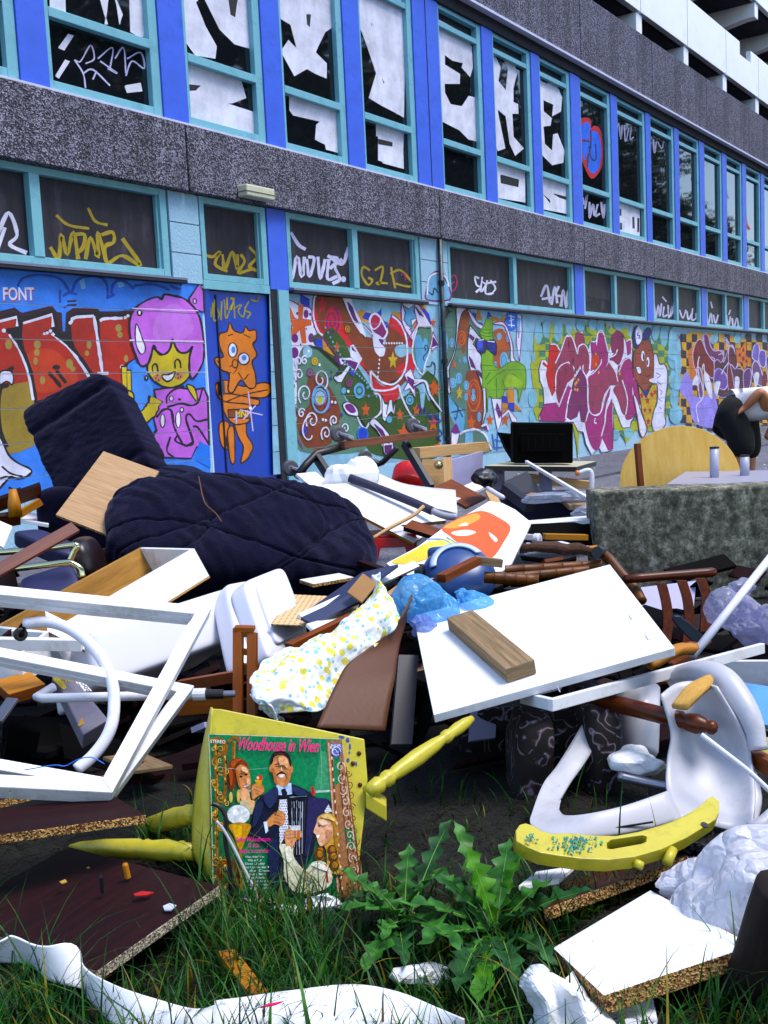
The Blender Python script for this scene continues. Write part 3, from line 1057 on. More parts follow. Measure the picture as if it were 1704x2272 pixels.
for x, y in ((897, 722), (912, 735), (905, 708), (1022, 702), (1038, 715), (1025, 722)):
    p.C(BK, x, y, 5)
p.build('mural_painting', wall, JZ, label='graffiti of rust letters and smiling pink haired figure')

# ---- 2: the curling brown and red piece right of the door
p = Paint(wall_face())
p.soft = 8
p.R = C3
p.F('98BFD6', "-190,5 1450,150 1640,160 1700,1700 -150,1900", sm=False)
for a in ("0,60 90,40 110,150 60,170 0,120", "560,60 650,90 720,200 700,300 600,200", "690,180 800,250 1150,250 1300,160 1400,180 1460,380 1300,420 1160,300 1050,420 850,350 740,330"):
    p.F('D29A1E', a, sm=False)
for a in ("100,50 160,80 210,110 215,220 130,150", "790,250 840,260 835,330 760,300", "1040,270 1110,290 1100,370 1040,340", "910,160 960,230 940,290 860,240", "1380,200 1430,260 1460,360 1390,340", "900,290 990,330 1040,400 930,400"):
    p.F('2A3FB4', a, sm=False)
for x, y, rx, ry in ((700, 150, 60, 90), (890, 170, 60, 80), (1000, 230, 50, 110), (1100, 170, 50, 60), (60, 90, 60, 60)):
    p.C('98BFD6', x, y, rx, ry)
p.F('E4E2F6', "0,120 110,170 200,190 240,230 245,330 300,480 330,600 260,620 230,580 130,640 100,800 90,1000 100,1200 90,1400 130,1600 40,1590 0,1500 20,1330 -10,1180 10,1050 0,980 20,900 0,830 -60,640 -20,520 40,370 0,300 -60,230", o='8A1A78', w=9)
p.F('CF6A28', "-10,150 60,300 105,320 105,180 150,165 140,310 230,325 232,370 165,390 180,560 140,560 115,420 20,540 -40,600 -30,500 50,400 30,330 -50,230", o=None, sm=False)
for x, y, rx, ry in ((180, 260, 26, 44), (232, 505, 30, 48), (66, 510, 34, 46), (62, 657, 42, 58), (44, 1000, 22, 34), (90, 255, 12, 16), (222, 265, 12, 16), (310, 480, 12, 18), (265, 392, 10, 14), (182, 412, 8, 10), (125, 575, 8, 14), (35, 760, 10, 14), (78, 950, 8, 12)):
    p.C('6B1272', x, y, rx, ry)
# olive and brown body
p.F('5B7F6C', "130,650 190,590 290,610 420,700 540,810 520,900 560,1100 700,1340 720,1500 760,1660 120,1660 90,1300 100,900", sm=True)
p.F('375116', "250,500 360,450 480,430 560,520 640,700 720,830 860,1040 1000,1150 1200,1100 1390,880 1440,860 1560,1050 1580,1700 900,1700 780,1500 700,1250 560,1060 520,840 400,720 290,600", sm=True)
p.F('7A3D10', "200,930 330,900 440,1050 520,1230 510,1380 420,1400 440,1560 300,1640 160,1600 95,1400 110,1290 220,1180", sm=True)
# the big curl
p.F('7A3D10', "290,60 560,70 640,300 760,480 880,520 880,620 930,680 980,650 1010,480 1060,300 1170,380 1220,560 1250,760 1180,960 1040,1010 860,900 760,800 700,700 620,560 560,400 450,330 350,470 280,330 260,160", sm=True)
p.F('C4243E', "262,150 300,330 350,460 380,300 440,180 520,250 560,400 640,560 720,680 800,850 860,930 880,1030 940,1080 980,1150 1080,1150 1130,1080 1100,1010 960,1000 870,920 760,800 690,720 620,600 540,560 480,420 420,440 380,520 320,440 250,300", sm=True)
p.F('C4243E', "1065,280 1130,340 1200,440 1220,560 1160,480 1090,420 1040,390", sm=True)
p.F('C4243E', "1240,500 1270,600 1290,760 1270,870 1190,900 1230,760 1220,620", sm=True)
p.F('C4243E', "1180,760 1110,830 1140,880 1200,860", sm=True)
p.spiral('6B1272', 9, 445, 340, 160, 1.9, .5, -1.4)
p.star('C4243E', 345, 170, 100, .5)
p.F('375116', "360,500 380,440 450,410 520,480 580,560 620,680 560,700 440,620 360,560", sm=True)
p.spiral('6B1272', 8, 445, 340, 150, 1.9, .5, -1.2)
for x, y, r in ((495, 600, 62), (1050, 700, 0), (790, 1240, 80), (1140, 1290, 70), (1480, 1010, 80), (1310, 1240, 70), (1480, 1380, 90), (1180, 1480, 110), (1540, 1620, 80), (1480, 350, 50)):
    if r:
        p.star('C9642A', x, y, r, .62)
p.star('C8B012', 1068, 735, 96, .55)
p.F('98BFD6', "1100,600 1200,580 1290,650 1320,740 1250,660 1150,700 1100,660", sm=True)
# white outlines of the curl and shadows
p.L(BK, 16, "545,75 600,210 700,390 790,510|1190,470 1215,600 1190,830 1130,930 1040,960|860,470 880,620 940,690")
p.L(WH, 16, "290,50 262,120 255,280 300,430 350,480|1060,280 1130,340 1190,450 1215,600 1205,780 1160,900 1070,980 960,960 890,900 840,840|840,840 850,1010 940,1045 1060,1030 1130,985|770,370 860,470")
p.L('7A1066', 6, "275,50 248,120 240,290|1075,270 1150,340 1210,460 1232,600|760,355 855,455")
p.F(WH, "550,70 630,80 660,180 740,340 790,500 740,450 660,330 600,200", o=None, sm=False)
p.F('5A0F66', "605,140 650,190 690,300 720,360 670,320 620,210", sm=False)
p.F('7A1062', "830,310 880,255 940,300 990,400 1010,450 970,510 900,480 850,420", o=WH, w=14)
p.F('B02A50', "835,320 880,262 940,300 930,370 880,415 845,390", o=WH, w=9)
p.F(WH, "870,470 960,515 985,620 960,690 890,640", o=None)
p.F('5A0F66', "925,520 965,525 985,600 960,570", sm=False)
for k in range(16):
    t = k / 15
    x = 915 + 60 * t + 200 * max(0, t - .45) * 1.7
    y = 900 - 640 * t + 560 * max(0, t - .55) * t
    p.C('F2F0FF', x, y if y > 560 else 560, 9, 12, n=8)
# wedge shards
p.F('2A3FB4', "275,515 350,510 350,610 280,600", sm=False)
p.F('D29A1E', "350,520 400,600 470,690 360,620", sm=False)
p.F('5A0F66', "470,690 560,770 530,800 490,740", sm=False)
p.L('8A1A78', 7, "275,510 355,508 480,660 570,760", sm=False)
p.L(BK, 20, "205,590 300,610 410,690 525,800")
p.F(WH, "525,720 640,715 700,760 640,690 635,590 660,575 750,720 680,840 600,770 540,770", sm=False)
p.F('5A0F66', "545,735 640,740 705,765 680,830 600,770", sm=False)
p.F('5A0F66', "650,600 690,650 655,630", sm=False)
p.F(WH, "460,915 570,765 640,800 590,880 545,960 500,960", o=BK, w=6, sm=False)
p.F('24382C', "485,900 565,790 615,775 540,870", sm=False)
p.F('3A34B0', "620,860 680,830 670,900", sm=False)
# arrows at right
p.F(WH, "1165,145 1290,150 1330,290 1240,420 1300,500 1270,540 1190,420 1160,340 1150,220", o='8A1A78', w=8, sm=False)
p.F('6FA8D2', "1170,170 1230,210 1290,165 1280,240 1325,300 1255,320 1260,420 1215,370 1180,320 1195,250", o='1E3A5A', w=6, sm=False)
p.F(WH, "1290,155 1340,170 1460,380 1330,390 1300,430 1270,540 1250,480 1320,360 1290,230", o='8A1A78', w=7, sm=False)
p.F('5A0F66', "1300,190 1380,290 1340,270", sm=False)
p.F('5B7F6C', "1320,410 1400,390 1470,400 1450,620 1400,760 1370,880 1290,760 1270,600", o=WH, w=13)
p.F('6FA8D2', "1300,520 1340,480 1370,560 1400,510 1430,600 1390,760 1350,840 1310,720", sm=True)
p.L(BK, 7, "1400,640 1395,590 1420,585 1425,640 1380,700 1390,740|1410,800 1460,790 1470,750 1500,790 1490,890 1450,870|1320,430 1340,400 1450,410")
p.F(WH, "1475,440 1540,570 1470,640 1455,560", o='8A1A78', w=6, sm=False)
p.F('5A0F66', "1480,500 1530,575 1470,600", sm=False)
p.F(WH, "1180,880 1250,820 1290,920 1380,930 1290,970 1300,1120 1240,1020 1175,1045 1220,960", o='6B1272', w=7, sm=False)
p.F('5A0F66', "1215,900 1280,940 1285,1040 1230,960", sm=False)
p.F('98BFD6', "1300,990 1390,940 1430,1000 1440,1150 1400,1060 1370,1230 1340,1040", sm=True)
p.L(WH, 14, "1280,990 1390,945 1450,1090 1570,1260|1130,990 1160,1110 1250,1290 1340,1370|880,1075 930,1090 950,1170 940,1270 860,1340|700,1300 740,1390 790,1430 830,1370|990,1700 960,1560 1050,1690")
p.L(BK, 12, "1290,1005 1385,965 1430,1090 1550,1260|560,1190 590,1250 640,1290 720,1310 780,1400")
p.F(WH, "555,1200 580,1165 630,1165 700,1220 715,1300 660,1300 600,1280", o=BK, w=7)
p.F('6B1272', "585,1195 640,1185 685,1250 650,1270 600,1240", sm=True)
p.F(WH, "955,1090 985,1180 1020,1190 1000,1290 1030,1140 1060,1140 1070,1260 1100,1140 1085,1290 1050,1260 1020,1290 990,1360 960,1330", o=BK, w=6, sm=False)
p.F(WH, "830,1380 880,1330 1000,1450 1070,1580 1060,1690 980,1690 960,1560 900,1450", o=BK, w=8)
p.F('5A0F66', "880,1390 960,1450 1030,1590 980,1540", sm=False)
p.F('5A0F66', "985,1610 1055,1600 1050,1690 990,1690", sm=False)
# circles and curls
for x, y, r, c1, c2 in ((195, 650, 62, '98BFD6', None), (270, 745, 42, 'C8A818', 'A0761A'), (220, 860, 46, '7A1A6A', '5B7F6C'), (320, 1110, 92, '6FA8D2', None), (620, 965, 44, '7A1A6A', '375116'), (725, 1045, 72, '6FA8D2', '375116'), (1240, 1140, 50, '6FA8D2', '375116'), (565, 1045, 32, '6FA8D2', None), (405, 1205, 42, '7A1A6A', 'A03A6A'), (165, 1455, 52, '26329A', '7A3D10'), (760, 1490, 62, '1E3AA8', None), (605, 415, 36, 'B08A18', '7A3D10'), (1030, 1340, 36, '6FA8D2', None), (810, 1010, 18, '6FA8D2', None), (820, 1100, 14, '6FA8D2', None), (433, 920, 16, '26329A', None), (545, 1290, 18, '26329A', None), (440, 850, 14, '5A0F66', None)):
    p.C(c1, x, y, r * .78, r)
    if c2:
        p.C(c2, x, y, r * .5, r * .65)
        p.C(c1, x, y, r * .32, r * .42)
p.ring('6FA8D2', 725, 1045, 48, 72, 14)
p.C('A02A4A', 325, 1120, 60, 78)
p.C('98BFD6', 325, 1120, 52, 68)
p.C('B8B418', 322, 1140, 26, 40)
p.ring('6FA8D2', 330, 1130, 85, 140, 16)
p.ring('2E6AD0', 760, 1490, 52, 66, 10)
for x, y, r, a, h in ((105, 745, 58, 2, 1), (165, 735, 50, -1, -1), (110, 880, 70, 2.4, 1), (170, 1080, 110, 2.2, 1), (330, 930, 115, 1.0, -1), (245, 1350, 100, 2.5, 1), (135, 1275, 55, -.5, -1), (465, 1350, 60, 2.2, 1), (385, 1480, 80, 2.2, 1), (585, 1430, 60, 2.2, 1), (230, 1480, 180, -1.6, -1)):
    p.spiral(WH, 10, x, y, r, 1.35 if r < 150 else .6, .68, a, h)
for x, y in ((445, 1160), (480, 1165), (353, 1340), (383, 1348), (318, 780), (612, 1052), (205, 640)):
    p.C('F2F0FF', x, y, 12, 16, n=10)
for k in range(22):
    t = k / 21
    x = 380 + 520 * t
    y = 400 + 760 * t + 60 * math.sin(t * 5)
    p.C('7FB4C8', x, y, 9, 13, n=8)
p.L('8A1A78', 8, "20,830 40,880 15,930 45,980 20,1040 50,1080|0,1200 90,1190|40,1330 30,1420 70,1500 110,1560 150,1640|20,1640 40,1610 60,1650")
for x, y, rx, ry in ((45, 1265, 44, 66), (8, 1070, 14, 26), (55, 1505, 14, 22), (12, 1460, 12, 18), (42, 1640, 14, 32)):
    p.C('7A3D10' if rx > 20 else WH, x, y, rx, ry, o='8A1A78', w=7)
p.L('26329A', 7, "1310,1230 1340,1200 1360,1260 1330,1290 1390,1280 1400,1210|1420,1320 1440,1270 1470,1350 1500,1280 1530,1330|1430,1370 1560,1360 1500,1310|1510,1480 1540,1440 1570,1490 1530,1530 1560,1560 1510,1500|1400,1400 1410,1490")
p.F('2E6A9A', "1440,20 1520,0 1560,10 1570,120 1500,130 1470,60", sm=True)
p.build('mural_painting', wall, JZ, label='graffiti piece of brown and red curls with purple shards')

# ---- 2b: the grey green half beyond the drainpipe, green figure with sunglasses
p = Paint(wall_face(), .00004, 0.0055)
p.soft = 9
p.R = C4
p.F('98BFD6', "60,165 1640,345 1640,2000 100,2200", sm=False)
p.F('5B7A6E', "110,300 330,260 480,290 620,480 760,560 1000,620 1010,900 640,1000 700,1500 640,1850 760,2100 240,2100 100,1500", sm=True)
p.F('6FA8D2', "110,500 200,700 140,1000 180,1300 280,1500 400,1600 380,1850 260,1700 170,1400 110,1100", sm=True)
p.F('8A4A1C', "380,260 470,300 440,600 400,850 360,700 320,650 340,420", sm=True)
p.F('8A4218', "470,1060 560,1090 640,1300 680,1560 620,1800 480,1800 450,1500 480,1300 430,1180", sm=True)
p.F('A85A28', "790,560 900,530 980,720 900,1000 800,1050 780,850 840,700", sm=True)
for a in ("520,320 570,330 560,420", "720,300 760,360 700,380", "880,420 950,380 930,470", "560,440 640,450 650,480"):
    p.F('2A3FB4', a, sm=False)
for a in ("590,280 640,420 570,400 570,320", "760,360 880,400 950,320 920,430 780,420"):
    p.F('C28A1C', a, sm=False)
p.ring('C8672E', 370, 640, 50, 90, 14)
p.ring('C8672E', 370, 640, 24, 50, 12)
p.ring('C8672E', 530, 1380, 80, 200, 18)
p.ring('C8672E', 530, 1360, 52, 130, 10)
for x, y, rx, ry in ((250, 700, 36, 60), (260, 1220, 46, 66), (340, 1160, 40, 70), (435, 1250, 34, 60), (430, 1400, 24, 44), (525, 1330, 22, 34), (525, 1410, 28, 46), (860, 620, 30, 44), (920, 930, 54, 110), (810, 1000, 22, 60), (600, 1660, 26, 60), (420, 920, 30, 40), (350, 940, 14, 26), (970, 640, 26, 50)):
    p.C('7FB2D4', x, y, rx, ry)
    p.ring('5A86B4', x, y, rx * .6, ry * .6, 5)
p.star('D0B414', 345, 1350, 100, .5)
for x, y, r in ((280, 980, 60), (180, 1690, 90), (500, 1740, 110), (740, 1700, 90), (930, 1690, 110), (30, 1300, 120)):
    p.star('C4642E', x, y, r, .6)
p.star('24382C', 175, 300, 100, .6, o=BK, w=10, k=4)
p.L('16324E', 10, "290,1470 390,1660|310,1680 330,1520|240,1600 420,1560|280,1660 300,1700")
# white ribs
p.F(WH, "310,245 440,255 380,320 335,480 320,640 280,860 220,1010 215,1180 228,1360 160,1280 150,1120 180,1030 260,860 300,640 310,420", o=BK, w=8)
p.F('5A0F66', "160,1200 180,1120 205,1160 200,1290", sm=False)
p.F(WH, "450,255 520,350 580,440 660,490 640,530 560,480 500,400 470,330", o='6B1272', w=7)
p.F(WH, "480,470 520,520 600,620 660,680 560,640 520,720 600,820 640,900 620,1000 690,1320 690,1600 650,1750 630,1780 660,1580 650,1330 600,1150 560,1060 490,1060 450,900 450,700 470,560", o=BK, w=8, sm=False)
p.F('5A0F66', "480,590 540,640 520,680 475,630", sm=False)
p.F('5A0F66', "470,880 510,930 560,1050 500,1010", sm=False)
p.F('5A0F66', "570,1050 640,1100 640,1170 600,1120", sm=False)
p.F(WH, "770,460 850,430 920,440 980,540 1030,720 1050,900 1110,960 1010,950 1000,720 930,500 860,470", o='7A1066', w=8)
p.F(WH, "1090,320 1150,350 1155,560 1120,950 1080,700 1085,500", o='7A1A8A', w=9, sm=False)
p.F('7FB2D4', "1100,380 1130,390 1110,640 1095,560", sm=False)
p.F('2E6AD0', "960,320 1080,330 1070,510 980,520", sm=True)
p.L(WH, 10, "980,350 1060,370|990,420 1050,400|975,470 1060,480|1010,340 1020,500", sm=False)
p.F(WH, "240,1860 300,1720 350,1860 320,2000 240,2040", o='7A1A6A', w=6, sm=False)
p.F('6B1272', "245,1850 300,1740 345,1860 300,1880", sm=False)
p.L(WH, 22, "350,1880 430,1840 560,1820 680,1890 720,1990 760,2080|630,1780 690,1760 720,1830")
p.F('6B1272', "645,1800 690,1770 715,1850", sm=False)
p.F('7FB2D4', "430,1850 510,1840 520,2000 420,2010", sm=False)
# green figure
GR = '7FA916'
p.F(GR, "660,480 690,400 730,385 770,420 770,560 780,660 760,680 690,670 640,640 610,560", o='4A7A10', w=7)
p.F(GR, "640,820 780,820 780,960 860,1040 950,980 1020,945 1120,960 1200,1040 1200,1300 1160,1290 1110,1480 1100,1320 1020,1270 930,1320 900,1400 800,1430 720,1400 710,1600 690,1300 650,1280 640,1100", o='4A7A10', w=7)
p.L('3E7A14', 8, "610,550 700,580 790,560|620,600 700,620 790,610|640,990 780,1000|700,1240 820,1120 930,1060|950,1150 1050,1110 1170,1250|680,1180 740,1080|820,1150 830,1420|900,1180 940,1310")
p.F('9AB81E', "950,1140 1040,1120 1160,1240 1040,1270 940,1260", sm=True)
p.F('1A1E78', "560,690 600,655 680,670 690,760 670,830 600,830 570,780", o=BK, w=9)
p.F('1A1E78', "705,680 810,680 820,850 760,830 710,770", o=BK, w=9)
p.F('4A55C8', "580,700 630,680 640,760 590,780", sm=True)
p.L(WH, 9, "590,668 660,662|710,680 800,690", sm=False)
p.F('C28A1C', "960,1300 1050,1300 1050,1480 960,1480", sm=False)
p.F('C28A1C', "900,1480 980,1480 980,1600 890,1600", sm=False)
p.F('C28A1C', "1050,1480 1150,1590 1060,1570", sm=False)
p.F('2A34A4', "900,1390 960,1400 970,1480 890,1470", sm=False)
p.F('2A34A4', "980,1480 1050,1480 1050,1590 970,1560", sm=False)
p.F(WH, "760,1420 890,1430 890,1700 840,1850 800,1650", o='6B1272', w=7, sm=False)
p.F('6B1272', "830,1480 890,1620 860,1680 820,1560", sm=False)
p.F(WH, "890,1640 980,1560 1080,1680 1090,1730 1020,1720 980,1600 900,1680", o='7A1A6A', w=6, sm=False)
p.L('2A5FC0', 12, "770,1880 800,2080|840,1850 830,2100|880,1900 930,2060|800,1950 900,1980|790,2060 900,2050", sm=False)
p.build('mural_painting', wall, JZ, label='graffiti of green figure in blue sunglasses on grey green')

# ---- 3: magenta letters with checked halo and the figure in a cap
p = Paint(wall_face(), .00004, 0.011)
p.soft = 8
p.R = C5
YG2, GG = 'A9AE14', '4E7F62'
pts = "-10,560 30,440 25,210 75,350 120,330 115,70 165,230 205,270 230,60 275,200 330,250 372,90 400,190 460,200 475,130 500,190 620,180 628,80 660,160 668,70 720,170 830,190 850,80 880,180 905,120 950,170 1100,150 1110,230 1200,300 1400,330 1460,180 1480,330 1560,400 1575,180 1600,420 1560,560 1600,700 1580,860 1590,1010 1540,1200 1420,1330 1200,1310 1080,1470 1050,1310 1000,1400 950,1290 540,1340 530,1640 500,1380 470,1230 60,1200 20,1080 40,900 10,760"
p.F(YG2, pts, sm=False)
k = 0
for i in range(21):
    for j in range(17):
        if (i + j) % 2 == 0:
            x, y = i * 76 + 5, j * 74 + 180
            if 40 < x < 1560 and 210 < y < 1180:
                p.poly([(x, y), (x + 76, y), (x + 76, y + 74), (x, y + 74)], GG)
                p.off -= p.step
p.off += p.step
for a in ("110,90 150,250 200,280 205,310 140,300", "370,110 390,200 440,230 360,240", "620,110 640,190 700,230 610,230", "845,110 880,200 930,230 840,220", "1455,210 1475,330 1410,320", "1570,210 1570,420 1530,360", "1050,1320 1075,1440 1000,1330"):
    p.F(GG, a, sm=False)
for x, y, rx, ry in ((75, 200, 44, 130), (165, 150, 40, 110), (300, 170, 50, 130), (430, 140, 36, 70), (560, 110, 50, 70), (700, 100, 50, 70), (790, 120, 46, 80), (1000, 110, 60, 60), (1420, 200, 40, 90), (1520, 230, 44, 130), (1630, 480, 70, 140), (1640, 740, 60, 110), (1640, 950, 50, 120), (10, 950, 50, 110), (0, 1170, 30, 80), (20, 480, 20, 60), (1110, 1350, 46, 60), (960, 1370, 50, 60)):
    p.C('88B8CE', x, y, rx, ry)
# white halo of the letters
p.F(WH, "80,620 110,510 160,510 190,580 210,320 280,330 330,400 390,230 460,235 490,320 510,200 590,180 600,320 650,390 670,300 740,290 760,190 820,190 880,420 910,330 920,230 980,170 1050,220 1090,330 1140,270 1160,420 1150,640 1190,720 1240,930 1310,1250 1330,1300 1290,1400 1250,1370 1190,1120 1190,1150 1140,1230 1130,1290 1040,1290 930,1000 940,1200 930,1540 870,1570 800,1580 770,1510 690,1610 620,1480 590,1340 530,1330 480,1230 90,1210 80,1170 140,1020 130,850 90,740", o='241048', w=7, sm=False)
MG, PL, RD = '97106E', '8E3A56', 'B32222'
p.F(RD, "215,335 275,345 320,410 300,560 300,640 270,850 235,930 190,800 165,680 180,600 125,560 130,535 185,575", sm=False)
p.F(PL, "390,250 450,250 490,350 520,440 560,560 520,640 470,560 420,520 340,560 290,640 270,560 320,430", sm=False)
p.F(PL, "500,330 515,210 585,215 600,320 650,400 665,560 650,640 600,690 560,560 520,430", sm=True)
p.F('8A3050', "290,640 340,560 440,545 470,600 480,700 410,780 340,980 310,1000 280,860 275,740", sm=True)
p.F(MG, "150,1020 280,1005 310,1050 360,950 420,800 460,850 410,1050 390,1200 370,1215 100,1205 100,1150", sm=False)
p.F('6E0C56', "460,860 480,760 560,620 620,720 640,860 650,1060 600,1230 570,1220 550,1080 520,1160 450,1200 400,1170 420,1020", sm=False)
p.F(MG, "680,310 735,300 750,380 770,200 815,205 875,420 870,540 800,690 740,740 640,700 720,640 780,560 680,640 690,470", sm=False)
p.F('C04A1A', "690,480 760,460 770,560 710,620", sm=True)
p.F(PL, "650,720 760,690 830,640 890,540 950,620 990,720 970,800 900,800 830,900 800,1010 790,1110 720,1140 670,1080 650,900", sm=False)
p.F('7A0C4A', "930,240 985,180 1045,230 1050,420 1000,560 940,520 900,500 980,400 930,430 915,340", sm=True)
p.F(MG, "1020,600 1060,510 1110,495 1150,560 1165,700 1150,900 1190,1100 1150,1180 1080,1180 1090,980 1060,760", sm=True)
p.F(PL, "1000,570 1040,720 1100,960 1080,1130 1040,1110 990,960 940,860 980,780", sm=True)
p.F(MG, "1085,300 1145,290 1135,430 1105,460", sm=False)
p.F(MG, "640,1160 690,1090 730,1150 790,1120 860,900 900,830 880,950 830,1150 830,1250 780,1500 720,1540 660,1430 615,1230", sm=True)
p.F(MG, "870,1080 920,960 925,1210 930,1540 880,1550 810,1400 850,1220", sm=False)
p.F(MG, "1150,720 1200,760 1250,960 1240,1040 1180,930", sm=False)
p.L(WH, 9, "270,550 330,420 395,240 455,240 500,350 525,440 540,360 600,330 650,400 670,520 660,620|275,850 280,680 330,580 410,540 435,555|310,1050 360,920 420,770|390,1190 415,1000 455,850|590,570 590,640 640,760 650,1060 715,1145 790,1115 850,920 905,810|640,700 720,650 790,560 800,500|890,490 960,450 985,390|1000,650 1050,530 1110,490|890,530 960,640 990,760|1040,740 1100,960 1080,1140|620,1220 660,1090|840,1240 860,1040 890,940|800,1390 840,1240|730,1180 720,1230 745,1240|1090,300 1140,275 1150,380|215,330 280,335 320,400|680,300 740,292 765,195 820,195 880,420")
for x, y in ((490, 720), (515, 770), (535, 740), (495, 850), (525, 855), (735, 440), (738, 560), (770, 655), (1010, 670), (500, 790)):
    p.C('D8A010', x, y, 11, 20, n=10)
for x, y, r in ((430, 330, 30), (480, 520, 30), (390, 640, 26), (500, 640, 26), (320, 780, 20), (700, 1010, 20), (480, 960, 18)):
    p.C('6E0C3A', x, y, r * .4, r * 1.5, n=10)
# figure in a cap
p.F('E4E2FA', "1400,460 1440,450 1470,560 1520,560 1560,640 1560,800 1540,930 1530,1150 1540,1240 1480,1340 1420,1350 1380,1260 1390,1120 1440,1000 1440,800 1380,740 1400,640", o='2A1A5A', w=8)
p.L('5A55A0', 5, "1430,660 1480,690 1440,720|1440,760 1490,800|1470,850 1500,880 1480,910|1460,960 1500,990|1470,1050 1490,1080", sm=True)
SKN = '8A4436'
p.F(SKN, "1165,480 1190,390 1260,300 1330,270 1380,360 1400,480 1400,640 1390,740 1360,820 1310,865 1260,840 1210,760 1170,690", o='241018', w=7)
p.F('16206E', "1168,330 1165,210 1200,125 1240,140 1275,230 1300,180 1350,140 1368,200 1330,280 1270,280 1220,370 1180,370", o=BK, w=7)
p.F('E8E8FF', "1200,250 1205,160 1230,130 1260,200 1262,270 1220,330", sm=True)
p.L('2A34A4', 7, "1225,190 1215,230 1240,230 1230,270", sm=True)
p.C(WH, 1278, 465, 20, 60)
p.C(BK, 1286, 475, 10, 36)
p.C(WH, 1335, 535, 18, 58)
p.C(BK, 1328, 540, 9, 34)
p.L(BK, 7, "1190,590 1220,660 1260,690|1300,690 1340,700 1360,680|1260,320 1290,330|1340,400 1370,400", sm=True)
p.F(WH, "1200,590 1250,600 1260,660 1230,670 1210,640", o=BK, w=4)
p.F(WH, "1350,745 1400,720 1440,780 1390,770", sm=False)
p.F('C8A80E', "1220,790 1290,900 1310,950 1380,800 1440,790 1440,990 1400,1110 1370,1270 1320,1270 1270,1120 1240,930", o=BK, w=6, sm=False)
p.F('20207A', "1270,870 1340,860 1310,950", sm=False)
for x, y, r in ((1265, 920, 50), (1330, 980, 50), (1380, 910, 50), (1300, 1090, 42), (1360, 1090, 42), (1340, 1220, 50), (1420, 880, 40)):
    p.star('A81A1A', x, y, r, .6)
p.F(WH, "1170,930 1200,940 1260,1120 1310,1250 1320,1330 1280,1400 1240,1340 1210,1150", o='6E0C3A', w=9)
p.L('2A5FC0', 7, "1590,1130 1620,1180 1590,1200 1630,1220|1600,1240 1620,1250", sm=True)
p.build('mural_painting', wall, JZ, label='graffiti of magenta letters with figure in a blue cap')

# ---- 4: purple and maroon piece at the far right
p = Paint(wall_face(), .00004, 0.0165)
p.soft = 8
p.R = C6
p.F('C9A02A', "270,260 340,220 440,230 760,260 870,290 1000,330 1120,320 1350,390 1420,420 1800,600 1800,1500 380,1480 200,1450 230,1300 160,1260 180,1000 150,880 190,720 160,540 220,480 200,380", sm=False)
for i in range(18):
    for j in range(12):
        if (i + j) % 2 == 0:
            x, y = 190 + i * 74, 250 + j * 110
            p.poly([(x, y), (x + 74, y + 8), (x + 74, y + 118), (x, y + 110)], '2A0E30')
            p.off -= p.step
p.off += p.step
for x, y, rx, ry in ((90, 520, 90, 90), (150, 660, 50, 140), (140, 900, 60, 120), (80, 380, 60, 230), (660, 300, 40, 70), (620, 330, 30, 60), (120, 1350, 90, 130), (960, 310, 44, 80)):
    p.C('8FBFD6', x, y, rx, ry)
p.F('9A8CE0', "200,900 260,780 340,880 350,1080 500,1120 640,1050 680,1500 380,1460 300,1180 190,1050", sm=True)
p.F('4A1630', "480,270 560,300 620,480 700,500 760,480 770,640 840,450 900,410 960,640 960,720 1040,760 1060,1050 860,1100 700,1100 640,900 560,640", o='B8A8E0', w=8)
p.F('C77A0E', "290,520 350,430 370,560 400,760 380,840 320,860 310,700", sm=True)
p.F('6E0E0C', "350,560 380,400 430,330 480,350 530,480 600,580 640,640 640,820 600,850 540,790 480,720 430,760 380,720", o='D8B8D8', w=8)
p.F('6A2A5A', "500,260 560,280 590,400 640,480 720,480 770,540 740,640 690,600 640,620 580,560 520,440", o='C8B8E8', w=8)
p.F('7A4A7A', "400,720 460,740 500,1000 480,1120 440,1100 420,900", o='D8D0F0', w=8)
p.F('E2E0F4', "510,780 560,820 600,960 610,1130 570,1080 520,930", sm=True)
p.F('E2E0F4', "350,940 370,860 410,820 440,900 420,950 380,940", sm=True)
p.F('6A4A9A', "640,820 700,720 800,800 830,930 780,1010 700,990 650,1060", o='C8B8E8', w=9)
p.F('E2E0F4', "650,930 720,900 700,1010 670,1090", sm=True)
p.F('6E0E10', "820,760 850,640 900,860 920,1070 860,1110 830,960", o='C8B8E8', w=6)
p.F('5A1022', "840,470 870,420 920,480 960,640 930,730 890,680 840,640", o='C8B8E8', w=9)
p.L('C8B8E8', 9, "760,330 800,300 840,380|770,360 800,330 820,420|830,430 870,405 920,450|600,560 650,600 640,660|700,540 750,520 770,560")
p.F('D07A10', "930,450 990,460 1060,360 1090,370 1080,540 1150,590 1140,690 1100,640 1060,760 1020,640 950,640", o='5A1A10', w=8, sm=False)
for x, y, r in ((990, 540, 26), (1040, 470, 26), (1040, 590, 30), (1080, 620, 24)):
    p.C('6E1E08', x, y, r * .6, r)
p.F('7A66C0', "1160,560 1190,410 1250,400 1260,590 1210,620", o='D8D0F0', w=8)
p.F('6650A8', "1270,480 1340,500 1340,680 1290,700 1250,600", o='D8D0F0', w=8)
p.F('6E4A7A', "1160,760 1170,660 1210,620 1260,680 1300,800 1330,900 1290,960 1200,900", o='D8D0F0', w=8)
p.F('E2E0F4', "1190,800 1250,790 1230,940 1200,960", sm=True)
p.F('E2E0F4', "930,850 980,860 970,1020 940,1060", sm=True)
p.F('5A2A6A', "1040,800 1120,720 1150,820 1110,1040 1060,1060", o='C8B8E8', w=7)
p.F('6E0E20', "1320,760 1360,860 1330,1000 1300,980", sm=True)
p.F('4A2A7A', "1360,560 1480,580 1560,700 1500,1000 1400,1050 1370,800", o='D8D0F0', w=8)
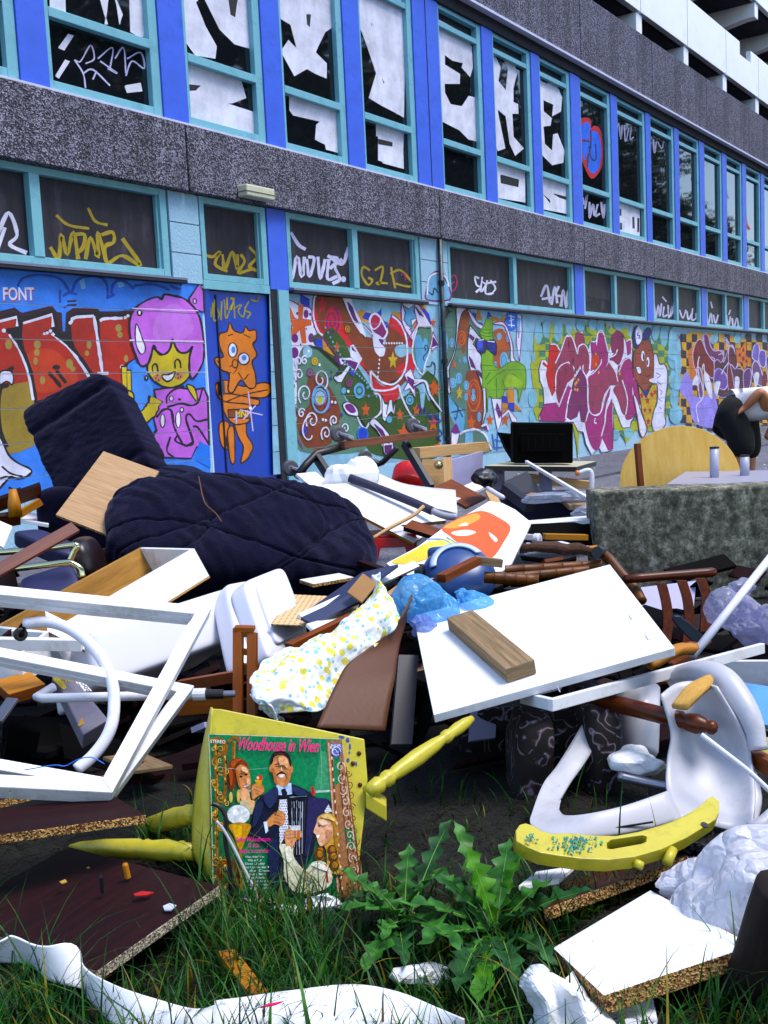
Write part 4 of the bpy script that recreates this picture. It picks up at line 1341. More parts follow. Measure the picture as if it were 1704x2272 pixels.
p.F('7A1A2A', "1500,540 1640,600 1660,900 1560,1000 1540,760", o='D8D0F0', w=8)
p.L('E2E0F4', 10, "440,560 420,660 430,800 480,960 490,1120 400,1240 430,1460|480,720 500,660 510,780|840,640 780,720 740,800")
p.L('1E3A4A', 7, "140,260 170,310 190,250|200,300 220,260 230,300", sm=True)
p.C('8A5A10', 740, 1560, 60, 100)
p.build('mural_painting', wall, JZ, label='graffiti piece of maroon and purple letters on yellow checks')

# ---- the loop painted over the pier by the drainpipe
p = Paint(wall_face(YW - .012))
p.soft = 5
p.R = B4
p.F('7FB2D4', "960,220 975,150 1020,118 1070,140 1098,220 1098,290 960,290", o='7A1A6A', w=7)
p.L(WH, 8, "962,260 972,160 1020,128 1075,150 1095,210", sm=True)
p.L('16324E', 5, "970,240 995,260 1005,220 1030,250|1040,150 1060,150 1085,190", sm=True)
p.build('pier_painting', wall)

# ---- the orange cat and the tag on the door
p = Paint(wall_face(YW + .03))
p.soft = 5
p.R = B3
OR, OB = 'D9860C', '2E1206'
p.F(OR, "1262,985 1300,970 1320,1000 1300,1080 1310,1130 1280,1120 1262,1060", o=OB, w=6)
p.F(OR, "1310,1020 1345,1010 1350,1200 1325,1200 1312,1100", o=OB, w=6)
p.F(OR, "1345,960 1410,965 1420,1050 1455,1110 1440,1160 1420,1190 1385,1210 1400,1120 1370,1060", o=OB, w=6)
p.F(OR, "1285,850 1440,850 1440,960 1400,985 1340,985 1295,930", o=OB, w=7)
p.F(OR, "1240,760 1300,735 1400,770 1500,750 1550,755 1560,800 1520,835 1440,835 1490,850 1480,880 1400,870 1300,860 1255,830", o=OB, w=7)
p.L(OB, 5, "1255,810 1340,815 1440,835|1300,860 1370,830 1440,810 1540,790", sm=True)
p.F('8A4A0A', "1310,905 1435,900 1435,955 1315,950", o=OB, w=5, sm=False)
p.text('MNI', (1355, 948), (1425, 945), (0, -38), 'E8D070', 0, .02)
p.F(OR, "1262,470 1305,455 1322,402 1345,448 1395,462 1412,425 1432,450 1470,448 1475,500 1455,530 1478,590 1450,630 1468,700 1470,770 1430,780 1385,735 1340,805 1312,790 1318,700 1280,680 1240,640 1240,605 1285,600 1262,540", o=OB, w=7)
p.L(OB, 4, "1320,660 1350,640 1360,670 1340,700|1370,690 1400,730 1430,700|1300,700 1330,690|1250,620 1270,650|1310,480 1340,470|1400,470 1440,490", sm=True)
p.C(WH, 1338, 562, 26, 42, o=OB, w=5)
p.C('5A86C8', 1342, 560, 12, 20)
p.C(WH, 1402, 612, 32, 34, o=OB, w=5)
p.C('5A86C8', 1404, 606, 14, 16)
p.C(OR, 1352, 640, 16, 24, o=OB, w=5)
p.L('C9C4FF', 5, "1428,800 1455,1028|1380,905 1510,935|1400,960 1470,880|1345,960 1375,940|1358,920 1360,985", sm=False)
p.C('F4F4FF', 1440, 895, 9, 9)
p.L('9C9418', 7, "1178,290 1185,380 1200,300 1215,370 1225,290|1235,270 1230,390 1260,360 1240,300|1275,280 1270,390|1290,270 1300,380 1330,300|1345,270 1350,380|1340,330 1380,300|1390,300 1370,340 1400,370 1410,310|1430,280 1410,330 1440,350 1420,380|1440,270 1480,280 1490,240")
p.text('17', (1302, 328), (1352, 332), (0, -72), 'C8B040', 0, .02)
p.build('door_painting', door, label='orange standing cat sprayed on blue door')

# ---- tags on the boarded lower panes
p = Paint(wall_face(YL))
p.soft = 6
p.R = B1
YT = 'A89410'
p.L(YT, 13, "205,1010 240,1055 250,960 275,1040 300,950 320,1060|300,960 345,960 340,1010 310,1040|350,1060 370,970 400,1050 400,950 430,1050|415,960 460,950 465,990 430,1010 440,1075 500,1045 575,1085 500,975")
p.L(YT, 9, "230,880 280,920 365,935|360,850 390,905 440,920")
p.L(YT, 10, "830,1040 870,1050 900,1030 880,1080 930,1110|910,1040 920,1100 950,1030 970,1100 970,1040|985,1040 1000,1070 975,1115 1030,1100|1020,1010 1050,1050 1020,1090 1060,1110")
p.L('E8E6FF', 14, "-10,960 35,870 70,960 40,1000 110,1035|20,930 -10,1020")
p.L('DAD8F4', 11, "1180,1060 1195,1140 1215,1050 1235,1130 1245,1050|1255,1060 1265,1130 1285,1060 1260,1050|1300,1050 1310,1140 1330,1060|1345,1060 1340,1140 1380,1130|1350,1050 1380,1060 1350,1100|1400,1060 1370,1090 1390,1140 1360,1160|1340,1045 1400,1080 1425,1010|1190,950 1220,1000 1250,1020", sm=True)
p.C('DAD8F4', 1405, 1142, 10, 12)
p.R = B4
p.L(YT, 11, "610,110 570,90 560,140 600,200 625,170 600,155|640,110 690,90 670,190 650,185 720,190|740,90 765,220|735,130 800,110 870,190 850,210 760,190")
p.L('A81A6A', 5, "1100,160 1130,140 1145,190 1120,240 1105,200 1130,180|800,140 820,130 830,170", sm=True)
p.L(WH, 9, "1280,160 1255,150 1265,200 1290,215 1260,245|1300,150 1290,240 1320,200 1300,180|1330,170 1320,250 1370,250|1325,190 1385,180|1350,170 1380,220 1350,260", sm=True)
p.R = B5
p.L('C4C4DC', 12, "275,270 310,200 330,310|280,285 340,275|340,320 360,210 375,310|385,205 365,260 400,270 395,330|400,330 410,230 430,340|430,340 440,240 480,230 540,300", sm=True)
p.L('141018', 11, "550,320 580,300 570,340|590,350 600,280 620,350|630,280 640,360 680,340 680,300 640,285|560,270 620,290", sm=True)
p.L('CFCDEA', 7, "965,310 975,400 990,320 1000,390 1010,310|1015,270 1040,300|1025,330 1020,390 1045,380|1050,320 1055,400 1075,330 1070,390|1085,310 1080,360 1060,390|1120,350 1140,400 1160,350|1165,360 1175,410 1195,370|1200,340 1195,410 1220,400 1220,370|1285,380 1295,440 1310,370 1320,430|1325,380 1340,430 1355,380|1405,380 1415,460 1430,390|1440,400 1450,460 1470,400 1480,460|1430,350 1420,380|1310,300 1320,340", sm=True)
p.build_split('sprayed_tag', LOWS)

# ---- white roller letters on the upper panes
PW_ = 'ECECFA'
p = Paint(wall_face(YG))
p.soft = 3
p.R = B1
p.F(PW_, "205,-40 265,-40 268,50 205,42", sm=False)
p.F(PW_, "400,-40 445,-40 430,100 440,100", sm=False)
p.F(PW_, "460,-40 500,60 490,100 478,20", sm=False)
p.F(PW_, "530,-40 610,-40 606,150 570,150 535,130", sm=False)
p.F(PW_, "240,195 280,140 300,145 262,205", sm=False)
p.F(PW_, "228,310 268,245 284,250 240,320", sm=False)
p.F(PW_, "512,352 575,340 582,372 520,378", sm=False)
p.L('C8C6EA', 5, "305,245 330,250 370,185 385,240 350,260|305,245 340,300 350,360|340,300 380,285 450,350|380,325 395,290|400,240 460,195 450,280|470,240 505,195 515,300|520,240 575,215 590,280 540,250 515,310|410,250 480,300 440,280")
p.F(PW_, "752,-40 1025,-40 1025,200 960,180 900,120 830,-20 800,10 840,110 885,190 880,238 800,225 752,160", sm=False)
p.F('0A0A12', "930,-40 975,-40 960,70 945,60", sm=False)
p.F(PW_, "760,255 800,260 960,320 985,330 1005,400 950,420 930,425 1040,460 1040,545 760,470", sm=False)
p.F('0A0A12', "760,345 820,352 800,368 760,370", sm=False)
p.F(PW_, "1140,-40 1370,-40 1360,110 1330,130 1300,190 1290,215 1335,260 1335,320 1290,300 1255,280 1205,310 1150,210 1180,165 1215,200 1190,100 1140,70", sm=False)
p.F('0A0A12', "1255,60 1270,60 1265,110 1258,100", sm=False)
p.F(PW_, "1185,390 1375,440 1380,625 1335,610 1330,590 1290,570 1295,510 1310,495 1200,470 1185,450", sm=False)
p.F(PW_, "1465,-40 1660,-40 1650,480 1560,430 1510,400 1540,300 1500,180 1470,100", sm=False)
p.F('0A0A12', "1520,100 1560,0 1590,60 1570,170", sm=False)
p.F('0A0A12', "1540,230 1590,240 1600,330 1570,340", sm=False)
p.F(PW_, "1540,505 1645,540 1650,690 1565,665 1570,640 1610,650 1605,600 1565,590 1570,570 1610,580 1540,555", sm=False)
p.R = B2
p.F(PW_, "-20,540 88,570 82,725 -20,690", sm=False)
p.F('0A0A12', "-20,600 40,615 40,630 -20,620", sm=False)
p.F(PW_, "-60,-20 60,-20 85,500 60,490 20,380 -20,300", sm=False)
p.F(PW_, "228,80 300,120 340,160 350,180 350,160 380,200 385,290 375,330 340,290 345,270 300,260 265,235 265,280 330,320 330,360 265,360 265,400 290,450 340,460 370,415 395,420 402,610 370,600 330,560 250,520 240,400", sm=False)
p.F(PW_, "462,200 505,290 495,350 530,390 540,300 525,270 525,240 570,290 575,320 560,380 560,440 580,450 582,490 555,490 560,590 605,640 570,670 548,620 530,500 490,470 525,640 495,650 480,590 470,420 480,340", sm=False)
p.F(PW_, "660,300 690,370 735,340 770,420 765,480 730,500 735,450 690,430 690,480 725,510 720,540 690,545 695,620 730,650 735,580 750,575 780,650 775,700 730,710 680,660 665,500", sm=False)
p.F(PW_, "485,690 610,720 612,872 485,850", sm=False)
p.F('0A0A12', "508,755 585,775 583,805 508,788", sm=False)
p.F(PW_, "685,755 790,790 790,920 690,900 690,840 720,880 720,860 690,835", sm=False)
p.F('0A0A12', "735,835 790,850 790,860 760,850", sm=False)
p.F(PW_, "1015,875 1105,905 1105,1018 1015,1000", sm=False)
p.L('2A2A3A', 8, "1078,935 1080,985|1022,900 1022,930|1025,960 1026,990|1100,940 1100,1000", sm=False)
p.F('B82A12', "840,520 890,512 895,555 910,545 935,560 945,640 940,720 905,768 880,740 850,660 845,590", sm=True)
p.F('3A6AE0', "855,545 885,530 893,570 880,600 860,600", sm=True)
p.F('3A6AE0', "900,570 925,575 938,640 930,720 905,745 885,720 885,640 870,690 858,640 870,605 890,610", sm=True)
p.L('14142E', 5, "895,560 895,620 885,640|915,620 918,680 905,690 890,660 895,630|860,605 890,610|880,720 885,660", sm=True)
p.L('9A9AB8', 5, "1000,530 1005,570 1015,530 1025,600 1030,540|1040,540 1045,610 1060,550|1070,545 1065,600 1080,590|1150,610 1150,650|1165,600 1170,660 1180,610 1200,640 1210,610", sm=True)
p.L('B8B8D4', 7, "860,850 865,880 880,840 870,900|890,870 890,940 905,880 910,930|925,880 915,930 935,920|940,870 950,940 955,880", sm=True)
p.L('C8562A', 8, "1560,900 1565,960 1580,990", sm=True)
p.L('B8B8D4', 4, "1475,800 1490,850 1480,860", sm=True)
p.build_split('painted_letter', [(w, a - .05, b_ + .05, z0, z1) for w, a, b_ in WINDOWS for z0, z1 in ((3, 3.96), (3.96, 9))])
# ================================================================== THE DUMPED THINGS
UP = V((0, 0, 1))
FW = V((_F.x, _F.y, 0)).normalized()
RT = V((_R.x, _R.y, 0)).normalized()
m_lam = plain('white_laminate', 'E4E4E8', .35, .05, 4, dirt='A8A298', damt=.4, dscale=6, specks='4A443C')
m_lam2 = plain('white_painted_wood', 'DADADF', .45, .06, 6, .1, 50, dirt='7E766C', damt=.65, dscale=9, specks='3A342C')
m_chip = speckle('chipboard_core', '4A2E18', '9A7048', 'D2B080', 300, .95, .5)
m_chipg = speckle('grey_chipboard_core', '5A5048', '9C9080', 'C8BEAC', 320, .95, .4)
m_navy = plain('navy_quilted_cloth', '08071A', .95, .25, 14, .5, 160, spec=.1, dirt='34323E', damt=.35)
m_navy.node_tree.nodes['Principled BSDF'].inputs['Sheen Weight'].default_value = .16
m_navy.node_tree.nodes['Principled BSDF'].inputs['Sheen Tint'].default_value = (.55, .55, 1, 1)
m_navy.node_tree.nodes['Principled BSDF'].inputs['Sheen Roughness'].default_value = .4
m_dbrown = wood('dark_brown_veneer', '14070A', '240E10', .6, 50, 3, spec=.12, dirt='2E1C1A')
m_brown = wood('brown_wood', '4A2410', '7A4420', .5, 55, 4)
m_tan = wood('tan_wood', '8A5A20', 'B07C38', .5, 55, 4)
m_beech = wood('beech_board', 'A88866', 'C0A27E', .55, 90, 4)
m_ply = wood('yellow_plywood', 'D0A868', 'E0BC80', .5, 25, 5)
m_grey = wood('weathered_timber', '5A4A36', '94806A', .85, 70, 5, bmp=.5)
m_dark2 = plain('black_shadow_board', '060506', .9, .3, 8, spec=.1)  # near-black; carries deep shade inside the heap, also plain black fittings
m_plast = plain('white_plastic', 'D2D2DC', .3, .04, 3, dirt='B8B4AE', damt=.3)
m_lav = plain('pale_grey_panel', '9C9AB8', .6, .08, 4)
m_metalw = plain('white_tube_paint', 'D4D4DE', .35, .06, 8, dirt='8A8A90', damt=.5, dscale=14)
m_blackm = plain('black_metal', '0E0C10', .45, .3, 20, dirt='2E2420')
m_chrome = plain('chrome_tube', 'C8C4A0', .15, .05, 10, metal=1.0)
m_steel = plain('grey_steel', '8C8C94', .3, .1, 20, metal=.8)
m_yel = plain('yellow_chair_paint', 'B2A858', .4, .08, 5, .08, 60, dirt='6E6838', damt=.6, dscale=16, specks='3A3818')
m_red = plain('red_plastic', 'B41410', .35, .1, 4)
m_rubber = plain('grey_castor_rubber', '55525A', .6, .15, 20)
m_string = plain('black_cable', '0C0C10', .4)

# ------------------------------------------------------------------ record sleeve and the yellow chair
lp_n = None
def lp_setup():
    tl, bl, br = P(D2(95, 115), 2.23), P(D2(140, 1680), 2.09), P(D2(1530, 1650), 2.115)
    n = (br - bl).cross(tl - bl).normalized()
    return bl, (n if n.dot(CAM - bl) > 0 else -n)
LPO, LPN = lp_setup()
lpf = lambda uv, lift=0.0: PP(uv, LPO + LPN * lift, LPN)
sleeve_c = [lpf(D2(95, 115)), lpf(D2(1320, 165)), lpf(D2(1530, 1650)), lpf(D2(140, 1680))]
LP = MB()
LP.hexa(sleeve_c + [c - LPN * .004 for c in sleeve_c], 0)
sleeve = LP.build('record_sleeve', plain('sleeve_card', 'E0DED4', .4, .05), bevel=.001)
tag(sleeve, 'accordion record sleeve with green cover leaning on yellow chair seat in grass', 'record sleeve')
p = Paint(lpf, .00005, .0006)
p.R = D2
G1 = '2F7A50'
p.F(G1, "95,115 1320,165 1530,1650 140,1680", sm=False)
p.F('4C9068', "1130,270 1200,290 1220,640 1060,640", sm=False)
p.L('B8CCC4', 20, "130,640 600,640|1080,650 1240,640", sm=False)
GO, GD = '8A5A20', '4A2E12'
p.F('30603F', "118,190 360,190 400,1660 150,1670", sm=False)
p.L(GO, 26, "150,170 170,600 165,1000 180,1640|235,200 250,600 235,760|330,190 320,420 315,640", sm=False)
p.L('B98440', 9, "158,170 178,600 173,1000 188,1640|243,200 258,600|338,190 328,420 323,640", sm=False)
for y0, sp in ((260, 1), (380, -1), (450, 1), (580, -1), (700, 1), (880, -1), (960, 1), (1300, -1), (1380, 1)):
    p.spiral(GO, 16, 205 if sp > 0 else 160, y0, 48, 1.2, .9, 1.2 * sp, sp)
    p.spiral('C89A58', 6, 208 if sp > 0 else 163, y0, 46, 1.2, .9, 1.2 * sp, sp)
p.L(GO, 24, "110,170 200,160 260,230 230,330|270,190 340,150 380,190|160,330 230,290", sm=True)
p.text('STEREO', (110, 200), (250, 205), (0, -30), 'E8E4D0', 0, .02)
p.F('6E4020', "180,1300 350,1300 340,1660 190,1665", sm=True)
for y in range(1310, 1650, 60):
    p.spiral('A8762E', 12, 240, y, 44, 1.3, 1.2, y, 1)
p.F('8E2A1E', "330,1390 380,1360 390,1500 330,1510", sm=True)
# right column
p.F('9A6E50', "1180,180 1320,175 1530,1640 1290,1640", sm=False)
p.F(G1, "1330,1000 1440,960 1470,1160 1400,1180", sm=False)
p.F(G1, "1240,230 1300,300 1310,560 1250,600", sm=False)
p.L('D0A890', 14, "1200,200 1290,1640|1330,220 1500,1620", sm=False)
p.L('6A3E24', 12, "1222,200 1315,1640|1290,420 1420,1640|1360,420 1515,1640", sm=False)
for k in range(11):
    p.spiral('E0C4B0', 9, 1310 + k * 14, 420 + k * 105, 50, 1.3, .8, k * 1.3, 1 if k % 2 else -1)
    p.spiral('70442A', 8, 1380 + k * 12, 480 + k * 105, 40, 1.2, .8, k * 2.0, -1 if k % 2 else 1)
p.F('5A66A0', "1215,205 1315,205 1320,300 1270,345 1222,300", sm=False)
p.ring('E8E8F8', 1270, 275, 38, 38, 7)
p.L('E8E8F8', 6, "1235,270 1260,258 1280,285 1305,275", sm=True)
p.text('PHILIPS', (1222, 236), (1312, 236), (0, -22), 'F4F4FF', 0, .02)
# woman at left
SK, SK2 = 'C98A62', 'E0AC86'
p.F('7A3A18', "275,400 320,350 390,340 450,390 470,470 440,480 380,420 350,560 300,640 270,540", sm=True)
p.F(SK, "345,450 390,400 450,430 480,520 480,600 450,640 410,640 370,590", sm=True)
p.F(SK2, "390,620 460,630 480,720 520,740 500,820 420,760 380,680", sm=True)
p.C('2A1410', 392, 510, 15, 9)
p.C('2A1410', 440, 490, 15, 9)
p.L('3A1A10', 5, "370,492 410,484|425,470 460,464", sm=False)
p.F('F0E8E0', "415,600 470,572 460,602 430,612", o='9A2A20', w=4)
p.L('A86840', 4, "420,520 432,558 418,562", sm=True)
p.F('C0B290', "380,740 440,730 500,800 560,700 540,820 470,860 420,830", sm=True)
p.F(SK, "500,590 560,570 600,600 600,660 550,690 500,720 490,650", o='8A5230', w=4)
p.L('8A5230', 4, "520,600 570,620|515,630 570,650|520,660 560,675", sm=False)
p.F('C89A3A', "520,540 590,540 575,600 540,600", sm=False)
p.C('C84A3A', 565, 520, 26, 26)
p.C('E8C8B0', 548, 520, 12, 14)
# man with accordion
JK = '12162A'
p.F(JK, "540,730 600,680 720,600 860,580 1000,640 1080,700 1190,720 1230,780 1160,900 1080,960 1060,1200 900,1500 880,1590 760,1640 640,1500 640,1180 440,1040 470,950 500,840", sm=True)
p.F('B8CCE8', "715,590 780,560 855,570 865,670 800,680 740,680", sm=False)
p.F('0E1020', "760,630 800,620 820,660 810,720 780,720", sm=False)
p.F(SK, "668,400 700,330 760,300 830,330 858,420 852,500 830,570 780,605 730,580 690,500", sm=True)
p.C(SK, 668, 440, 14, 34)
p.C(SK, 858, 440, 14, 34)
p.F('1A1210', "660,400 670,320 720,280 800,280 845,330 855,420 835,390 820,340 760,310 700,330 685,380", sm=True)
p.L('2A1A14', 8, "700,400 745,392|785,392 830,400", sm=True)
p.L('3A2018', 6, "705,418 740,414|788,414 825,418", sm=True)
p.F('2A1812', "720,490 765,462 805,485 800,500 765,480 725,502", sm=True)
p.F('F0E6DC', "735,495 795,490 780,515 750,518", sm=True)
p.L('9A5A3A', 5, "770,410 780,450 760,456|715,470 705,500|815,465 825,495", sm=True)
p.F('0A0A10', "735,690 1000,680 1010,760 970,1240 880,1240 860,1000 740,820", sm=False)
p.F('E4E4EE', "738,725 815,720 830,1000 750,1150", sm=False)
for j in range(17):
    for i in range(4):
        p.C('101016', 750 + i * 20 + (10 if j % 2 else 0), 735 + j * 24, 5.5, 7, n=6)
        p.off -= p.step
p.off += p.step
p.F('E4E4EE', "1140,820 1190,750 1230,830 1180,850", sm=False)
for j in range(4):
    for i in range(4):
        p.C('101016', 1160 + i * 17, 775 + j * 20, 4, 5, n=6)
        p.off -= p.step
p.off += p.step
p.L('C8C8D8', 4, "860,740 870,1230|905,730 905,1230|940,740 930,1230|960,740 955,1220|840,700 1000,690", sm=False)
p.L('3A3A4A', 4, "880,740 885,1230|985,720 960,1230|1000,980 1050,960", sm=False)
p.F('26224A', "1010,700 1180,710 1200,760 1120,900 1060,1000 1010,1240 980,1240", sm=False)
p.F('C01A1A', "1035,610 1060,600 1075,680 1050,690", sm=False)
p.F(SK, "625,930 680,860 720,820 780,840 800,880 770,960 700,950 650,975", o='7A4428', w=4)
p.L('7A4428', 5, "700,860 770,880|700,890 775,915|690,920 765,945", sm=False)
p.F('D8E4F4', "600,930 630,920 645,1010 620,1035", sm=False)
p.C('D8DCDC', 370, 860, 105, 90, o='8A8E88', w=5)
p.C('F4F4F4', 345, 840, 24, 30)
p.F('B88A14', "285,950 480,950 440,1080 400,1180 370,1180 330,1060", o='6A4A10', w=5)
p.F('D8AC2A', "320,970 400,970 390,1080 350,1080", sm=True)
p.L('8A6A20', 26, "385,1180 400,1560", sm=False)
p.C('C8B070', 300, 700, 16, 50)
p.C('C8B070', 370, 690, 16, 60)
# woman at right
p.F('C89A5A', "1090,930 1130,860 1210,850 1270,900 1290,1050 1290,1250 1330,1400 1200,1380 1180,1200 1150,1130", sm=True)
p.F('E0AE90', "1080,960 1110,900 1170,900 1230,950 1240,1040 1190,1120 1130,1150 1100,1110 1085,1050 1060,1020", sm=True)
p.C('3A2A2A', 1112, 965, 12, 7)
p.F('F4EAE0', "1085,1050 1120,1042 1110,1075 1092,1075", o='B04030', w=4)
for x, y in ((1115, 1200), (1120, 1260), (1230, 1190), (1240, 1250), (1250, 1330), (1110, 1230)):
    p.C('5A3418', x, y, 46, 52)
    p.C('A8783A', x + 8, y - 8, 26, 30)
p.F('DCD8C0', "745,1150 790,1130 870,1150 880,1250 980,1370 1050,1300 1150,1290 1220,1380 1230,1490 1130,1560 950,1590 850,1540 790,1420 785,1280", sm=True)
p.L('A8A488', 5, "800,1300 820,1420 900,1530|880,1260 960,1400|1000,1380 1120,1480", sm=True)
p.F('D49A74', "795,1090 800,1020 850,980 930,990 950,1060 900,1100 870,1160 830,1185", o='8A5230', w=4)
p.L('8A5230', 4, "810,1020 880,1000|805,1050 890,1040|815,1080 900,1070", sm=False)
p.F('D07A28', "880,1000 940,1000 935,1090 900,1090", sm=False)
p.F('D8DCE0', "830,960 940,960 940,1005 860,1005", sm=False)
p.F('B81A1A', "1160,1310 1180,1320 1200,1490 1180,1480", sm=False)
# lettering
p.text('Woodhouse in Wien', (372, 262), (1110, 285), (6, -118), 'F0408A', .35, .012)
for t_, y, x0, x1, h in (('John Woodhouse', 1105, 345, 665, 42), ('& his', 1160, 455, 560, 40), ('magic accordion', 1210, 370, 668, 40)):
    p.text(t_, (x0, y), (x1, y), (0, -h), 'E03A96', .2, .01)
for k, (t_, x0, x1) in enumerate((('Wien bleibt Wien', 430, 605), ('Wiener Blut', 455, 580), ('Drei Lieder', 430, 615), ('Heut kommt der Mann', 400, 710), ('An der Donau', 390, 700), ('Radetzky Marsch', 470, 620), ('Wiener Fiakerlied', 440, 625), ('Wien nur du allein', 430, 665), ('Annen Polka', 450, 645), ('Wiener Bonbons', 430, 690))):
    p.text(t_, (x0, 1258 + k * 32), (x1, 1256 + k * 32), (0, -20), 'D8D4DC', 0, .008)
p.F('E4E4DC', "350,1625 760,1640 740,1668 350,1668", sm=False)
p.F('E4E4DC', "1040,1630 1220,1618 1200,1655 1040,1660", sm=False)
def cover_mat():
    m, nt, b = nodes_of('printed_cover')
    a = nt.nodes.new('ShaderNodeAttribute')
    a.attribute_name = 'paint'
    n = tex(nt, 'ShaderNodeTexNoise', coords(nt), 140, Detail=4.0)
    out = mixc(nt, .8, a.outputs['Color'], ramp(nt, n.outputs[0], [(.3, 'B0B0B0'), (.7, 'FFFFFF')]), 'MULTIPLY')
    nt.links.new(out, b.inputs['Base Color'])
    b.inputs['Roughness'].default_value = .22
    return m
# tone on the figures: shaded cheeks, lapels, folds, hair lights
for col, t_ in (('A86A46', "668,440 690,500 700,560 730,590 715,520 700,440"), ('E2AC86', "740,330 800,330 830,380 820,430 780,400 750,400"), ('B87A54', "820,460 850,440 845,520 820,575 790,600 815,530"), ('E6B894', "765,420 778,450 772,458 760,452"),
                ('A8683E', "345,460 365,450 385,590 410,640 380,610"), ('E8BC94', "400,420 440,430 460,470 430,470 405,455"), ('E8B898', "455,520 478,560 470,590 445,570"), ('F0C8AC', "1110,910 1160,905 1190,940 1150,960 1110,940"), ('C08A6A', "1180,1000 1235,1030 1195,1110 1150,1140 1180,1070"),
                ('232A4A', "600,690 720,610 735,690 700,760 650,800"), ('232A4A', "870,600 990,650 1000,680 900,680"), ('0A0C18', "735,680 745,760 720,840 690,800 715,740"), ('1E2440', "520,800 560,740 600,760 560,900 500,980"), ('1C2240', "650,1180 720,1080 740,1300 700,1480 660,1400"),
                ('3A2418', "700,300 760,290 800,300 780,312 720,315"), ('A0562A', "300,380 350,350 400,350 360,380 320,440"), ('9A4E22', "280,460 300,420 320,500 300,600"), ('E8C888', "1130,870 1210,860 1260,920 1200,900 1150,890"), ('A87A3E', "1240,920 1280,980 1290,1200 1260,1150 1250,1000"),
                ('F0ECD8', "800,1160 850,1160 860,1260 830,1300 800,1240"), ('B8B49A', "900,1330 980,1400 1080,1480 1000,1460 920,1400"), ('F4F0E0', "1040,1320 1140,1305 1200,1380 1120,1360")):
    p.F(col, t_)
for k in range(14):
    y = 230 + k * 100
    p.C('D8AE6A', 158 + (k % 2) * 88, y, 9, 14, n=8)
    p.C('3A220E', 176 + (k % 2) * 80, y + 46, 10, 18, n=8)
    p.spiral('E0B878', 5, 140 + (k % 3) * 60, y + 30, 26, 1.1, .9, k, 1 if k % 2 else -1)
    p.C('E8D0B4', 1220 + k * 8, y + 10, 8, 16, n=8)
    p.C('54301C', 1300 + k * 14, y + 60, 9, 20, n=8)
for k in range(26):
    p.L('C8CCD8' if k % 2 else '50546A', 3, "%d,%d %d,%d" % (858 + (k % 5) * 22, 740 + (k // 5) * 90, 862 + (k % 5) * 22, 800 + (k // 5) * 90), sm=False)
# wear: creases and a scuffed edge
p.wob = 1.2
p.L('8FA89A', 3, "150,420 420,445 640,430|1120,180 1135,420 1128,620|560,1560 700,1480 860,1470", sm=True)
p.L('C8C4B4', 5, "97,118 118,700 140,1670|100,119 700,140 1315,167", sm=False)
p.build('cover_print', sleeve, mat=cover_mat())

YC = thing('yellow_chair', 'yellow painted chair tipped over with its seat propping the record sleeve', 'chair', PZ((640, 1960), 0))
sback = LPN * -.012
sf = lambda uv: PP(uv, LPO + sback, LPN)
out = [sf(A5(x, y)) for x, y in pl("165,28 215,30 560,100 968,188 985,400 972,560 945,790 930,960 900,1010 240,1010 190,960 165,900 160,700")]
seat = MB().prism(out, -LPN * .035).build('seat', m_yel, YC, bevel=.006)
# rounded rim on the left, seen as the curved flank of the seat
rows = [[sf(A5(x, y)) - LPN * q for q in (0.001, .012, .03)] for x, y in ((165, 28), (162, 300), (160, 600), (166, 880))]
lf = [pl("165,28 130,240 112,420"), ]
fl = []
for (xa, ya), (xb, yb) in zip(pl("168,26 160,200 158,400 160,600 164,800 175,930"), pl("163,24 118,230 84,430 66,610 76,800 150,935")):
    a_ = sf(A5(xa, ya))
    b_ = PP(A5(xb, yb), LPO + sback - LPN * .05, LPN)
    fl.append([a_, a_.lerp(b_, .5) + LPN * .006, b_])
sheet('seat_flank', fl, m_yel, YC, th=.004, nu=3, nv=4)
def turned(name, a, b, prof, mat, parent, n=18, **tg):
    o = MB().lathe(a, b, prof, n).build(name, mat, parent, smooth=True)
    return tag(o, **tg)
LEG = [(a_, r_ * .8) for a_, r_ in [(0, .019), (.05, .021), (.10, .0235), (.13, .016), (.16, .0225), (.19, .0225), (.22, .016), (.26, .02), (.45, .024), (.62, .0195), (.70, .014), (.72, .019), (.75, .019), (.78, .015), (.85, .0185), (.93, .016), (1, .009)]]
turned('leg', P(A5(985, 470), 2.20), P(A5(1535, 80), 2.42), LEG, m_yel, YC)
turned('leg', P(A4(1200, 800), 2.20), P(A4(430, 770), 2.38), [(0, .019), (.08, .018), (.1, .022), (.14, .019), (.22, .024), (.34, .02), (.37, .023), (.4, .019), (.44, .023), (.7, .02), (.9, .013), (1, .005)], m_yel, YC)
turned('leg', P(A4(1210, 560), 2.26), P(A4(820, 670), 2.6), [(0, .021), (.08, .018), (.12, .023), (.16, .021), (.3, .025), (1, .018)], m_yel, YC)
MB().obox(P(A5(975, 470), 2.19), P(A5(1085, 540), 2.2) - P(A5(975, 470), 2.19), P(A5(975, 555), 2.19) - P(A5(975, 470), 2.19), FW * .05).build('corner_block', m_yel, YC, bevel=.003)
for x, y in ((940, 265), (945, 430), (908, 318)):
    c = sf(A5(x, y))
    MB().lathe(c, c + LPN * .004, [(0, .005), (.6, .005), (1, .002)], 10).build('screw', plain('rusty_screw', '4A2A1A', .5, metal=.6), YC)
p = Paint(lambda uv, lift: PP(uv, LPO + sback + LPN * lift, LPN), .00005, .0005)
p.R = A5
for x, y, rx, ry in ((850, 180, 14, 8), (880, 195, 10, 14), (892, 230, 6, 18), (882, 300, 8, 12), (840, 175, 8, 5), (925, 320, 5, 14), (890, 260, 5, 8)):
    p.C('2A3F8A', x, y, rx, ry, n=9)
p.build('paint_stain', seat)
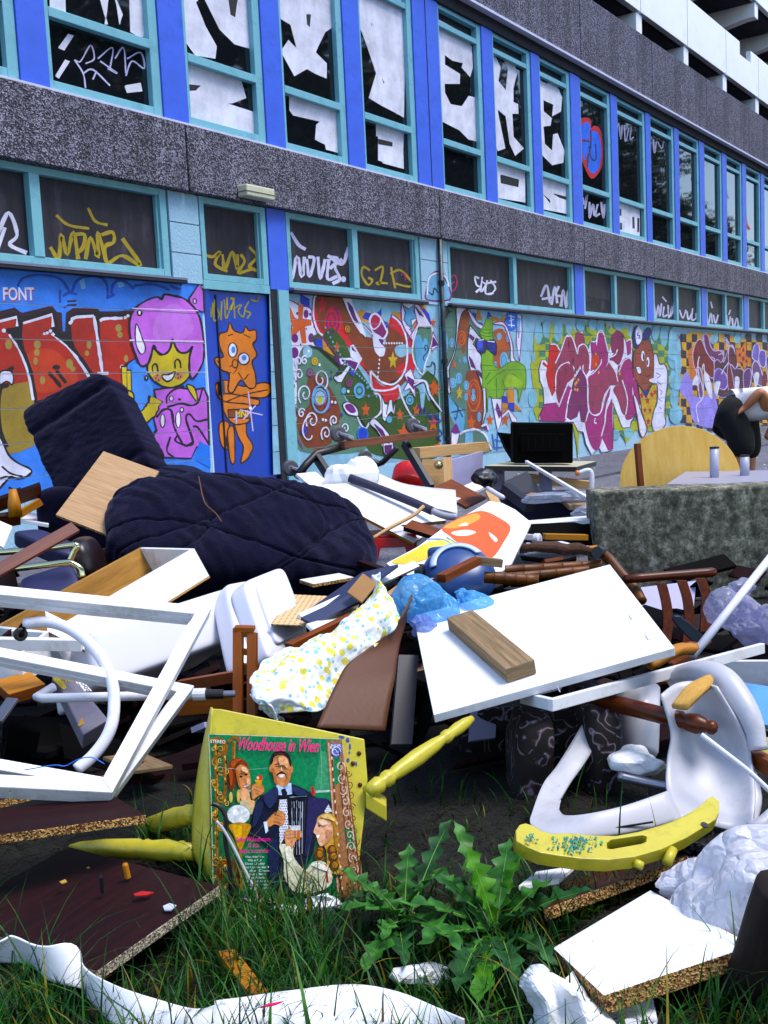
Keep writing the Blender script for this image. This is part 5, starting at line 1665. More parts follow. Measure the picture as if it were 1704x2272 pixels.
p = Paint(lambda uv, lift: PP(uv, LPO + sback - LPN * (.02 - lift), LPN), .00005, .004)

# cables in front of the sleeve
def wire(name, R, pts, d, r, mat, label, cat, n=7, sm=5, group=None):
    q = catmull([P(R(x, y), dd) for (x, y), dd in zip(pl(pts), d if isinstance(d, (list, tuple)) else [d] * 99)], sm)
    o = MB().tube(q, r, n).build(name, mat, smooth=True)
    return tag(o, label, cat, group)
wire('cable', A5, "165,528 205,545 238,600 236,720 262,880 266,1000 290,1045", 2.05, .0045, m_string, 'black bent cable standing before the record sleeve', 'cable')
wire('cable', A5, "190,620 230,670 280,760 340,880 390,980 408,1045", 2.045, .003, plain('pale_wire', 'B8B4B8', .4), 'thin pale wire crossing the record sleeve text', 'wire')
wire('cable', A5, "236,860 300,1000 380,1050 440,1010 470,1040 560,1020", 2.03, .002, m_string, 'thin dark twig at foot of the record sleeve', 'twig')

# ------------------------------------------------------------------ dark brown boards, lower left
def cboard(name, R, s, d, th, mat, emat, label, cat='board', group=None, **k):
    w = corners([(R(x, y), dd) for (x, y), dd in zip(pl(s), d)])
    return board(name, w, th, mat, emat, label=label, cat=cat, group=group, **k)
def zboard(name, R, s, zs, th, mat, emat, label, cat='board', group=None):
    w = [PZ(R(x, y), z) for (x, y), z in zip(pl(s), zs)]
    if len(w) == 3:
        w.append(w[0] + w[2] - w[1])
    return board(name, w, th, mat, emat, label=label, cat=cat, group=group)
big = zboard('brown_board', A4, "590,1535 1345,1008 420,770", (.075, .085, .06), .02, m_dbrown, m_chipg, 'large dark brown chipboard panel lying in grass with dowels in it')
zboard('brown_board', A4, "-60,705 895,575 690,452", (.20, .17, .17), .019, m_dbrown, m_chip, 'dark brown chipboard shelf lying under the white window frame')
zboard('brown_board', A4, "-300,560 640,330 900,240", (.12, .10, .08), .018, m_dbrown, m_chip, 'broken dark board behind yellow chair leg under white window frame')
bn = UP
c = PZ(A4(785, 960), .08)
MB().lathe(c, c + V((0, 0, .03)) + RT * -.004, [(0, .006), (.9, .006), (1, .004)], 10).build('dowel', m_tan, big)
c = PZ(A4(628, 1055), .08)
MB().lathe(c, c + V((0, 0, .036)), [(0, .004), (.9, .004), (1, .003)], 8).build('pin', m_string, big)
for s_, col, nm, lb in (("820,1065 870,1048 945,1055 900,1072 830,1078", '9A2418', 'red_scrap', 'small torn red scrap lying on large brown panel'), ("1000,1140 1040,1122 1082,1135 1050,1165 1010,1165", 'B8BCD8', 'paper_sticker', 'round white and blue sticker on corner of brown panel'), ("365,990 400,975 412,990 380,1000", 'A88858', 'wood_chip', 'small pale wood chip on large brown panel'), ("530,905 545,898 550,906", '6A5030', 'wood_chip', 'tiny brown wood chip near dowel on panel')):
    q = [PZ(A4(x, y), .0865) for x, y in pl(s_)]
    o = MB().prism(q, V((0, 0, .002))).build(nm, plain(nm + col, col, .6))
    tag(o, lb, 'scrap')

# ------------------------------------------------------------------ white window frames, left
def frame(name, w, width, depth, mat, label, cat='window frame', group=None, lean=None):
    """open casement: four rails, each a part, with a rebate strip"""
    t = thing(name, label, cat, (w[0] + w[1] + w[2] + w[3]) / 4, group)
    n = facing(w[0], w[1], w[3])
    ins = []
    for i in range(4):
        a, b, c = w[i - 1], w[i], w[(i + 1) % 4]
        ins.append(b + (a - b).normalized() * width + (c - b).normalized() * width)
    for i in range(4):
        j = (i + 1) % 4
        m = MB()
        m.hexa([w[i], w[j], ins[j], ins[i]] + [q - n * depth for q in (w[i], w[j], ins[j], ins[i])])
        o = m.build('rail', mat, t, bevel=.0025)
        # rebate
        mid = (w[0] + w[1] + w[2] + w[3]) / 4
        q1, q2 = ins[i] - n * depth * .55, ins[j] - n * depth * .55
        m = MB()
        s1, s2 = q1.lerp(mid, .018), q2.lerp(mid, .018)
        m.hexa([q1, q2, s2, s1] + [q - n * depth * .4 for q in (q1, q2, s2, s1)])
        m.build('rebate', mat, o)
    return t
w1 = [P(A1(1300, 735), 2.72), P(A4(690, 438), 2.22)]
tl_ = P((-260, 1272), 2.50)
frame('window_frame', [tl_, w1[0], w1[1], tl_ + w1[1] - w1[0]], .034, .042, m_lam2, 'white wooden window frame leaning at left, tube passing through it')
w2 = [P(A1(1195, 1218), 2.56), P(A4(720, 425), 2.30)]
tl_ = P((-220, 1392), 2.42)
frame('window_frame', [tl_, w2[0], w2[1], tl_ + w2[1] - w2[0]], .03, .038, m_lam2, 'second white window frame lying just below the leaning one')
bar('white_batten', P(A1(-60, 960), 2.72), P(A1(505, 970), 2.74), .03, .03, m_lam2, label='white batten behind the castor of bent tube', cat='batten')
# bent white tube with castor
TB = thing('bent_tube', 'bent white furniture tube ending in a black castor within window frame', 'furniture tube', P(A4(470, 300), 2.35))
q = catmull([P(A1(x, y), d) for (x, y), d in zip(pl("150,842 290,830 420,868 545,958 635,1075 690,1210 700,1340 685,1460 640,1560 560,1660 470,1735"), (2.60, 2.60, 2.59, 2.57, 2.54, 2.50, 2.47, 2.44, 2.42, 2.40, 2.38))], 6)
MB().tube(q, .0145, 14).build('tube', m_metalw, TB, smooth=True)
def castor(c, r, w, ax, mat, hub, parent, fork=None, name='castor'):
    ax = V(ax).normalized()
    o = MB().lathe(c - ax * w / 2, c + ax * w / 2, [(0, r * .82), (.12, r), (.88, r), (1, r * .82)], 22).build(name, mat, parent, bevel=.001)
    MB().lathe(c - ax * w * .56, c + ax * w * .56, [(0, r * .42), (.5, r * .46), (1, r * .42)], 16).build('hub', hub, o)
    if fork is not None:
        m = MB()
        for s in (-1, 1):
            m.tube([c + ax * s * w * .7, c.lerp(fork, .6) + ax * s * w * .7, fork], [r * .25, r * .35, r * .4], 8)
        m.build('fork', hub, o)
    return o
castor(P(A1(125, 905), 2.585), .017, .016, RT * .6 - FW * .8, m_blackm, m_dark2, TB, P(A1(140, 850), 2.60))
TB2 = thing('straight_tube', 'white tube with black joint lying across behind window frame', 'furniture tube', P(A1(700, 1290), 2.58))
MB().tube([P(A1(330, 1228), 2.66), P(A1(225, 1292), 2.62), P(A1(260, 1298), 2.60), P(A1(1190, 1275), 2.60)], .0118, 12).build('tube', m_metalw, TB2, smooth=True)
MB().tube([P(A1(1185, 1275), 2.60), P(A1(1262, 1273), 2.60)], .0155, 12).build('sleeve', m_plast, TB2)
MB().tube([P(A1(1262, 1273), 2.60), P(A1(1372, 1272), 2.60)], .012, 12).build('joint', m_blackm, TB2)
MB().tube([P(A1(1372, 1272), 2.60), P(A1(1445, 1270), 2.60)], .0085, 12).build('spigot', m_steel, TB2)
wire('string', A4, "150,300 330,270 400,275 480,235 560,222 640,262", 2.2, .0012, plain('blue_string', '3A66C0', .6), 'thin blue string hanging over lower rail of window frame', 'string')

# ------------------------------------------------------------------ drawers
def drawer(name, o, va, vb, vc, t, mo, mi_, label, group=None):
    """open box: corner o, va long side, vb short side, vc depth (opening at -vc)"""
    T = thing(name, label, 'drawer', o + va / 2 + vb / 2 + vc, group)
    ta, tb, tc = va.normalized() * t, vb.normalized() * t, vc.normalized() * t
    MB().obox(o, va, tb, vc).build('far_side', mi_, T, bevel=.001)
    MB().obox(o + vb - tb, va, tb, vc).build('near_side', mo, T, bevel=.001)
    MB().obox(o + tb, ta, vb - tb * 2, vc).build('end', mo, T, bevel=.001)
    MB().obox(o + va - ta + tb, ta, vb - tb * 2, vc).build('end', mo, T, bevel=.001)
    MB().obox(o + vc, va, vb, tc * .5).build('bottom', mi_, T)
    return T
o_ = P(A1(860, 370), 3.62)
va = P(A1(-40, 862), 3.15) - o_
vb = P(A1(1192, 378), 3.45) - o_
vc = P(A1(900, 560), 3.60) - o_
vc = vc - va.normalized() * vc.dot(va.normalized())
drawer('drawer', o_, va, vb, vc, .012, m_lam2, m_beech and wood('drawer_plywood', '7A5A34', 'A88454', .6, 30, 4), 'white drawer with brown inside lying tilted before the navy cushion')
o_ = P(A1(60, 872), 2.98)
va = P(A1(-120, 1010), 2.85) - o_
vb = P(A1(300, 885), 2.95) - o_
drawer('drawer', o_, va, vb, V((0, 0, -.09)), .010, m_lam2, m_dbrown, 'small white drawer at left edge behind the castor')
cboard('white_board', A1, "290,885 520,1000 500,870", (2.95, 2.9, 2.98), .012, m_lam, m_chip, 'white drawer front beside the bent tube at left')

# ------------------------------------------------------------------ white fridge box
FR = thing('plastic_chest', 'white plastic chest lying on its side with open lid', 'chest', P((400, 1500), 3.0))
tl_, tr_, bl_ = P((196, 1398), 2.92), P((520, 1296), 3.28), P((214, 1528), 2.86)
A_, B_ = (tr_ - tl_) / 2, (bl_ - tl_) / 2
n_ = facing(tl_, tr_, bl_)
pad('body', (tl_ + A_ + B_) - n_ * .16, A_, B_, n_ * .16, m_plast, FR, e=14, n=24)
w = [P((548, 1290), 3.16), P((624, 1262), 3.42), P((692, 1408), 3.24), P((592, 1466), 2.98)]
n_ = facing(w[0], w[1], w[3])
cen = (w[0] + w[1] + w[2] + w[3]) / 4
A_, B_ = (w[1] + w[2] - w[0] - w[3]) / 4, (w[3] + w[2] - w[0] - w[1]) / 4
lid = pad('lid', cen - n_ * .03, A_ * 1.05, B_ * 1.05, n_ * .035, m_plast, FR, e=8, n=20)
pad('lid_panel', cen + n_ * .006, A_ * .72, B_ * .8, n_ * .012, m_plast, lid, e=8, n=14)
w = [P((497, 1300), 3.2), P((556, 1283), 3.35), P((602, 1470), 3.05), P((535, 1480), 2.98)]
cen = (w[0] + w[1] + w[2] + w[3]) / 4
A_, B_ = (w[1] + w[2] - w[0] - w[3]) / 4, (w[3] + w[2] - w[0] - w[1]) / 4
n_ = facing(w[0], w[1], w[3])
pad('rim', cen - n_ * .03, A_, B_, n_ * .04, m_plast, FR, e=7, n=14)

# ------------------------------------------------------------------ navy quilted furniture
def quilt(q):
    s = 0.0
    a = q.x * 1.15 + .55 * q.y * q.y + .32
    b = q.x * .95 - .75 * q.y + .2 * q.x * q.x + .18
    cc = q.y * .8 + .28 * math.sin(q.x * 2.2) + .42
    for f, w_, k in ((a, .016, .014), (b, .015, .012), (cc, .014, .016)):
        d = abs(f - round(f))
        s -= k * math.exp(-(d / w_) ** 2) - .006 * math.exp(-(d / .2) ** 2) * 0
        s += .012 * (min(d, .25) - .1)
    u = q.x * 10 + q.y * 2.5 + 1.5 * noise.noise(V((q.x * 2, q.y * 2, 5)))
    s += .011 * noise.noise(V((u, q.y * 1.4, q.z))) + .004 * noise.noise(V((q.x * 24, q.y * 5, 2)))
    return s
L_, R_ = P((236, 1172), 3.78), P((818, 1206), 4.12)
A_ = (R_ - L_) / 2
H_ = (UP * .80 - FW * .60)
H_ = (H_ - A_.normalized() * H_.dot(A_.normalized())).normalized()
B_ = H_.cross(A_.normalized())
pad('quilted_cushion', (L_ + R_) / 2 - UP * .01, A_, B_ * .28, H_ * .13, m_navy, e=4.4, n=104, disp=quilt, taper=.24, label='big navy quilted cushion slumped across the middle of the pile', cat='cushion')
wire('string', B3, "1143,1290 1150,1330 1165,1400 1185,1450 1240,1500 1275,1550", [3.72, 3.68, 3.62, 3.6, 3.57, 3.55], .0022, plain('brown_cord', '5A3A24', .7), 'thin brown cord trailing over navy cushion', 'cord')
AC = thing('quilted_armchair', 'navy quilted armchair with tall back standing behind the wood panel', 'armchair', P((230, 1190), 4.7))
w = [P((46, 913), 4.95), P((236, 838), 4.72), P((326, 1012), 4.45), P((138, 1112), 4.66)]
n_ = facing(w[0], w[1], w[3])
cen = (w[0] + w[1] + w[2] + w[3]) / 4
A_, B_ = (w[1] + w[2] - w[0] - w[3]) / 4, (w[3] + w[2] - w[0] - w[1]) / 4
def puff(q):
    s = .006 * noise.noise(V((q.x * 3, q.y * 3, 1))) + .004 * noise.noise(V((q.x * 5, q.y * 14, 3)))
    for f in (q.y * .7 - .62 + .1 * q.x,):
        d = abs(f - round(f))
        s -= .014 * math.exp(-(d / .05) ** 2)
    return s
pad('backrest', cen - n_ * .07, A_ * 1.04, B_ * 1.12, n_ * .09, m_navy, AC, e=9, n=56, disp=puff)
pad('base', P((205, 1150), 4.75), RT * .22, FW * .16, UP * .16, m_navy, AC, e=6, n=20)
pad('seat', P((372, 1075), 4.6), RT * .17 - UP * .02, FW * .2, UP * .085, m_navy, AC, e=3.2, n=30, disp=puff)
cboard('veneered_board', B3, "595,1142 915,1258 660,1640", (4.12, 4.05, 3.75), .012, wood('oak_grain_panel', '8E7258', 'B09478', .6, 120, 6), m_chip, 'pale wood grain panel leaning against the navy armchair')

# ------------------------------------------------------------------ things at the left edge
NC = thing('stacking_chair', 'overturned navy chair with brass coloured tube frame at left edge', 'chair', P(A1(250, 600), 3.5))
m_navyp = plain('navy_vinyl', '1E1F44', .5, .15, 6)
for s_, d in (("60,270 240,250 590,400 430,520", (3.75, 3.8, 3.7)), ("110,560 440,460 500,610 260,640", (3.45, 3.5, 3.4))):
    c4 = [P(A1(x, y), dd) for (x, y), dd in zip(pl(s_)[:3], d)]
    w = c4 + [c4[0] + c4[2] - c4[1]]
    n_ = facing(w[0], w[1], w[3])
    cen = (w[0] + w[2]) / 2
    pad('cushion', cen - n_ * .03, (w[1] - w[0]) / 2, (w[3] - w[0]) / 2, n_ * .035, m_navyp, NC, e=6, n=16)
for s_, d in (("-20,405 120,395 300,378 465,358 452,400 432,452", 3.42), ("-10,530 60,508 200,490 400,466 455,478 492,505 505,552", 3.3)):
    q = catmull([P(A1(x, y), d) for x, y in pl(s_)], 6)
    MB().tube(q, .0105, 12).build('frame_tube', m_chrome, NC, smooth=True)
pad('armrest', P(A1(545, 440), 3.6), RT * .04, FW * .1, UP * .075 + RT * -.02, plain('dark_brown_vinyl', '1C1216', .35), NC, e=3, n=14)
bar('brown_strip', P(A1(-30, 525), 3.02), P(A1(462, 248), 3.22), .04, .012, wood('mahogany_strip', '3A1412', '5E2A22', .5, 40, 4), up=UP * .5 - FW, label='dark red wooden strip pointing up to the right at left edge', cat='strip')
cboard('white_board', A1, "-90,170 75,240 20,370", (3.7, 3.65, 3.55), .012, m_lam, None, 'white board corner poking in at the left edge')
WB = thing('broken_furniture', 'broken brown furniture with a tan wooden leg beside navy armchair', 'furniture', P(A1(100, 230), 4.4))
for s_, d in (("-60,100 250,-10 260,60", 4.5), ("-40,190 125,165 128,235", 4.2)):
    w = corners([(A1(x, y), d + .06 * k) for k, (x, y) in enumerate(pl(s_))])
    board('panel', w, .02, m_brown, m_dbrown, WB)
bar('brace', P(A1(110, 175), 4.4), P(A1(250, 90), 4.45), .03, .03, m_tan, WB)
turned('leg', P(A1(95, 185), 4.25), P(A1(78, 15), 4.25), [(0, .028), (.5, .025), (1, .014)], m_tan, WB)
cboard('white_board', A1, "125,200 300,230 290,175", (4.6, 4.55, 4.9), .015, m_lam, None, 'small white board lying behind tan wooden leg')
bar('wood_block', P(A1(610, 445), 3.75), P(A1(735, 395), 3.75), .05, .06, m_brown, label='short rough wood block between drawer and cushion', cat='block')
# glossy printed cartons seen through the frame
CT = thing('printed_carton', 'crushed yellow and white printed carton under the bent tube', 'carton', P(D1(750, 500), 2.78))
w = [P(D1(380, 60), 2.80), P(D1(700, 130), 2.80), P(D1(1250, 800), 2.66), P(D1(860, 1040), 2.62)]
n_ = facing(w[0], w[1], w[3])
MB().hexa(w + [q - n_ * .05 for q in w]).build('box', plain('carton_grey', '6E6A78', .5, .2, 12), CT, bevel=.004)
p = Paint(lambda uv, lift: PP(uv, w[0] + n_ * lift, n_), .0001, .003)
p.R = D1
p.F('A89430', "385,60 660,140 710,260 560,350 400,200", sm=False)
p.text('al 805', (420, 110), (640, 300), (50, -60), '2A2218', 0, .01)
p.F('E0DEE4', "660,140 780,130 1000,370 860,370", sm=False)
p.L('9A2030', 14, "690,150 820,360", sm=False)
p.L('2A2A4A', 10, "720,140 860,360", sm=False)
p.text('door', (790, 200), (930, 400), (70, -40), '1A1A22', .2, .015)
p.F('A07A18', "740,540 900,550 980,700 900,850 780,900 860,700", sm=True)
p.build('carton_print', CT)
cboard('brown_board', A1, "-40,1190 180,1130 280,1210", (2.8, 2.85, 2.75), .03, m_tan, m_brown, 'tan furniture panel with dark edge under window frame at left')
bar('metal_bracket', P(A1(-20, 1440), 2.55), P(A1(80, 1300), 2.6), .035, .008, m_steel, label='grey metal bracket in dark gap at left edge', cat='bracket')

# ------------------------------------------------------------------ wooden chair frame, flowered cloth, bent hardboard
WF = thing('wooden_chair_frame', 'brown wooden chair frame upright beside the white chest', 'chair frame', P(A1(1500, 1400), 2.75))
m_cf = wood('varnished_chair_wood', '6A3A0E', '8E5418', .4, 50, 4)
for x in (1462, 1548):
    bar('post', P(A1(x, 1420), 2.72), P(A1(x, 868 if x < 1500 else 895), 2.76), .024, .03, m_cf, WF)
for y in (900, 1010, 1100):
    bar('spindle', P(A1(1470, y), 2.76), P(A1(1545, y + 6), 2.76), .012, .016, m_tan, WF)
bar('cap', P(A1(1440, 868), 2.76), P(A1(1562, 872), 2.76), .035, .012, m_cf, WF)
bar('rail', P(A1(1060, 1345), 2.85), P(A1(1460, 1310), 2.78), .03, .05, m_cf, WF)
bar('rail', P(A1(1100, 1220), 2.95), P(A1(1460, 1160), 2.85), .03, .03, m_brown, WF)
def flower_mat():
    m, nt, b = nodes_of('flowered_cloth')
    vec = coords(nt)
    v = tex(nt, 'ShaderNodeTexVoronoi', vec, 33.0, Randomness=.9)
    n = tex(nt, 'ShaderNodeTexNoise', vec, 55.0, Detail=3.0)
    ad = nt.nodes.new('ShaderNodeMath')
    ad.operation = 'MULTIPLY_ADD'
    nt.links.new(n.outputs[0], ad.inputs[0])
    ad.inputs[1].default_value = .55
    nt.links.new(v.outputs['Distance'], ad.inputs[2])
    fy = ramp(nt, ad.outputs[0], [(.57, 'FFFFFF'), (.64, '000000')])
    v2 = tex(nt, 'ShaderNodeTexVoronoi', vec, 46.0, Randomness=1.0)
    ad2 = nt.nodes.new('ShaderNodeMath')
    ad2.operation = 'MULTIPLY_ADD'
    nt.links.new(n.outputs[0], ad2.inputs[0])
    ad2.inputs[1].default_value = .7
    nt.links.new(v2.outputs['Distance'], ad2.inputs[2])
    fb = ramp(nt, ad2.outputs[0], [(.60, 'FFFFFF'), (.64, '000000')])
    c = mixc(nt, fb, 'DDE0E6', '8AB4BC')
    c = mixc(nt, fy, c, 'CCC470')
    nt.links.new(c, b.inputs['Base Color'])
    b.inputs['Roughness'].default_value = .8
    bump(nt, b, n.outputs[0], .1)
    return m
rows = []
ed_l = pl("770,790 700,890 600,1000 450,1085 290,1140 110,1190 30,1290 -25,1390 -10,1530")
ed_r = pl("800,780 950,965 920,1085 800,1195 660,1312 600,1425 530,1535 400,1610 150,1655")
dep = (2.98, 2.92, 2.86, 2.80, 2.74, 2.68, 2.62, 2.56, 2.54)
for (a, b_, d) in zip(ed_l, ed_r, dep):
    l, r = P(A2(*a), d + .03), P(A2(*b_), d)
    row = []
    for k in range(9):
        t = k / 8
        q = l.lerp(r, t) + (UP * .5 - FW * .75) * (.05 * math.sin(PI * t))
        row.append(q)
    rows.append(row)
lo = []
for k in range(9):
    q = rows[-1][k] - UP * .02 + FW * .03
    lo.append(q)
rows.append(lo)
lo2 = [q - UP * .05 + FW * .06 for q in lo]
rows.append(lo2)
sheet('flowered_cloth', rows, flower_mat(), th=.004, nu=8, nv=10, crump=.030, cs=15, seed=4, label='white cloth with yellow flowers bundled over the bent brown hardboard', cat='cloth')
ed_l = pl("1015,868 960,985 870,1100 760,1195 610,1312 540,1430 480,1560 420,1700")
ed_r = pl("1022,880 990,985 955,1090 930,1190 912,1300 900,1400 870,1540 840,1720")
m_hb = plain('brown_hardboard', '4A2A10', .6, .12, 5, .1, 60)
rows = []
for a, b_, d in zip(ed_l, ed_r, (3.02, 2.95, 2.87, 2.80, 2.70, 2.62, 2.55, 2.48)):
    l, r = P(A2(*a), d), P(A2(*b_), d + .10)
    rows.append([l, l.lerp(r, .33), l.lerp(r, .66), r])
sheet('bent_hardboard', rows, m_hb, th=.006, nu=4, nv=5, label='bent brown hardboard sheet curving down from the blue bag', cat='hardboard')
cboard('grey_board', A2, "925,1250 1048,1252 1010,1800", (2.9, 2.92, 2.75), .016, plain('dark_grey_panel', '3A3840', .6), None, 'dark grey panel standing in the gap under the white tabletop')
cboard('grey_board', A2, "1370,1540 1530,1520 1520,1760", (2.95, 2.97, 2.9), .012, m_lav, None, 'pale grey panel hanging below the white tabletop')
# black box and boards added to hold the deep shade inside the heap
cb = MB().obox(P((860, 1560), 3.3), P((1330, 1480), 3.6) - P((860, 1560), 3.3), UP * -.42, FW * .3).build('shade_filler_box', m_dark2, bevel=.004)
tag(cb, 'black filler box added below the white tabletop to hold its deep shade', 'filler box')
for s_, d, lb in (("360,1450 760,1560 800,1780", (2.9, 2.85, 2.8), 'dark filler board added between chest and yellow chair to deepen the shade'), ("20,1400 560,1420 560,1700", (3.0, 3.0, 2.9), 'black filler board added behind the window frame to deepen the shade')):
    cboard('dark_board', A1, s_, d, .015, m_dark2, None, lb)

# ------------------------------------------------------------------ big white tabletop, timber, blue bag
wt = quad(N0, "962,1586 1497,1437 1353,1252 917,1366", 2.48)
board('white_tabletop', wt, .022, m_lam, m_lam2, label='large white laminate tabletop tilted in the middle of the heap', cat='tabletop')
nT = facing(wt[0], wt[1], wt[3])
onT = lambda uv, h=0.0: PP(uv, wt[0] + nT * h, nT)
q0, q1, q2 = onT(D5(1130, 915), .04), onT(D5(835, 1085), .04), onT(A2(1580, 1340), .04)
ln = (q2 - q1)
wd = (q0 - q1)
wd = wd - ln.normalized() * wd.dot(ln.normalized())
MB().obox(q1, ln, wd, -nT * .038).build('timber_offcut', m_grey, bevel=.002)
tag(bpy.data.objects['timber_offcut'], 'weathered grey timber offcut lying on the white tabletop', 'timber')
for x, y, l in ((820, 760, 1), (922, 885, 0), (380, 1205, 1)):
    a = onT(A3(x, y), .0006)
    MB().obox(a, RT * .003, -wt[0] * 0 + (wt[3] - wt[0]).normalized() * .03, nT * .0006).build('scratch', plain('scuff', '8A9098', .6), bpy.data.objects['white_tabletop'])
def film(name, col, alpha, rough=.25, tr=.6):
    if name in MATS:
        return MATS[name]
    m, nt, b = nodes_of(name)
    nt.nodes.remove(b)
    o = nt.nodes['Material Output']
    pr = nt.nodes.new('ShaderNodeBsdfPrincipled')
    pr.inputs['Base Color'].default_value = (*lin(col), 1)
    pr.inputs['Roughness'].default_value = rough
    tl = nt.nodes.new('ShaderNodeBsdfTranslucent')
    tl.inputs[0].default_value = (*lin(col), 1)
    tp = nt.nodes.new('ShaderNodeBsdfTransparent')
    tp.inputs[0].default_value = (*[.5 + .5 * q for q in lin(col)], 1)
    m1, m2 = nt.nodes.new('ShaderNodeMixShader'), nt.nodes.new('ShaderNodeMixShader')
    m1.inputs[0].default_value = .35
    m2.inputs[0].default_value = 1 - alpha
    nt.links.new(pr.outputs[0], m1.inputs[1])
    nt.links.new(tl.outputs[0], m1.inputs[2])
    nt.links.new(m1.outputs[0], m2.inputs[1])
    nt.links.new(tp.outputs[0], m2.inputs[2])
    nt.links.new(m2.outputs[0], o.inputs[0])
    vec = coords(nt)
    n = tex(nt, 'ShaderNodeTexNoise', vec, 11, Detail=3.0)
    wv = nt.nodes.new('ShaderNodeVectorMath')
    wv.operation = 'MULTIPLY_ADD'
    wv.inputs[1].default_value = (.09, .09, .09)
    nt.links.new(n.outputs['Color'], wv.inputs[0])
    nt.links.new(vec, wv.inputs[2])
    vo = tex(nt, 'ShaderNodeTexVoronoi', wv.outputs[0], 26, feature='DISTANCE_TO_EDGE')
    bm_ = nt.nodes.new('ShaderNodeBump')
    bm_.inputs['Strength'].default_value = .9
    bm_.inputs['Distance'].default_value = .02
    nt.links.new(vo.outputs['Distance'], bm_.inputs['Height'])
    nt.links.new(bm_.outputs[0], tl.inputs['Normal'])
    nt.links.new(bm_.outputs[0], pr.inputs['Normal'])
    MATS[name] = m
    return m
m_bluebag = film('blue_bag_film', '86C6FA', .5, .12)
BB = thing('blue_bag', 'crumpled translucent blue plastic bag beside the timber offcut', 'plastic bag', P(D5(750, 1250), 3.0))
blob('bag_body', P(D5(600, 900), 3.04), RT * .078, FW * .08 + UP * .01, UP * .062, m_bluebag, BB, 5, .42, 2.0, 3.3, sharp=.9)
blob('bag_flap', P(D5(1070, 790), 3.1), RT * .075 - UP * .012, FW * .06, UP * .04, m_bluebag, BB, 5, .45, 2.4, 8.1, sharp=.9)
blob('bag_foot', P(D5(430, 1210), 2.98), RT * .036, FW * .04, UP * .022, film('pale_blue_film', '9AAEE0', .55), BB, 4, .4, 2.2, 5.4, sharp=.9)

# ------------------------------------------------------------------ middle of the heap
cboard('white_board', A2, "315,790 560,750 650,775", (3.5, 3.7, 3.6), .012, m_lam, m_chip, 'white board triangle between chest lid and blue slats')
m_slate = plain('slate_blue_panel', '2E3450', .4, .15, 6)
cboard('slate_blue_strip', A2, "330,1000 700,745 920,695", (3.2, 3.55, 3.55), .012, m_slate, None, 'slate blue panel sloping up behind the flowered cloth')
bar('white_strip', P(A2(325, 1030), 3.12), P(A2(1030, 700), 3.75), .03, .016, m_lam, up=UP * .6 - FW, label='long white strip sloping beside the slate blue panel', cat='strip')
bar('slate_blue_strip', P(A2(360, 1050), 3.06), P(A2(700, 890), 3.3), .045, .01, m_slate, up=UP * .8 - FW * .6, label='narrow slate blue slat below the long white strip', cat='slat')
def peg_mat():
    m, nt, b = nodes_of('perforated_hardboard')
    vec = coords(nt, 'UV', (1, 1, 1))
    v = tex(nt, 'ShaderNodeTexVoronoi', vec, 62.0, Randomness=0.0)
    c = ramp(nt, v.outputs['Distance'], [(.16, '4A3420'), (.22, 'C8AE8C')])
    nt.links.new(c, b.inputs['Base Color'])
    b.inputs['Roughness'].default_value = .7
    return m
cboard('pegboard', A2, "270,880 700,900 620,1080", (3.4, 3.45, 3.1), .005, peg_mat(), None, 'tan perforated hardboard under the slate blue slats')
cboard('cardboard_piece', A2, "705,750 795,812 700,930", (3.3, 3.25, 3.15), .006, plain('cardboard', '8A6A4A', .8), None, 'brown cardboard corner sticking up behind flowered cloth')
cboard('white_board', A2, "360,1060 540,1010 600,1060", (3.0, 3.2, 3.15), .01, m_lam, None, 'white board edge peeking from below the pegboard')
bar('brown_batten', P(A2(250, 1205), 2.82), P(A2(640, 1020), 3.0), .03, .02, m_brown, label='brown batten along the lower edge of pegboard', cat='batten')
bar('brown_batten', P(A2(690, 688), 3.9), P(A2(985, 792), 3.6), .03, .022, m_dbrown, label='dark batten pointing at the blue bag from the cushion', cat='batten')
cboard('wood_wedge', A2, "955,795 1145,778 1030,868", (3.4, 3.5, 3.25), .03, wood('rough_beige_wood', '8A6E50', 'AA8C6A', .7, 60, 4), m_brown, 'rough beige wood wedge behind the blue bag', 'wood block')
bar('brown_batten', P(A2(1185, 785), 3.5), P(A2(1405, 675), 3.75), .035, .028, m_brown, label='brown batten leaning on the dark blue vacuum shell', cat='batten')
bar('brown_batten', P(A2(1395, 672), 3.78), P(A2(1555, 690), 3.8), .035, .03, m_grey, label='short grey batten end right of the vacuum shell', cat='batten')
# vacuum cleaner shell
VC = thing('vacuum_cleaner', 'dark blue vacuum cleaner shell with pale curved stripe', 'vacuum cleaner', P(D5(900, 520), 3.9))
m_vb = plain('steel_blue_plastic', '2C4272', .3, .1, 4)
def dome(c, a, b, h, mat, name, par, n=24, mm=10, k=1.0):
    v, f = [], []
    for j in range(mm + 1):
        t = j / mm * PI / 2
        for i in range(n):
            s = 2 * PI * i / n
            v.append(c + (a * math.cos(s) + b * math.sin(s)) * math.cos(t) ** k + h * math.sin(t))
    for j in range(mm):
        for i in range(n):
            i2 = (i + 1) % n
            f.append((j * n + i, j * n + i2, (j + 1) * n + i2, (j + 1) * n + i))
    return mk(name, v, f, mat, parent=par, smooth=True)
c_ = P(D5(1000, 520), 3.95)
nrm = (UP * .75 - FW * .66).normalized()
aa = RT
bb = nrm.cross(aa).normalized()
dome(c_, aa * .145, bb * .14, nrm * .09, m_vb, 'shell', VC, k=.8)
arc = [c_ + (aa * math.cos(t) + bb * math.sin(t)) * .108 + nrm * .074 for t in [PI * (1.02 - k / 18) for k in range(16)]]
arc2 = [c_ + (aa * math.cos(t) + bb * math.sin(t)) * .084 + nrm * .085 for t in [PI * (1.02 - k / 18) for k in range(16)]]
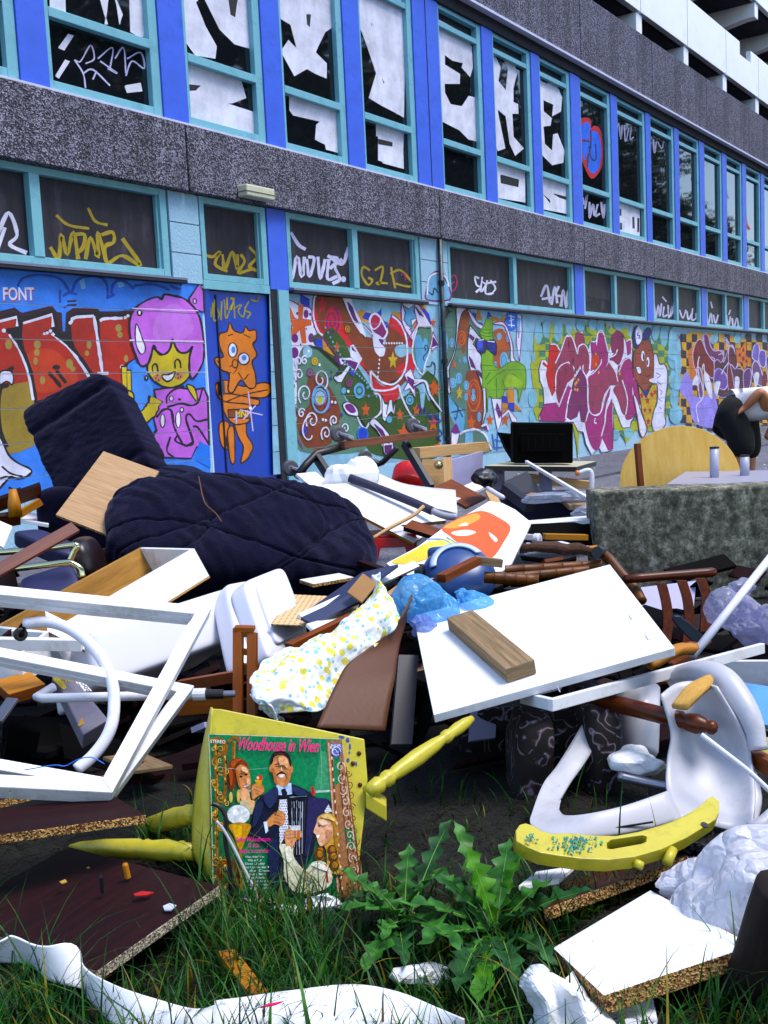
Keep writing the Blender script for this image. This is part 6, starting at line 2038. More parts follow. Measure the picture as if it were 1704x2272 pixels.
if (bb.z < 0):
    pass
sheet('stripe', [arc, arc2], plain('pale_blue_trim', 'B8C6F0', .3), VC, th=.006, nu=2, nv=2)
pad('handle', P(D5(780, 190), 4.05), RT * .06, FW * .03, UP * .03, m_vb, VC, e=4, n=12)
castor(P(D5(460, 460), 3.85), .035, .03, RT * .9 - FW * .3, m_blackm, m_dark2, VC, name='wheel')
# painted board
PB = [P(A2(1470, 312), 4.55), P(A3(215, 180), 4.42), P(A3(40, 440), 4.12)]
pbn = facing(PB[0], PB[1], PB[2])
pbf = lambda uv, lift=0.0: PP(uv, PB[0] + pbn * lift, pbn)
q = [pbf(A2(x, y)) for x, y in pl("850,690 1040,590 1190,478 1420,345 1480,308 1560,320 1640,360 1740,440 1620,690 1560,740 1100,760 930,760")]
pb = MB().prism(q, -pbn * .02).build('painted_board', m_lam, bevel=.002)
tag(pb, 'white board painted with orange and yellow patches behind the vacuum cleaner', 'painted board')
p = Paint(pbf, .0002, .0008)
p.R = A2
p.F('E0661A', "1190,475 1300,410 1430,368 1540,410 1612,470 1570,560 1500,655 1420,640 1330,600 1240,525", sm=True)
p.F('F0A060', "1200,470 1300,415 1400,385 1420,420 1300,470", sm=True)
p.F('F4E4D8', "1250,500 1340,485 1400,500 1350,520 1280,520", sm=True)
p.F('F4E4D8', "1480,500 1530,540 1520,560 1490,530", sm=True)
p.F('F0D8C8', "1290,460 1340,440 1350,460", sm=True)
p.F('DCC832', "880,685 1000,620 1110,560 1240,545 1275,570 1150,640 1010,690", sm=True)
p.F('E8DC7A', "1100,570 1230,548 1240,570 1130,600", sm=True)
p.L('6A8AC8', 7, "1100,540 1200,545 1260,580|1220,530 1320,590", sm=True)
p.build('patches', pb)
# red crates
def crate(name, c, a, b, h, label):
    T = thing(name, label, 'crate', c)
    for s1, s2 in ((a, b), (b, a)):
        for sg in (-1, 1):
            f = c + s1 * sg
            u, t = s2, h
            out_ = [f + u * x + t * y for x, y in ((-1, 0), (-1, 1), (1, 1), (1, 0), (.62, 0), (.5, .55), (-.5, .55), (-.62, 0))]
            MB().prism(out_, -s1.normalized() * sg * .012).build('side', m_red, T, bevel=.004)
    MB().obox(c - a - b + h, a * 2, b * 2, h.normalized() * .012).build('top', m_red, T, bevel=.006)
    return T
crate('red_crate', P(A2(890, 650), 4.75), RT * .11, FW * .1, UP * .10 + FW * .02, 'red plastic stool behind the navy cushion end')
bk = MB().lathe(P(D3(1240, 800), 6.4), P(D3(1240, 625), 6.5), [(0, .115), (.1, .115), (.12, .108), (.96, .088), (1, .086)], 20).build('red_bucket', m_red, smooth=True)
tag(bk, 'red plastic bucket upturned under the black trolley frame', 'bucket')
# white sheets behind the cushion
S1 = [[P(D3(x, y), d) for x, y, d in r] for r in (((690, 525, 5.6), (1000, 690, 5.7), (1250, 780, 5.8), (1700, 840, 5.9)), ((600, 640, 5.3), (900, 820, 5.3), (1300, 960, 5.3), (1720, 1060, 5.3)))]
sheet('white_sheet', S1, m_lam, th=.01, nu=4, nv=4, crump=.012, cs=4, label='long white sheet lying below the upturned trolley', cat='sheet')
cboard('white_board', D3, "780,745 1620,1110 1130,1160", (5.1, 5.0, 4.75), .02, m_lam, m_chip, 'white chipboard lying in front of the black foam tube')
cboard('white_board', D3, "660,890 1390,1270 1300,1330", (4.85, 4.7, 4.6), .014, m_lam2, m_tan, 'long white edged board sloping down to the red stool')
cboard('white_board', D3, "350,640 700,930 520,960", (5.4, 5.2, 5.0), .015, m_lam, None, 'white board wedge behind navy cushion and trolley leg')
wire('foam_tube', D3, "680,700 1000,820 1300,940 1480,1020", [5.05, 5.0, 4.95, 4.9], .021, plain('grey_foam', '2C2C40', .9), 'dark foam pipe sleeve lying across white sheets', 'foam tube', 12)
wire('grey_pipe', D3, "1480,1020 1560,1055 1640,1075 1720,1080", [4.9, 4.88, 4.86, 4.85], .016, plain('grey_pipe_plastic', '9C9CA8', .4), 'grey pipe end running out of the foam sleeve', 'pipe', 12)
blob('foam_packing', P(D3(650, 650), 5.25), RT * .11, FW * .08, UP * .10, m_lam, amp=.35, fs=1.6, seed=6.0, flat=True, sub=3, label='white block of broken foam packing beside trolley', cat='packing foam')
wire('stick', D3, "900,1290 1060,1190 1300,1060 1395,975", [4.55, 4.6, 4.7, 4.75], .009, m_beech, 'pale stick leaning over the white boards', 'stick', 6)
cboard('brown_board', D3, "1285,1105 1560,1190 1480,1260", (4.7, 4.6, 4.5), .02, m_brown, m_dbrown, 'brown drawer side below white boards')
# upturned trolley
TR = thing('trolley', 'upturned black trolley with wooden shelf edge and grey castors', 'trolley', P(D3(700, 700), 6.0))
bar('shelf', P(D3(600, 385), 5.75), P(D3(1500, 268), 6.35), .05, .04, wood('red_brown_rail', '4A2C22', '7A5040', .5, 40, 4), TR)
def tb(s_, d, r, mat=m_blackm, par=TR, nm='frame_tube'):
    q = [P(D3(x, y), dd) for (x, y), dd in zip(pl(s_), d)]
    return MB().tube(q, r, 8).build(nm, mat, par, smooth=True)
tb("170,690 260,570 360,465 660,385", (5.6, 5.65, 5.7, 5.8), .022)
tb("1140,410 1000,550 830,610 500,625", (6.3, 6.4, 6.4, 6.3), .018)
for a, b_, d0, d1 in (("360,500", "640,930", 5.7, 5.45), ("1210,360", "1470,800", 6.25, 6.0)):
    (xa, ya), (xb, yb) = pl(a)[0], pl(b_)[0]
    bar('leg', P(D3(xa, ya), d0), P(D3(xb, yb), d1), .03, .055, m_blackm, TR)
for x, y, d, r in ((570, 275, 5.8, .045), (1290, 195, 6.3, .046), (830, 505, 6.4, .046), (105, 605, 5.65, .044)):
    c = P(D3(x, y), d)
    castor(c, r, .028, RT * .45 + FW * -.85, m_rubber, m_steel, TR, c + RT * .075 - UP * .03)
# cabinet beyond the trolley
CB = thing('white_cabinet', 'broken white cabinet with beige rail standing near drainpipe', 'cabinet', P(B4(1150, 1480), 7.0))
bar('rail', P(B4(880, 1232), 6.9), P(B4(1305, 1192), 7.6), .10, .07, m_beech, CB)
board('back_panel', corners([(B4(1100, 1275), 7.0), (B4(1305, 1218), 7.5), (B4(1300, 1400), 7.5)]), .015, m_lav, None, CB)
board('door', corners([(B4(930, 1270), 6.9), (B4(1070, 1270), 7.0), (B4(1075, 1440), 7.0)]), .015, m_beech, None, CB)
bar('post', P(B4(1085, 1270), 6.9), P(B4(1095, 1470), 6.8), .06, .07, m_beech, CB)
turned('knob', P(B4(1030, 1305), 6.9), P(B4(1030, 1305), 6.84), [(0, .02), (.6, .03), (1, .015)], m_chrome, CB)
board('base_panel', corners([(B4(1110, 1390), 6.8), (B4(1320, 1500), 6.5), (B4(1200, 1560), 6.3)]), .02, m_brown, None, CB)
board('shelf', corners([(B4(1100, 1470), 6.6), (B4(1300, 1380), 7.3), (B4(1330, 1430), 7.0)]), .02, m_lam, None, CB)

# ------------------------------------------------------------------ television on its table, clutter below
TT = thing('low_table', 'low beige table carrying the black television', 'table', P(D4(700, 1100), 7.6))
tt = corners([(D4(90, 672), 7.1), (D4(1300, 685), 7.15), (D4(1560, 612), 8.0)])
board('top', tt, .035, plain('beige_laminate', 'B8B4A0', .4), m_blackm, TT)
for x, y in ((265, 720), (885, 720)):
    bar('leg', P(D4(x, y), 7.3), P(D4(x + 10, 1010), 7.25), .09, .05, plain('grey_leg_paint', '6E6E80', .5), TT)
bar('stretcher', P(D4(640, 830), 7.5), P(D4(1480, 930), 7.5), .12, .06, m_beech, TT)
TV = thing('television', 'black box television standing back to front on low table', 'television', P(D4(850, 650), 7.4))
m_tv = plain('black_tv_plastic', '020202', .8, .3, 9, spec=.05)
fl_, fr_ = P(D4(470, 640), 7.25), P(D4(1255, 640), 7.35)
hh = P(D4(470, 105), 7.25) - fl_
MB().obox(fl_, fr_ - fl_, hh, FW * .18).build('case', m_tv, TV, bevel=.012)
cbk = [P(D4(x, y), d) for x, y, d in ((290, 245, 7.75), (480, 255, 7.75), (470, 110, 7.5), (470, 640, 7.3), (395, 470, 7.7))]
MB().prism([P(D4(290, 240), 7.6), P(D4(500, 260), 7.6), P(D4(500, 630), 7.6), P(D4(470, 600), 7.6), P(D4(395, 480), 7.6)], FW * .2).build('rear_housing', m_tv, TV, bevel=.01)
MB().obox(fl_ + RT * .05 - FW * .006 + hh * .28, (fr_ - fl_) * .75, hh * .45, -FW * .008).build('rear_cover', m_tv, TV, bevel=.004)
for k in range(5):
    bar('vent', fl_ + RT * (.1 + .05 * k) - FW * .016 + hh * .35, fl_ + RT * (.1 + .05 * k) - FW * .016 + hh * .6, .008, .006, m_dark2, TV)
TC = thing('tube_chair_frame', 'white bent tube chair frame beside low table', 'chair frame', P(D4(1500, 1250), 6.0))
MB().tube(catmull([P(D4(x, y), 6.0) for x, y in pl("1330,770 1420,735 1475,740 1500,800 1500,950 1500,1100 1500,1250")], 5), .014, 12).build('tube', m_plast, TC, smooth=True)
c = P(D4(1315, 768), 6.0)
MB().lathe(c - RT * .012, c + RT * .006, [(0, .015), (.8, .017), (1, .012)], 14).build('end_cap', plain('orange_cap', 'C87A14', .5), TC, smooth=True)
bar('white_pole', P(D4(640, 620), 6.6), P(D4(1525, 1150), 5.2), .018, .018, m_lam, label='white pole sloping down past the low table', cat='pole')
m_blkb = plain('black_box_plastic', '0E0C16', .4, .3, 8)
cboard('black_flap', D4, "340,880 650,740 860,1020", (6.3, 6.4, 6.2), .02, m_blkb, None, 'black case flap open below the low table', 'case')
cboard('black_case', D4, "320,910 430,900 760,1140", (6.0, 6.05, 5.8), .06, m_blkb, None, 'black case side slanting below the low table', 'case')
bk = MB().obox(P(D4(300, 1080), 6.0), RT * .5, UP * -.22, FW * .25).build('blue_black_box', plain('ink_blue_plastic', '12123A', .35, .4, 12), bevel=.01)
tag(bk, 'ink blue plastic box in the shadow below low table', 'box')
bk = MB().obox(P(D4(760, 1110), 6.2), RT * .38, UP * -.18, FW * .25).build('black_box', m_blkb, bevel=.01)
tag(bk, 'black appliance right of the ink blue box', 'appliance')
q = [P(D4(x, y), d) for x, y, d in ((630, 1050, 5.75), (960, 1035, 5.9), (1080, 1080, 5.8), (1200, 1185, 5.45), (1520, 1175, 5.5), (1520, 1090, 5.9), (1000, 1000, 6.3), (700, 1020, 6.2))]
tray = MB().prism([PP((0, 0), V(), V((0, 0, 1))) if False else x for x in q], V((0, 0, -.03))).build('brown_tray', wood('brown_tray_wood', '7A6450', '9A826A', .5, 40, 4), bevel=.004)
tag(tray, 'beige brown tabletop with a stepped edge holding bits of glass', 'tabletop')
blob('glass_heap', P(D4(1210, 1105), 5.75), RT * .12, FW * .08, UP * .02, film('broken_glass', 'C8D0E0', .6, .1), amp=.7, fs=5, seed=2.2, flat=True, sub=4, label='heap of broken glass bits on stepped tabletop', cat='broken glass')
blob('clear_wrap', P(D4(1400, 1260), 5.4), RT * .08, FW * .06, UP * .03, film('clear_wrap_film', 'D8DCE8', .55, .2), amp=.5, fs=3, seed=3.2, flat=True, sub=4, label='lump of clear wrapping under stepped tabletop', cat='wrapping')
cboard('white_board', D4, "600,1395 1530,1320 1530,1375", (5.2, 5.15, 5.0), .02, m_lam, m_lam2, 'white board between painted board and concrete wall')
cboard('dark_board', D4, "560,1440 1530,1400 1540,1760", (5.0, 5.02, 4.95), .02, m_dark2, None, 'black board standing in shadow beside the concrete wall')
WR = thing('wheel_bracket', 'white castor on white bracket below the white board', 'castor', P(D4(760, 1680), 4.6))
castor(P(D4(780, 1640), 4.6), .027, .03, RT * .8 - FW * .5, m_plast, m_lav, WR)
bar('bracket', P(D4(600, 1600), 4.65), P(D4(780, 1620), 4.66), .03, .025, m_plast, WR)
bar('tan_batten', P(D4(870, 1600), 4.7), P(D4(1430, 1612), 4.75), .04, .025, m_tan, label='tan batten in the shadow beside white castor', cat='batten')
wire('white_pipe', D4, "130,970 330,1090", [5.6, 5.4], .013, m_plast, 'short white pipe by the ink blue box', 'pipe', 12)
cboard('white_board', D4, "100,1000 200,960 320,1180", (5.8, 5.9, 5.5), .02, m_beech, None, 'beige board end under the short white pipe')
blob('black_cloth', P(D4(80, 880), 6.4), RT * .06, FW * .06, UP * .045, m_blkb, amp=.5, fs=2, seed=5, label='black rag lump left of low table', cat='rag')

# ------------------------------------------------------------------ concrete wall stub, round tabletop, grey table, person
m_conc = None
def conc_mat():
    m, nt, b = nodes_of('mossy_concrete')
    vec = coords(nt)
    n = tex(nt, 'ShaderNodeTexNoise', vec, 20, Detail=10.0, Roughness=.8)
    n2 = tex(nt, 'ShaderNodeTexNoise', coords(nt, 'Object', (20, 20, 3)), 1, Detail=8.0, Roughness=.7)
    c = ramp(nt, n.outputs[0], [(.34, '1E1D17'), (.46, '56544A'), (.55, '8A877A'), (.65, 'C4C1B6')])
    c = mixc(nt, ramp(nt, n2.outputs[0], [(.35, 'B0B0B0'), (.6, '000000')]), c, '2A3022')
    nt.links.new(c, b.inputs['Base Color'])
    b.inputs['Roughness'].default_value = .95
    bump(nt, b, n.outputs[0], .6, .02)
    return m
wl0, wl1 = P((1319, 1079), 4.85), P((1740, 1078), 4.75)
wl0.z = wl1.z = .53
bk = MB().obox(wl0, (wl1 - wl0) * 2.2, FW * .22, UP * -.53).build('concrete_wall', conc_mat(), bevel=.012)
tag(bk, 'low mossy concrete wall end at right of the heap', 'wall')
RDN = (-FW * .93 + UP * .25 - RT * .25).normalized()
c = P((1508, 1068), 6.3)
ax = RDN.cross(UP).normalized()
ay = RDN.cross(ax).normalized()
disc = [c + (ax * math.cos(t) * 1.03 + ay * math.sin(t)) * .345 for t in [2 * PI * k / 48 for k in range(48)]]
bk = MB().prism(disc, -RDN * .018).build('round_tabletop', m_ply, bevel=.002)
tag(bk, 'round yellow plywood tabletop leaning behind the concrete wall', 'tabletop')
bar('brown_post', P(B5(862, 1165), 6.0), P(B5(885, 1440), 6.0), .03, .03, m_brown, label='brown wooden post in front of the round tabletop', cat='post')
GT = thing('upturned_table', 'grey upturned table with white tube legs behind concrete wall', 'table', P(B5(1450, 1420), 5.4))
gt = corners([(B5(1040, 1412), 5.3), (B5(1800, 1400), 5.25), (B5(1800, 1325), 6.2)])
board('top', gt, .025, plain('grey_table_laminate', '9492A0', .4, .05), None, GT)
for x, y0, y1, d in ((1328, 1195, 1400, 5.7), (1513, 1245, 1375, 5.8)):
    a, b_ = P(B5(x + 4, y1), d), P(B5(x + 4, y0), d)
    l = MB().tube([a, b_], .0245 if x < 1400 else .025, 16).build('leg', plain('grey_leg_tube', 'A4A4B8', .4), GT, smooth=True)
    MB().tube([b_, b_ + UP * .010], .0255, 16).build('foot_cap', m_blackm, l)
def skinned(name, pts, edges, mat, parent, sub=2):
    me = bpy.data.meshes.new(name)
    org = V(pts[0][0])
    me.from_pydata([V(q) - org for q, _ in pts], edges, [])
    o = bpy.data.objects.new(name, me)
    COL.objects.link(o)
    o.parent = parent
    o.location = org - WL[parent.name]
    WL[o.name] = org
    o.modifiers.new('skin', 'SKIN')
    sv = me.skin_vertices[0].data
    for i, (_, r) in enumerate(pts):
        sv[i].radius = (r, r)
    sv[0].use_root = True
    s = o.modifiers.new('sub', 'SUBSURF')
    s.levels = s.render_levels = sub
    me.materials.append(mat)
    o.modifiers['skin'].use_smooth_shade = True
    return o
PE = thing('person', 'person in black knee length shorts and white top bending over by the wall', 'person', PZ((1640, 1140), .04))
Q = lambda x, y, d=8.0: P(C6(x, y), d)
def low(v, z):
    v = V(v)
    v.z = z
    return v
m_skin = plain('skin', 'A8765C', .5, .06, 20, sub=.1)
pts = [(Q(840, 1290), .10), (Q(1040, 1210), .105), (Q(1260, 1190), .115), (Q(1430, 1220), .05), (Q(1520, 1270), .062), (Q(1610, 1330), .085), (Q(1680, 1390), .06),
       (Q(1370, 1240, 7.82), .055), (Q(1280, 1020, 7.75), .042), (Q(1150, 1160, 7.78), .036), (Q(1060, 1260, 7.82), .026), (Q(1030, 1290, 7.82), .028),
       (Q(1370, 1240, 8.2), .05), (Q(1460, 1480, 8.25), .042), (Q(1380, 1640, 8.25), .03), (Q(1350, 1690, 8.24), .027),
       (Q(850, 1360, 7.91), .095), (Q(1050, 1650, 7.88), .068), (Q(960, 2020, 7.9), .052), (low(Q(950, 2200, 7.9), .10), .036), (low(Q(1090, 2200, 7.9), .075), .034),
       (Q(850, 1360, 8.1), .095), (Q(1110, 1650, 8.15), .068), (Q(1120, 2020, 8.15), .052), (low(Q(1110, 2200, 8.15), .10), .036), (low(Q(1250, 2200, 8.15), .075), .034)]
ed = [(0, 1), (1, 2), (2, 3), (3, 4), (4, 5), (5, 6), (2, 7), (7, 8), (8, 9), (9, 10), (10, 11), (2, 12), (12, 13), (13, 14), (14, 15), (0, 16), (16, 17), (17, 18), (18, 19), (19, 20), (0, 21), (21, 22), (22, 23), (23, 24), (24, 25)]
h0 = Q(1030, 1290, 7.82)
for k in range(5):
    b0 = h0 + FW * (-.02 + .01 * k) + RT * -.008
    pts.append((b0 + RT * -.02 - UP * (.012 + .003 * k), .0085))
    pts.append((b0 + RT * -.03 - UP * (.034 - .004 * abs(k - 2)), .0075))
    ed += [(11, len(pts) - 2), (len(pts) - 2, len(pts) - 1)]
skinned('body', pts, ed, m_skin, PE)
m_shorts = plain('black_cloth_shorts', '040406', .95, .2, 20, .3)
skinned('shorts', [(Q(830, 1275), .145), (Q(940, 1235), .13), (Q(850, 1380, 7.92), .125), (Q(1030, 1650, 7.88), .115), (Q(1020, 1990, 7.89), .098), (Q(850, 1380, 8.1), .125), (Q(1110, 1650, 8.15), .115), (Q(1130, 2000, 8.15), .098)], [(0, 1), (0, 2), (2, 3), (3, 4), (0, 5), (5, 6), (6, 7)], m_shorts, PE)
skinned('shirt', [(Q(1130, 1200), .14), (Q(985, 1220), .128), (Q(900, 1245), .10), (Q(1280, 1195), .145), (Q(1420, 1230), .12), (Q(1350, 1150, 7.80), .09)], [(0, 1), (1, 2), (0, 3), (3, 4), (3, 5)], plain('white_shirt', 'D8D4DC', .9, .06, 20, .2), PE)
skinned('hair', [(Q(1590, 1290), .085), (Q(1640, 1320), .09), (Q(1690, 1400), .06)], [(0, 1), (1, 2)], plain('brown_hair', '2A1A12', .7, .3, 60), PE)

# ------------------------------------------------------------------ bamboo, slatted chair, bags, rod at right
m_bam = wood('brown_bamboo', '3A1E0C', '6E4420', .45, 20, 8)
BM = thing('bamboo_chair', 'heap of dark bamboo poles from a broken cane chair', 'cane chair', P(A3(350, 520), 3.95))
def bamboo(a, b, r, par):
    pr = []
    for k in range(5):
        pr += [(k / 5 + .001, r * .97), (k / 5 + .006, r * 1.06), (k / 5 + .013, r * .97), (k / 5 + .19, r * .98)]
    pr.append((1, r))
    return MB().lathe(a, b, pr, 12).build('pole', m_bam, par, smooth=True)
bamboo(P(A3(45, 458), 3.95), P(A3(640, 425), 3.9), .02, BM)
bamboo(P(A3(60, 500), 3.85), P(A3(560, 455), 3.85), .017, BM)
bamboo(P(A3(-80, 500), 3.8), P(A3(250, 520), 3.75), .022, BM)
q = catmull([P(A3(x, y), d) for x, y, d in ((630, 345, 3.95), (690, 395, 3.9), (760, 480, 3.85), (840, 570, 3.8), (885, 650, 3.75))], 6)
MB().tube(q, .02, 12).build('bent_pole', m_bam, BM, smooth=True)
MB().tube([P(A3(648, 345), 3.97), P(A3(610, 345), 3.86)], .021, 14).build('pole_end', m_blackm, BM)
MB().tube([P(A3(562, 335), 4.0), P(A3(610, 330), 4.0)], .018, 12).build('binding', m_tan, BM)
rows = [[P(A3(x, y), d) for x, y, d in r] for r in (((180, 330, 4.35), (300, 310, 4.4), (420, 310, 4.4), (545, 350, 4.3)), ((165, 365, 4.15), (300, 360, 4.15), (430, 365, 4.1), (560, 375, 4.1)))]
sheet('striped_cloth', rows, plain('striped_white_cloth', 'D8D8EC', .8), th=.02, crump=.02, cs=12, label='folded white cloth with grey stripes on the bamboo heap', cat='cloth')
rows = [[P(A3(x, y), d) for x, y, d in r] for r in (((140, 390, 4.05), (280, 370, 4.1), (430, 370, 4.1), (600, 380, 4.0)), ((145, 420, 4.0), (280, 410, 4.0), (430, 405, 4.0), (610, 405, 3.95)))]
sheet('brown_rag', rows, plain('brown_fur', '3A2418', .95, .4, 40, .6), th=.03, crump=.03, cs=18, label='shaggy brown rag under the striped cloth', cat='rag')
SCR = thing('slatted_chair', 'dark wooden slat back chair standing before concrete wall', 'chair', P(A3(1050, 900), 3.6))
m_sl = wood('dark_varnished_wood', '2E1208', '5A2C16', .35, 45, 4)
MB().lathe(P(A3(780, 512), 3.75), P(A3(1335, 468), 3.85), [(0, .016), (.2, .017), (.9, .018), (.96, .019), (1, .013)], 12).build('top_rail', m_sl, SCR, smooth=True)
for s_ in ("1005,535 1035,660 1045,780 1030,900", "1130,520 1165,640 1175,770 1160,920", "1245,505 1280,610 1275,740 1270,830"):
    q = catmull([P(A3(x, y), 3.8 - .0002 * y) for x, y in pl(s_)], 5)
    m = MB()
    for i in range(len(q) - 1):
        m.hexa([q[i] - RT * .017 - FW * .006, q[i + 1] - RT * .017 - FW * .006, q[i + 1] + RT * .017 - FW * .006, q[i] + RT * .017 - FW * .006,
                q[i] - RT * .017 + FW * .006, q[i + 1] - RT * .017 + FW * .006, q[i + 1] + RT * .017 + FW * .006, q[i] + RT * .017 + FW * .006])
    m.build('slat', m_sl, SCR)
MB().lathe(P(A3(1080, 960), 3.5), P(A3(1290, 905), 3.6), [(0, .02), (.5, .022), (1, .018)], 10).build('seat_rail', m_brown, SCR, smooth=True)
cboard('pale_board', A3, "880,560 1220,520 1180,930", (4.2, 4.25, 4.0), .012, m_lav, None, 'pale lavender panel behind the slatted chair back')
q = [P(A3(x, y), 3.45) for x, y in pl("1075,760 1085,738 1120,738 1180,780 1262,860 1240,900 1195,895 1110,810")]
bk = MB().prism(q, FW * .02).build('teal_paddle', plain('dark_teal_rubber', '0E1E2E', .5), bevel=.003)
tag(bk, 'dark teal rounded flat piece poking out below the slatted chair', 'plastic piece')
m_clear = film('clear_bag_film', 'CFCFE6', .42, .12)
CBG = thing('clear_bag', 'clumped clear plastic bag against the concrete wall', 'plastic bag', P(A3(1480, 930), 3.3))
blob('bag_body', P(A3(1450, 770), 3.35), RT * .11, FW * .1, UP * .10, m_clear, CBG, 5, .38, 2.3, 1.7, sharp=.9)
blob('bag_side', P(A3(1640, 760), 3.35), RT * .09, FW * .1, UP * .09, m_clear, CBG, 5, .4, 2.3, 7.7, sharp=.9)
blob('bag_top', P(A3(1500, 580), 3.5), RT * .07, FW * .06, UP * .05, m_clear, CBG, 4, .4, 2.3, 4.7, sharp=.9)
rod = MB().tube([P(A3(1195, 985), 2.95), P(A3(1720, 320), 3.3)], .0125, 16).build('white_rod', m_plast, smooth=True)
tag(rod, 'white plastic rod slanting up to the right edge', 'rod')
# white drawer frame with broken chair parts
DF = thing('white_drawer_frame', 'white wooden drawer frame jutting out below tabletop at right', 'drawer frame', P(A3(340, 1300), 2.5))
a, b_ = P(A3(338, 1250), 2.42), P(A3(1640, 905), 2.95)
hgt = P(A3(340, 1325), 2.42) - a
dn = (b_ - a).cross(hgt).normalized()
if dn.dot(CAM - a) < 0:
    dn = -dn
MB().obox(a, b_ - a, hgt, -dn * .016).build('front_rail', m_lam2, DF, bevel=.0015)
a2 = P(A3(165, 1212), 2.62)
MB().obox(a - dn * .017, a2 - a, hgt * .98, (b_ - a).normalized() * .016).build('side_rail', m_lam2, DF, bevel=.0015)
MB().obox(a - dn * .018 + (a2 - a) * .85 + (b_ - a).normalized() * .02, (b_ - a) * .12, (a2 - a) * -.15, -UP * .01).build('corner_brace', m_lam2, DF)
bar('white_rail', P(A3(1385, 1085), 3.15), P(A3(1720, 1085), 3.1), .02, .075, m_lam2, label='white rail end behind the drawer frame at right edge', cat='rail')
turned('turned_leg', P(A3(560, 1235), 2.62), P(A3(1345, 1430), 2.42), [(0, .021), (.55, .021), (.74, .022), (.76, .017), (.79, .022), (.86, .024), (.91, .018), (.93, .013), (.95, .017), (.98, .016), (1, .009)], m_sl, None, label='dark turned furniture leg pointing right below drawer frame', cat='furniture leg')
rows = [[P(A3(x, y), d) for x, y, d in r] for r in (((1078, 1308, 2.45), (1130, 1230, 2.46), (1210, 1168, 2.48), (1290, 1150, 2.5)), ((1165, 1325, 2.43), (1230, 1260, 2.44), (1280, 1215, 2.46), (1318, 1180, 2.48)))]
sheet('broken_wood', rows, wood('fresh_split_wood', 'B88A54', 'DCB880', .8, 40, 3, bmp=.8), th=.02, crump=.006, cs=50, label='pale splintered wood stump sticking up by the turned leg', cat='broken wood')
rows = [[P(A3(x, y), d) for x, y, d in r] for r in (((915, 1055, 2.75), (1010, 985, 2.8), (1110, 950, 2.85), (1205, 945, 2.9)), ((950, 1075, 2.72), (1040, 1020, 2.77), (1130, 985, 2.82), (1210, 975, 2.87)))]
sheet('broken_wood', rows, m_tan, th=.025, crump=.006, cs=40, label='broken golden brown chair rail behind the drawer frame', cat='broken wood')
# patterned armchair in shadow
def brocade():
    m, nt, b = nodes_of('brocade_cloth')
    vec = coords(nt)
    n = tex(nt, 'ShaderNodeTexNoise', vec, 9, Detail=2.0, Distortion=3.5)
    w_ = tex(nt, 'ShaderNodeTexWave', vec, 3.0, Distortion=16.0, Detail=3.0)
    w_.inputs['Detail Scale'].default_value = 2.2
    c = ramp(nt, w_.outputs[1] if len(w_.outputs) > 1 else w_.outputs[0], [(.34, '120A08'), (.47, '3A2C2A'), (.6, '84788A'), (.72, '4A3C3C'), (.8, '140A08')])
    c = mixc(nt, ramp(nt, n.outputs[0], [(.54, '000000'), (.58, 'FFFFFF')]), c, '0C0606')
    nt.links.new(c, b.inputs['Base Color'])
    b.inputs['Roughness'].default_value = .85
    return m
m_broc = brocade()
BA = thing('brocade_armchair', 'brown and grey patterned armchair standing in shadow under drawer frame', 'armchair', PZ((1240, 1820), 0))
pad('arm', P((1318, 1665), 2.72), RT * .05, FW * .16, UP * .165, m_broc, BA, e=5, n=20)
pad('arm', P((1175, 1690), 2.66), RT * .05, FW * .10, UP * .135 + RT * .012, m_broc, BA, e=5, n=20)
pad('seat', P((1243, 1700), 2.74), RT * .14, FW * .08, UP * .14, m_broc, BA, e=5, n=20)
pad('back', P((1150, 1660), 2.98), RT * .17, FW * .05, UP * .13, m_broc, BA, e=5, n=20)
wt2 = MB().lathe(P(A3(870, 1600), 2.75), P(A3(865, 1180), 2.85), [(0, .03), (.02, .043), (.08, .05), (.5, .055), (1, .058)], 28).build('white_tub', m_plast, smooth=True)
tag(wt2, 'white plastic tub upright beneath the turned leg', 'tub')
blob('paper_scrap', P(A6(1000, 220), 2.55), RT * .075, FW * .06, UP * .045, m_lam, amp=.35, fs=2, seed=31, flat=True, sub=4, label='torn white paper below the plastic tub', cat='paper')
wire('metal_rail', A6, "870,290 1000,320 1150,350", [2.5, 2.48, 2.45], .012, m_steel, 'grey metal rail on the ground behind plastic chair', 'rail', 8)
# white garden chair on its side
m_gard = plain('shade_greyed_plastic', 'B4B4BC', .4, .08, 4, dirt='7A7874', damt=.5, dscale=7)  # white plastic greyed to carry the shade over the chair, plus dirt blotches
GC = thing('garden_chair', 'white moulded plastic garden chair lying on its side at right', 'garden chair', PZ((1500, 1860), 0))
outer = pl("775,-140 690,10 560,225 480,330 425,470 412,545 500,592 700,608 950,578 1200,512")
inner = pl("905,-140 825,-10 705,195 612,328 560,430 573,486 620,502 740,488 920,445 1130,372")
dp = (2.7, 2.62, 2.52, 2.44, 2.34, 2.26, 2.20, 2.18, 2.20, 2.24)
rows = []
for a, b_, d in zip(outer, inner, dp):
    l, r = P(A6(*a), d), P(A6(*b_), d + .03)
    rows.append([l, l.lerp(r, .08) - FW * .006, l.lerp(r, .5) - FW * .008, l.lerp(r, .92) - FW * .006, r])
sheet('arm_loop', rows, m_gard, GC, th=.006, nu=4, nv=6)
rows = []
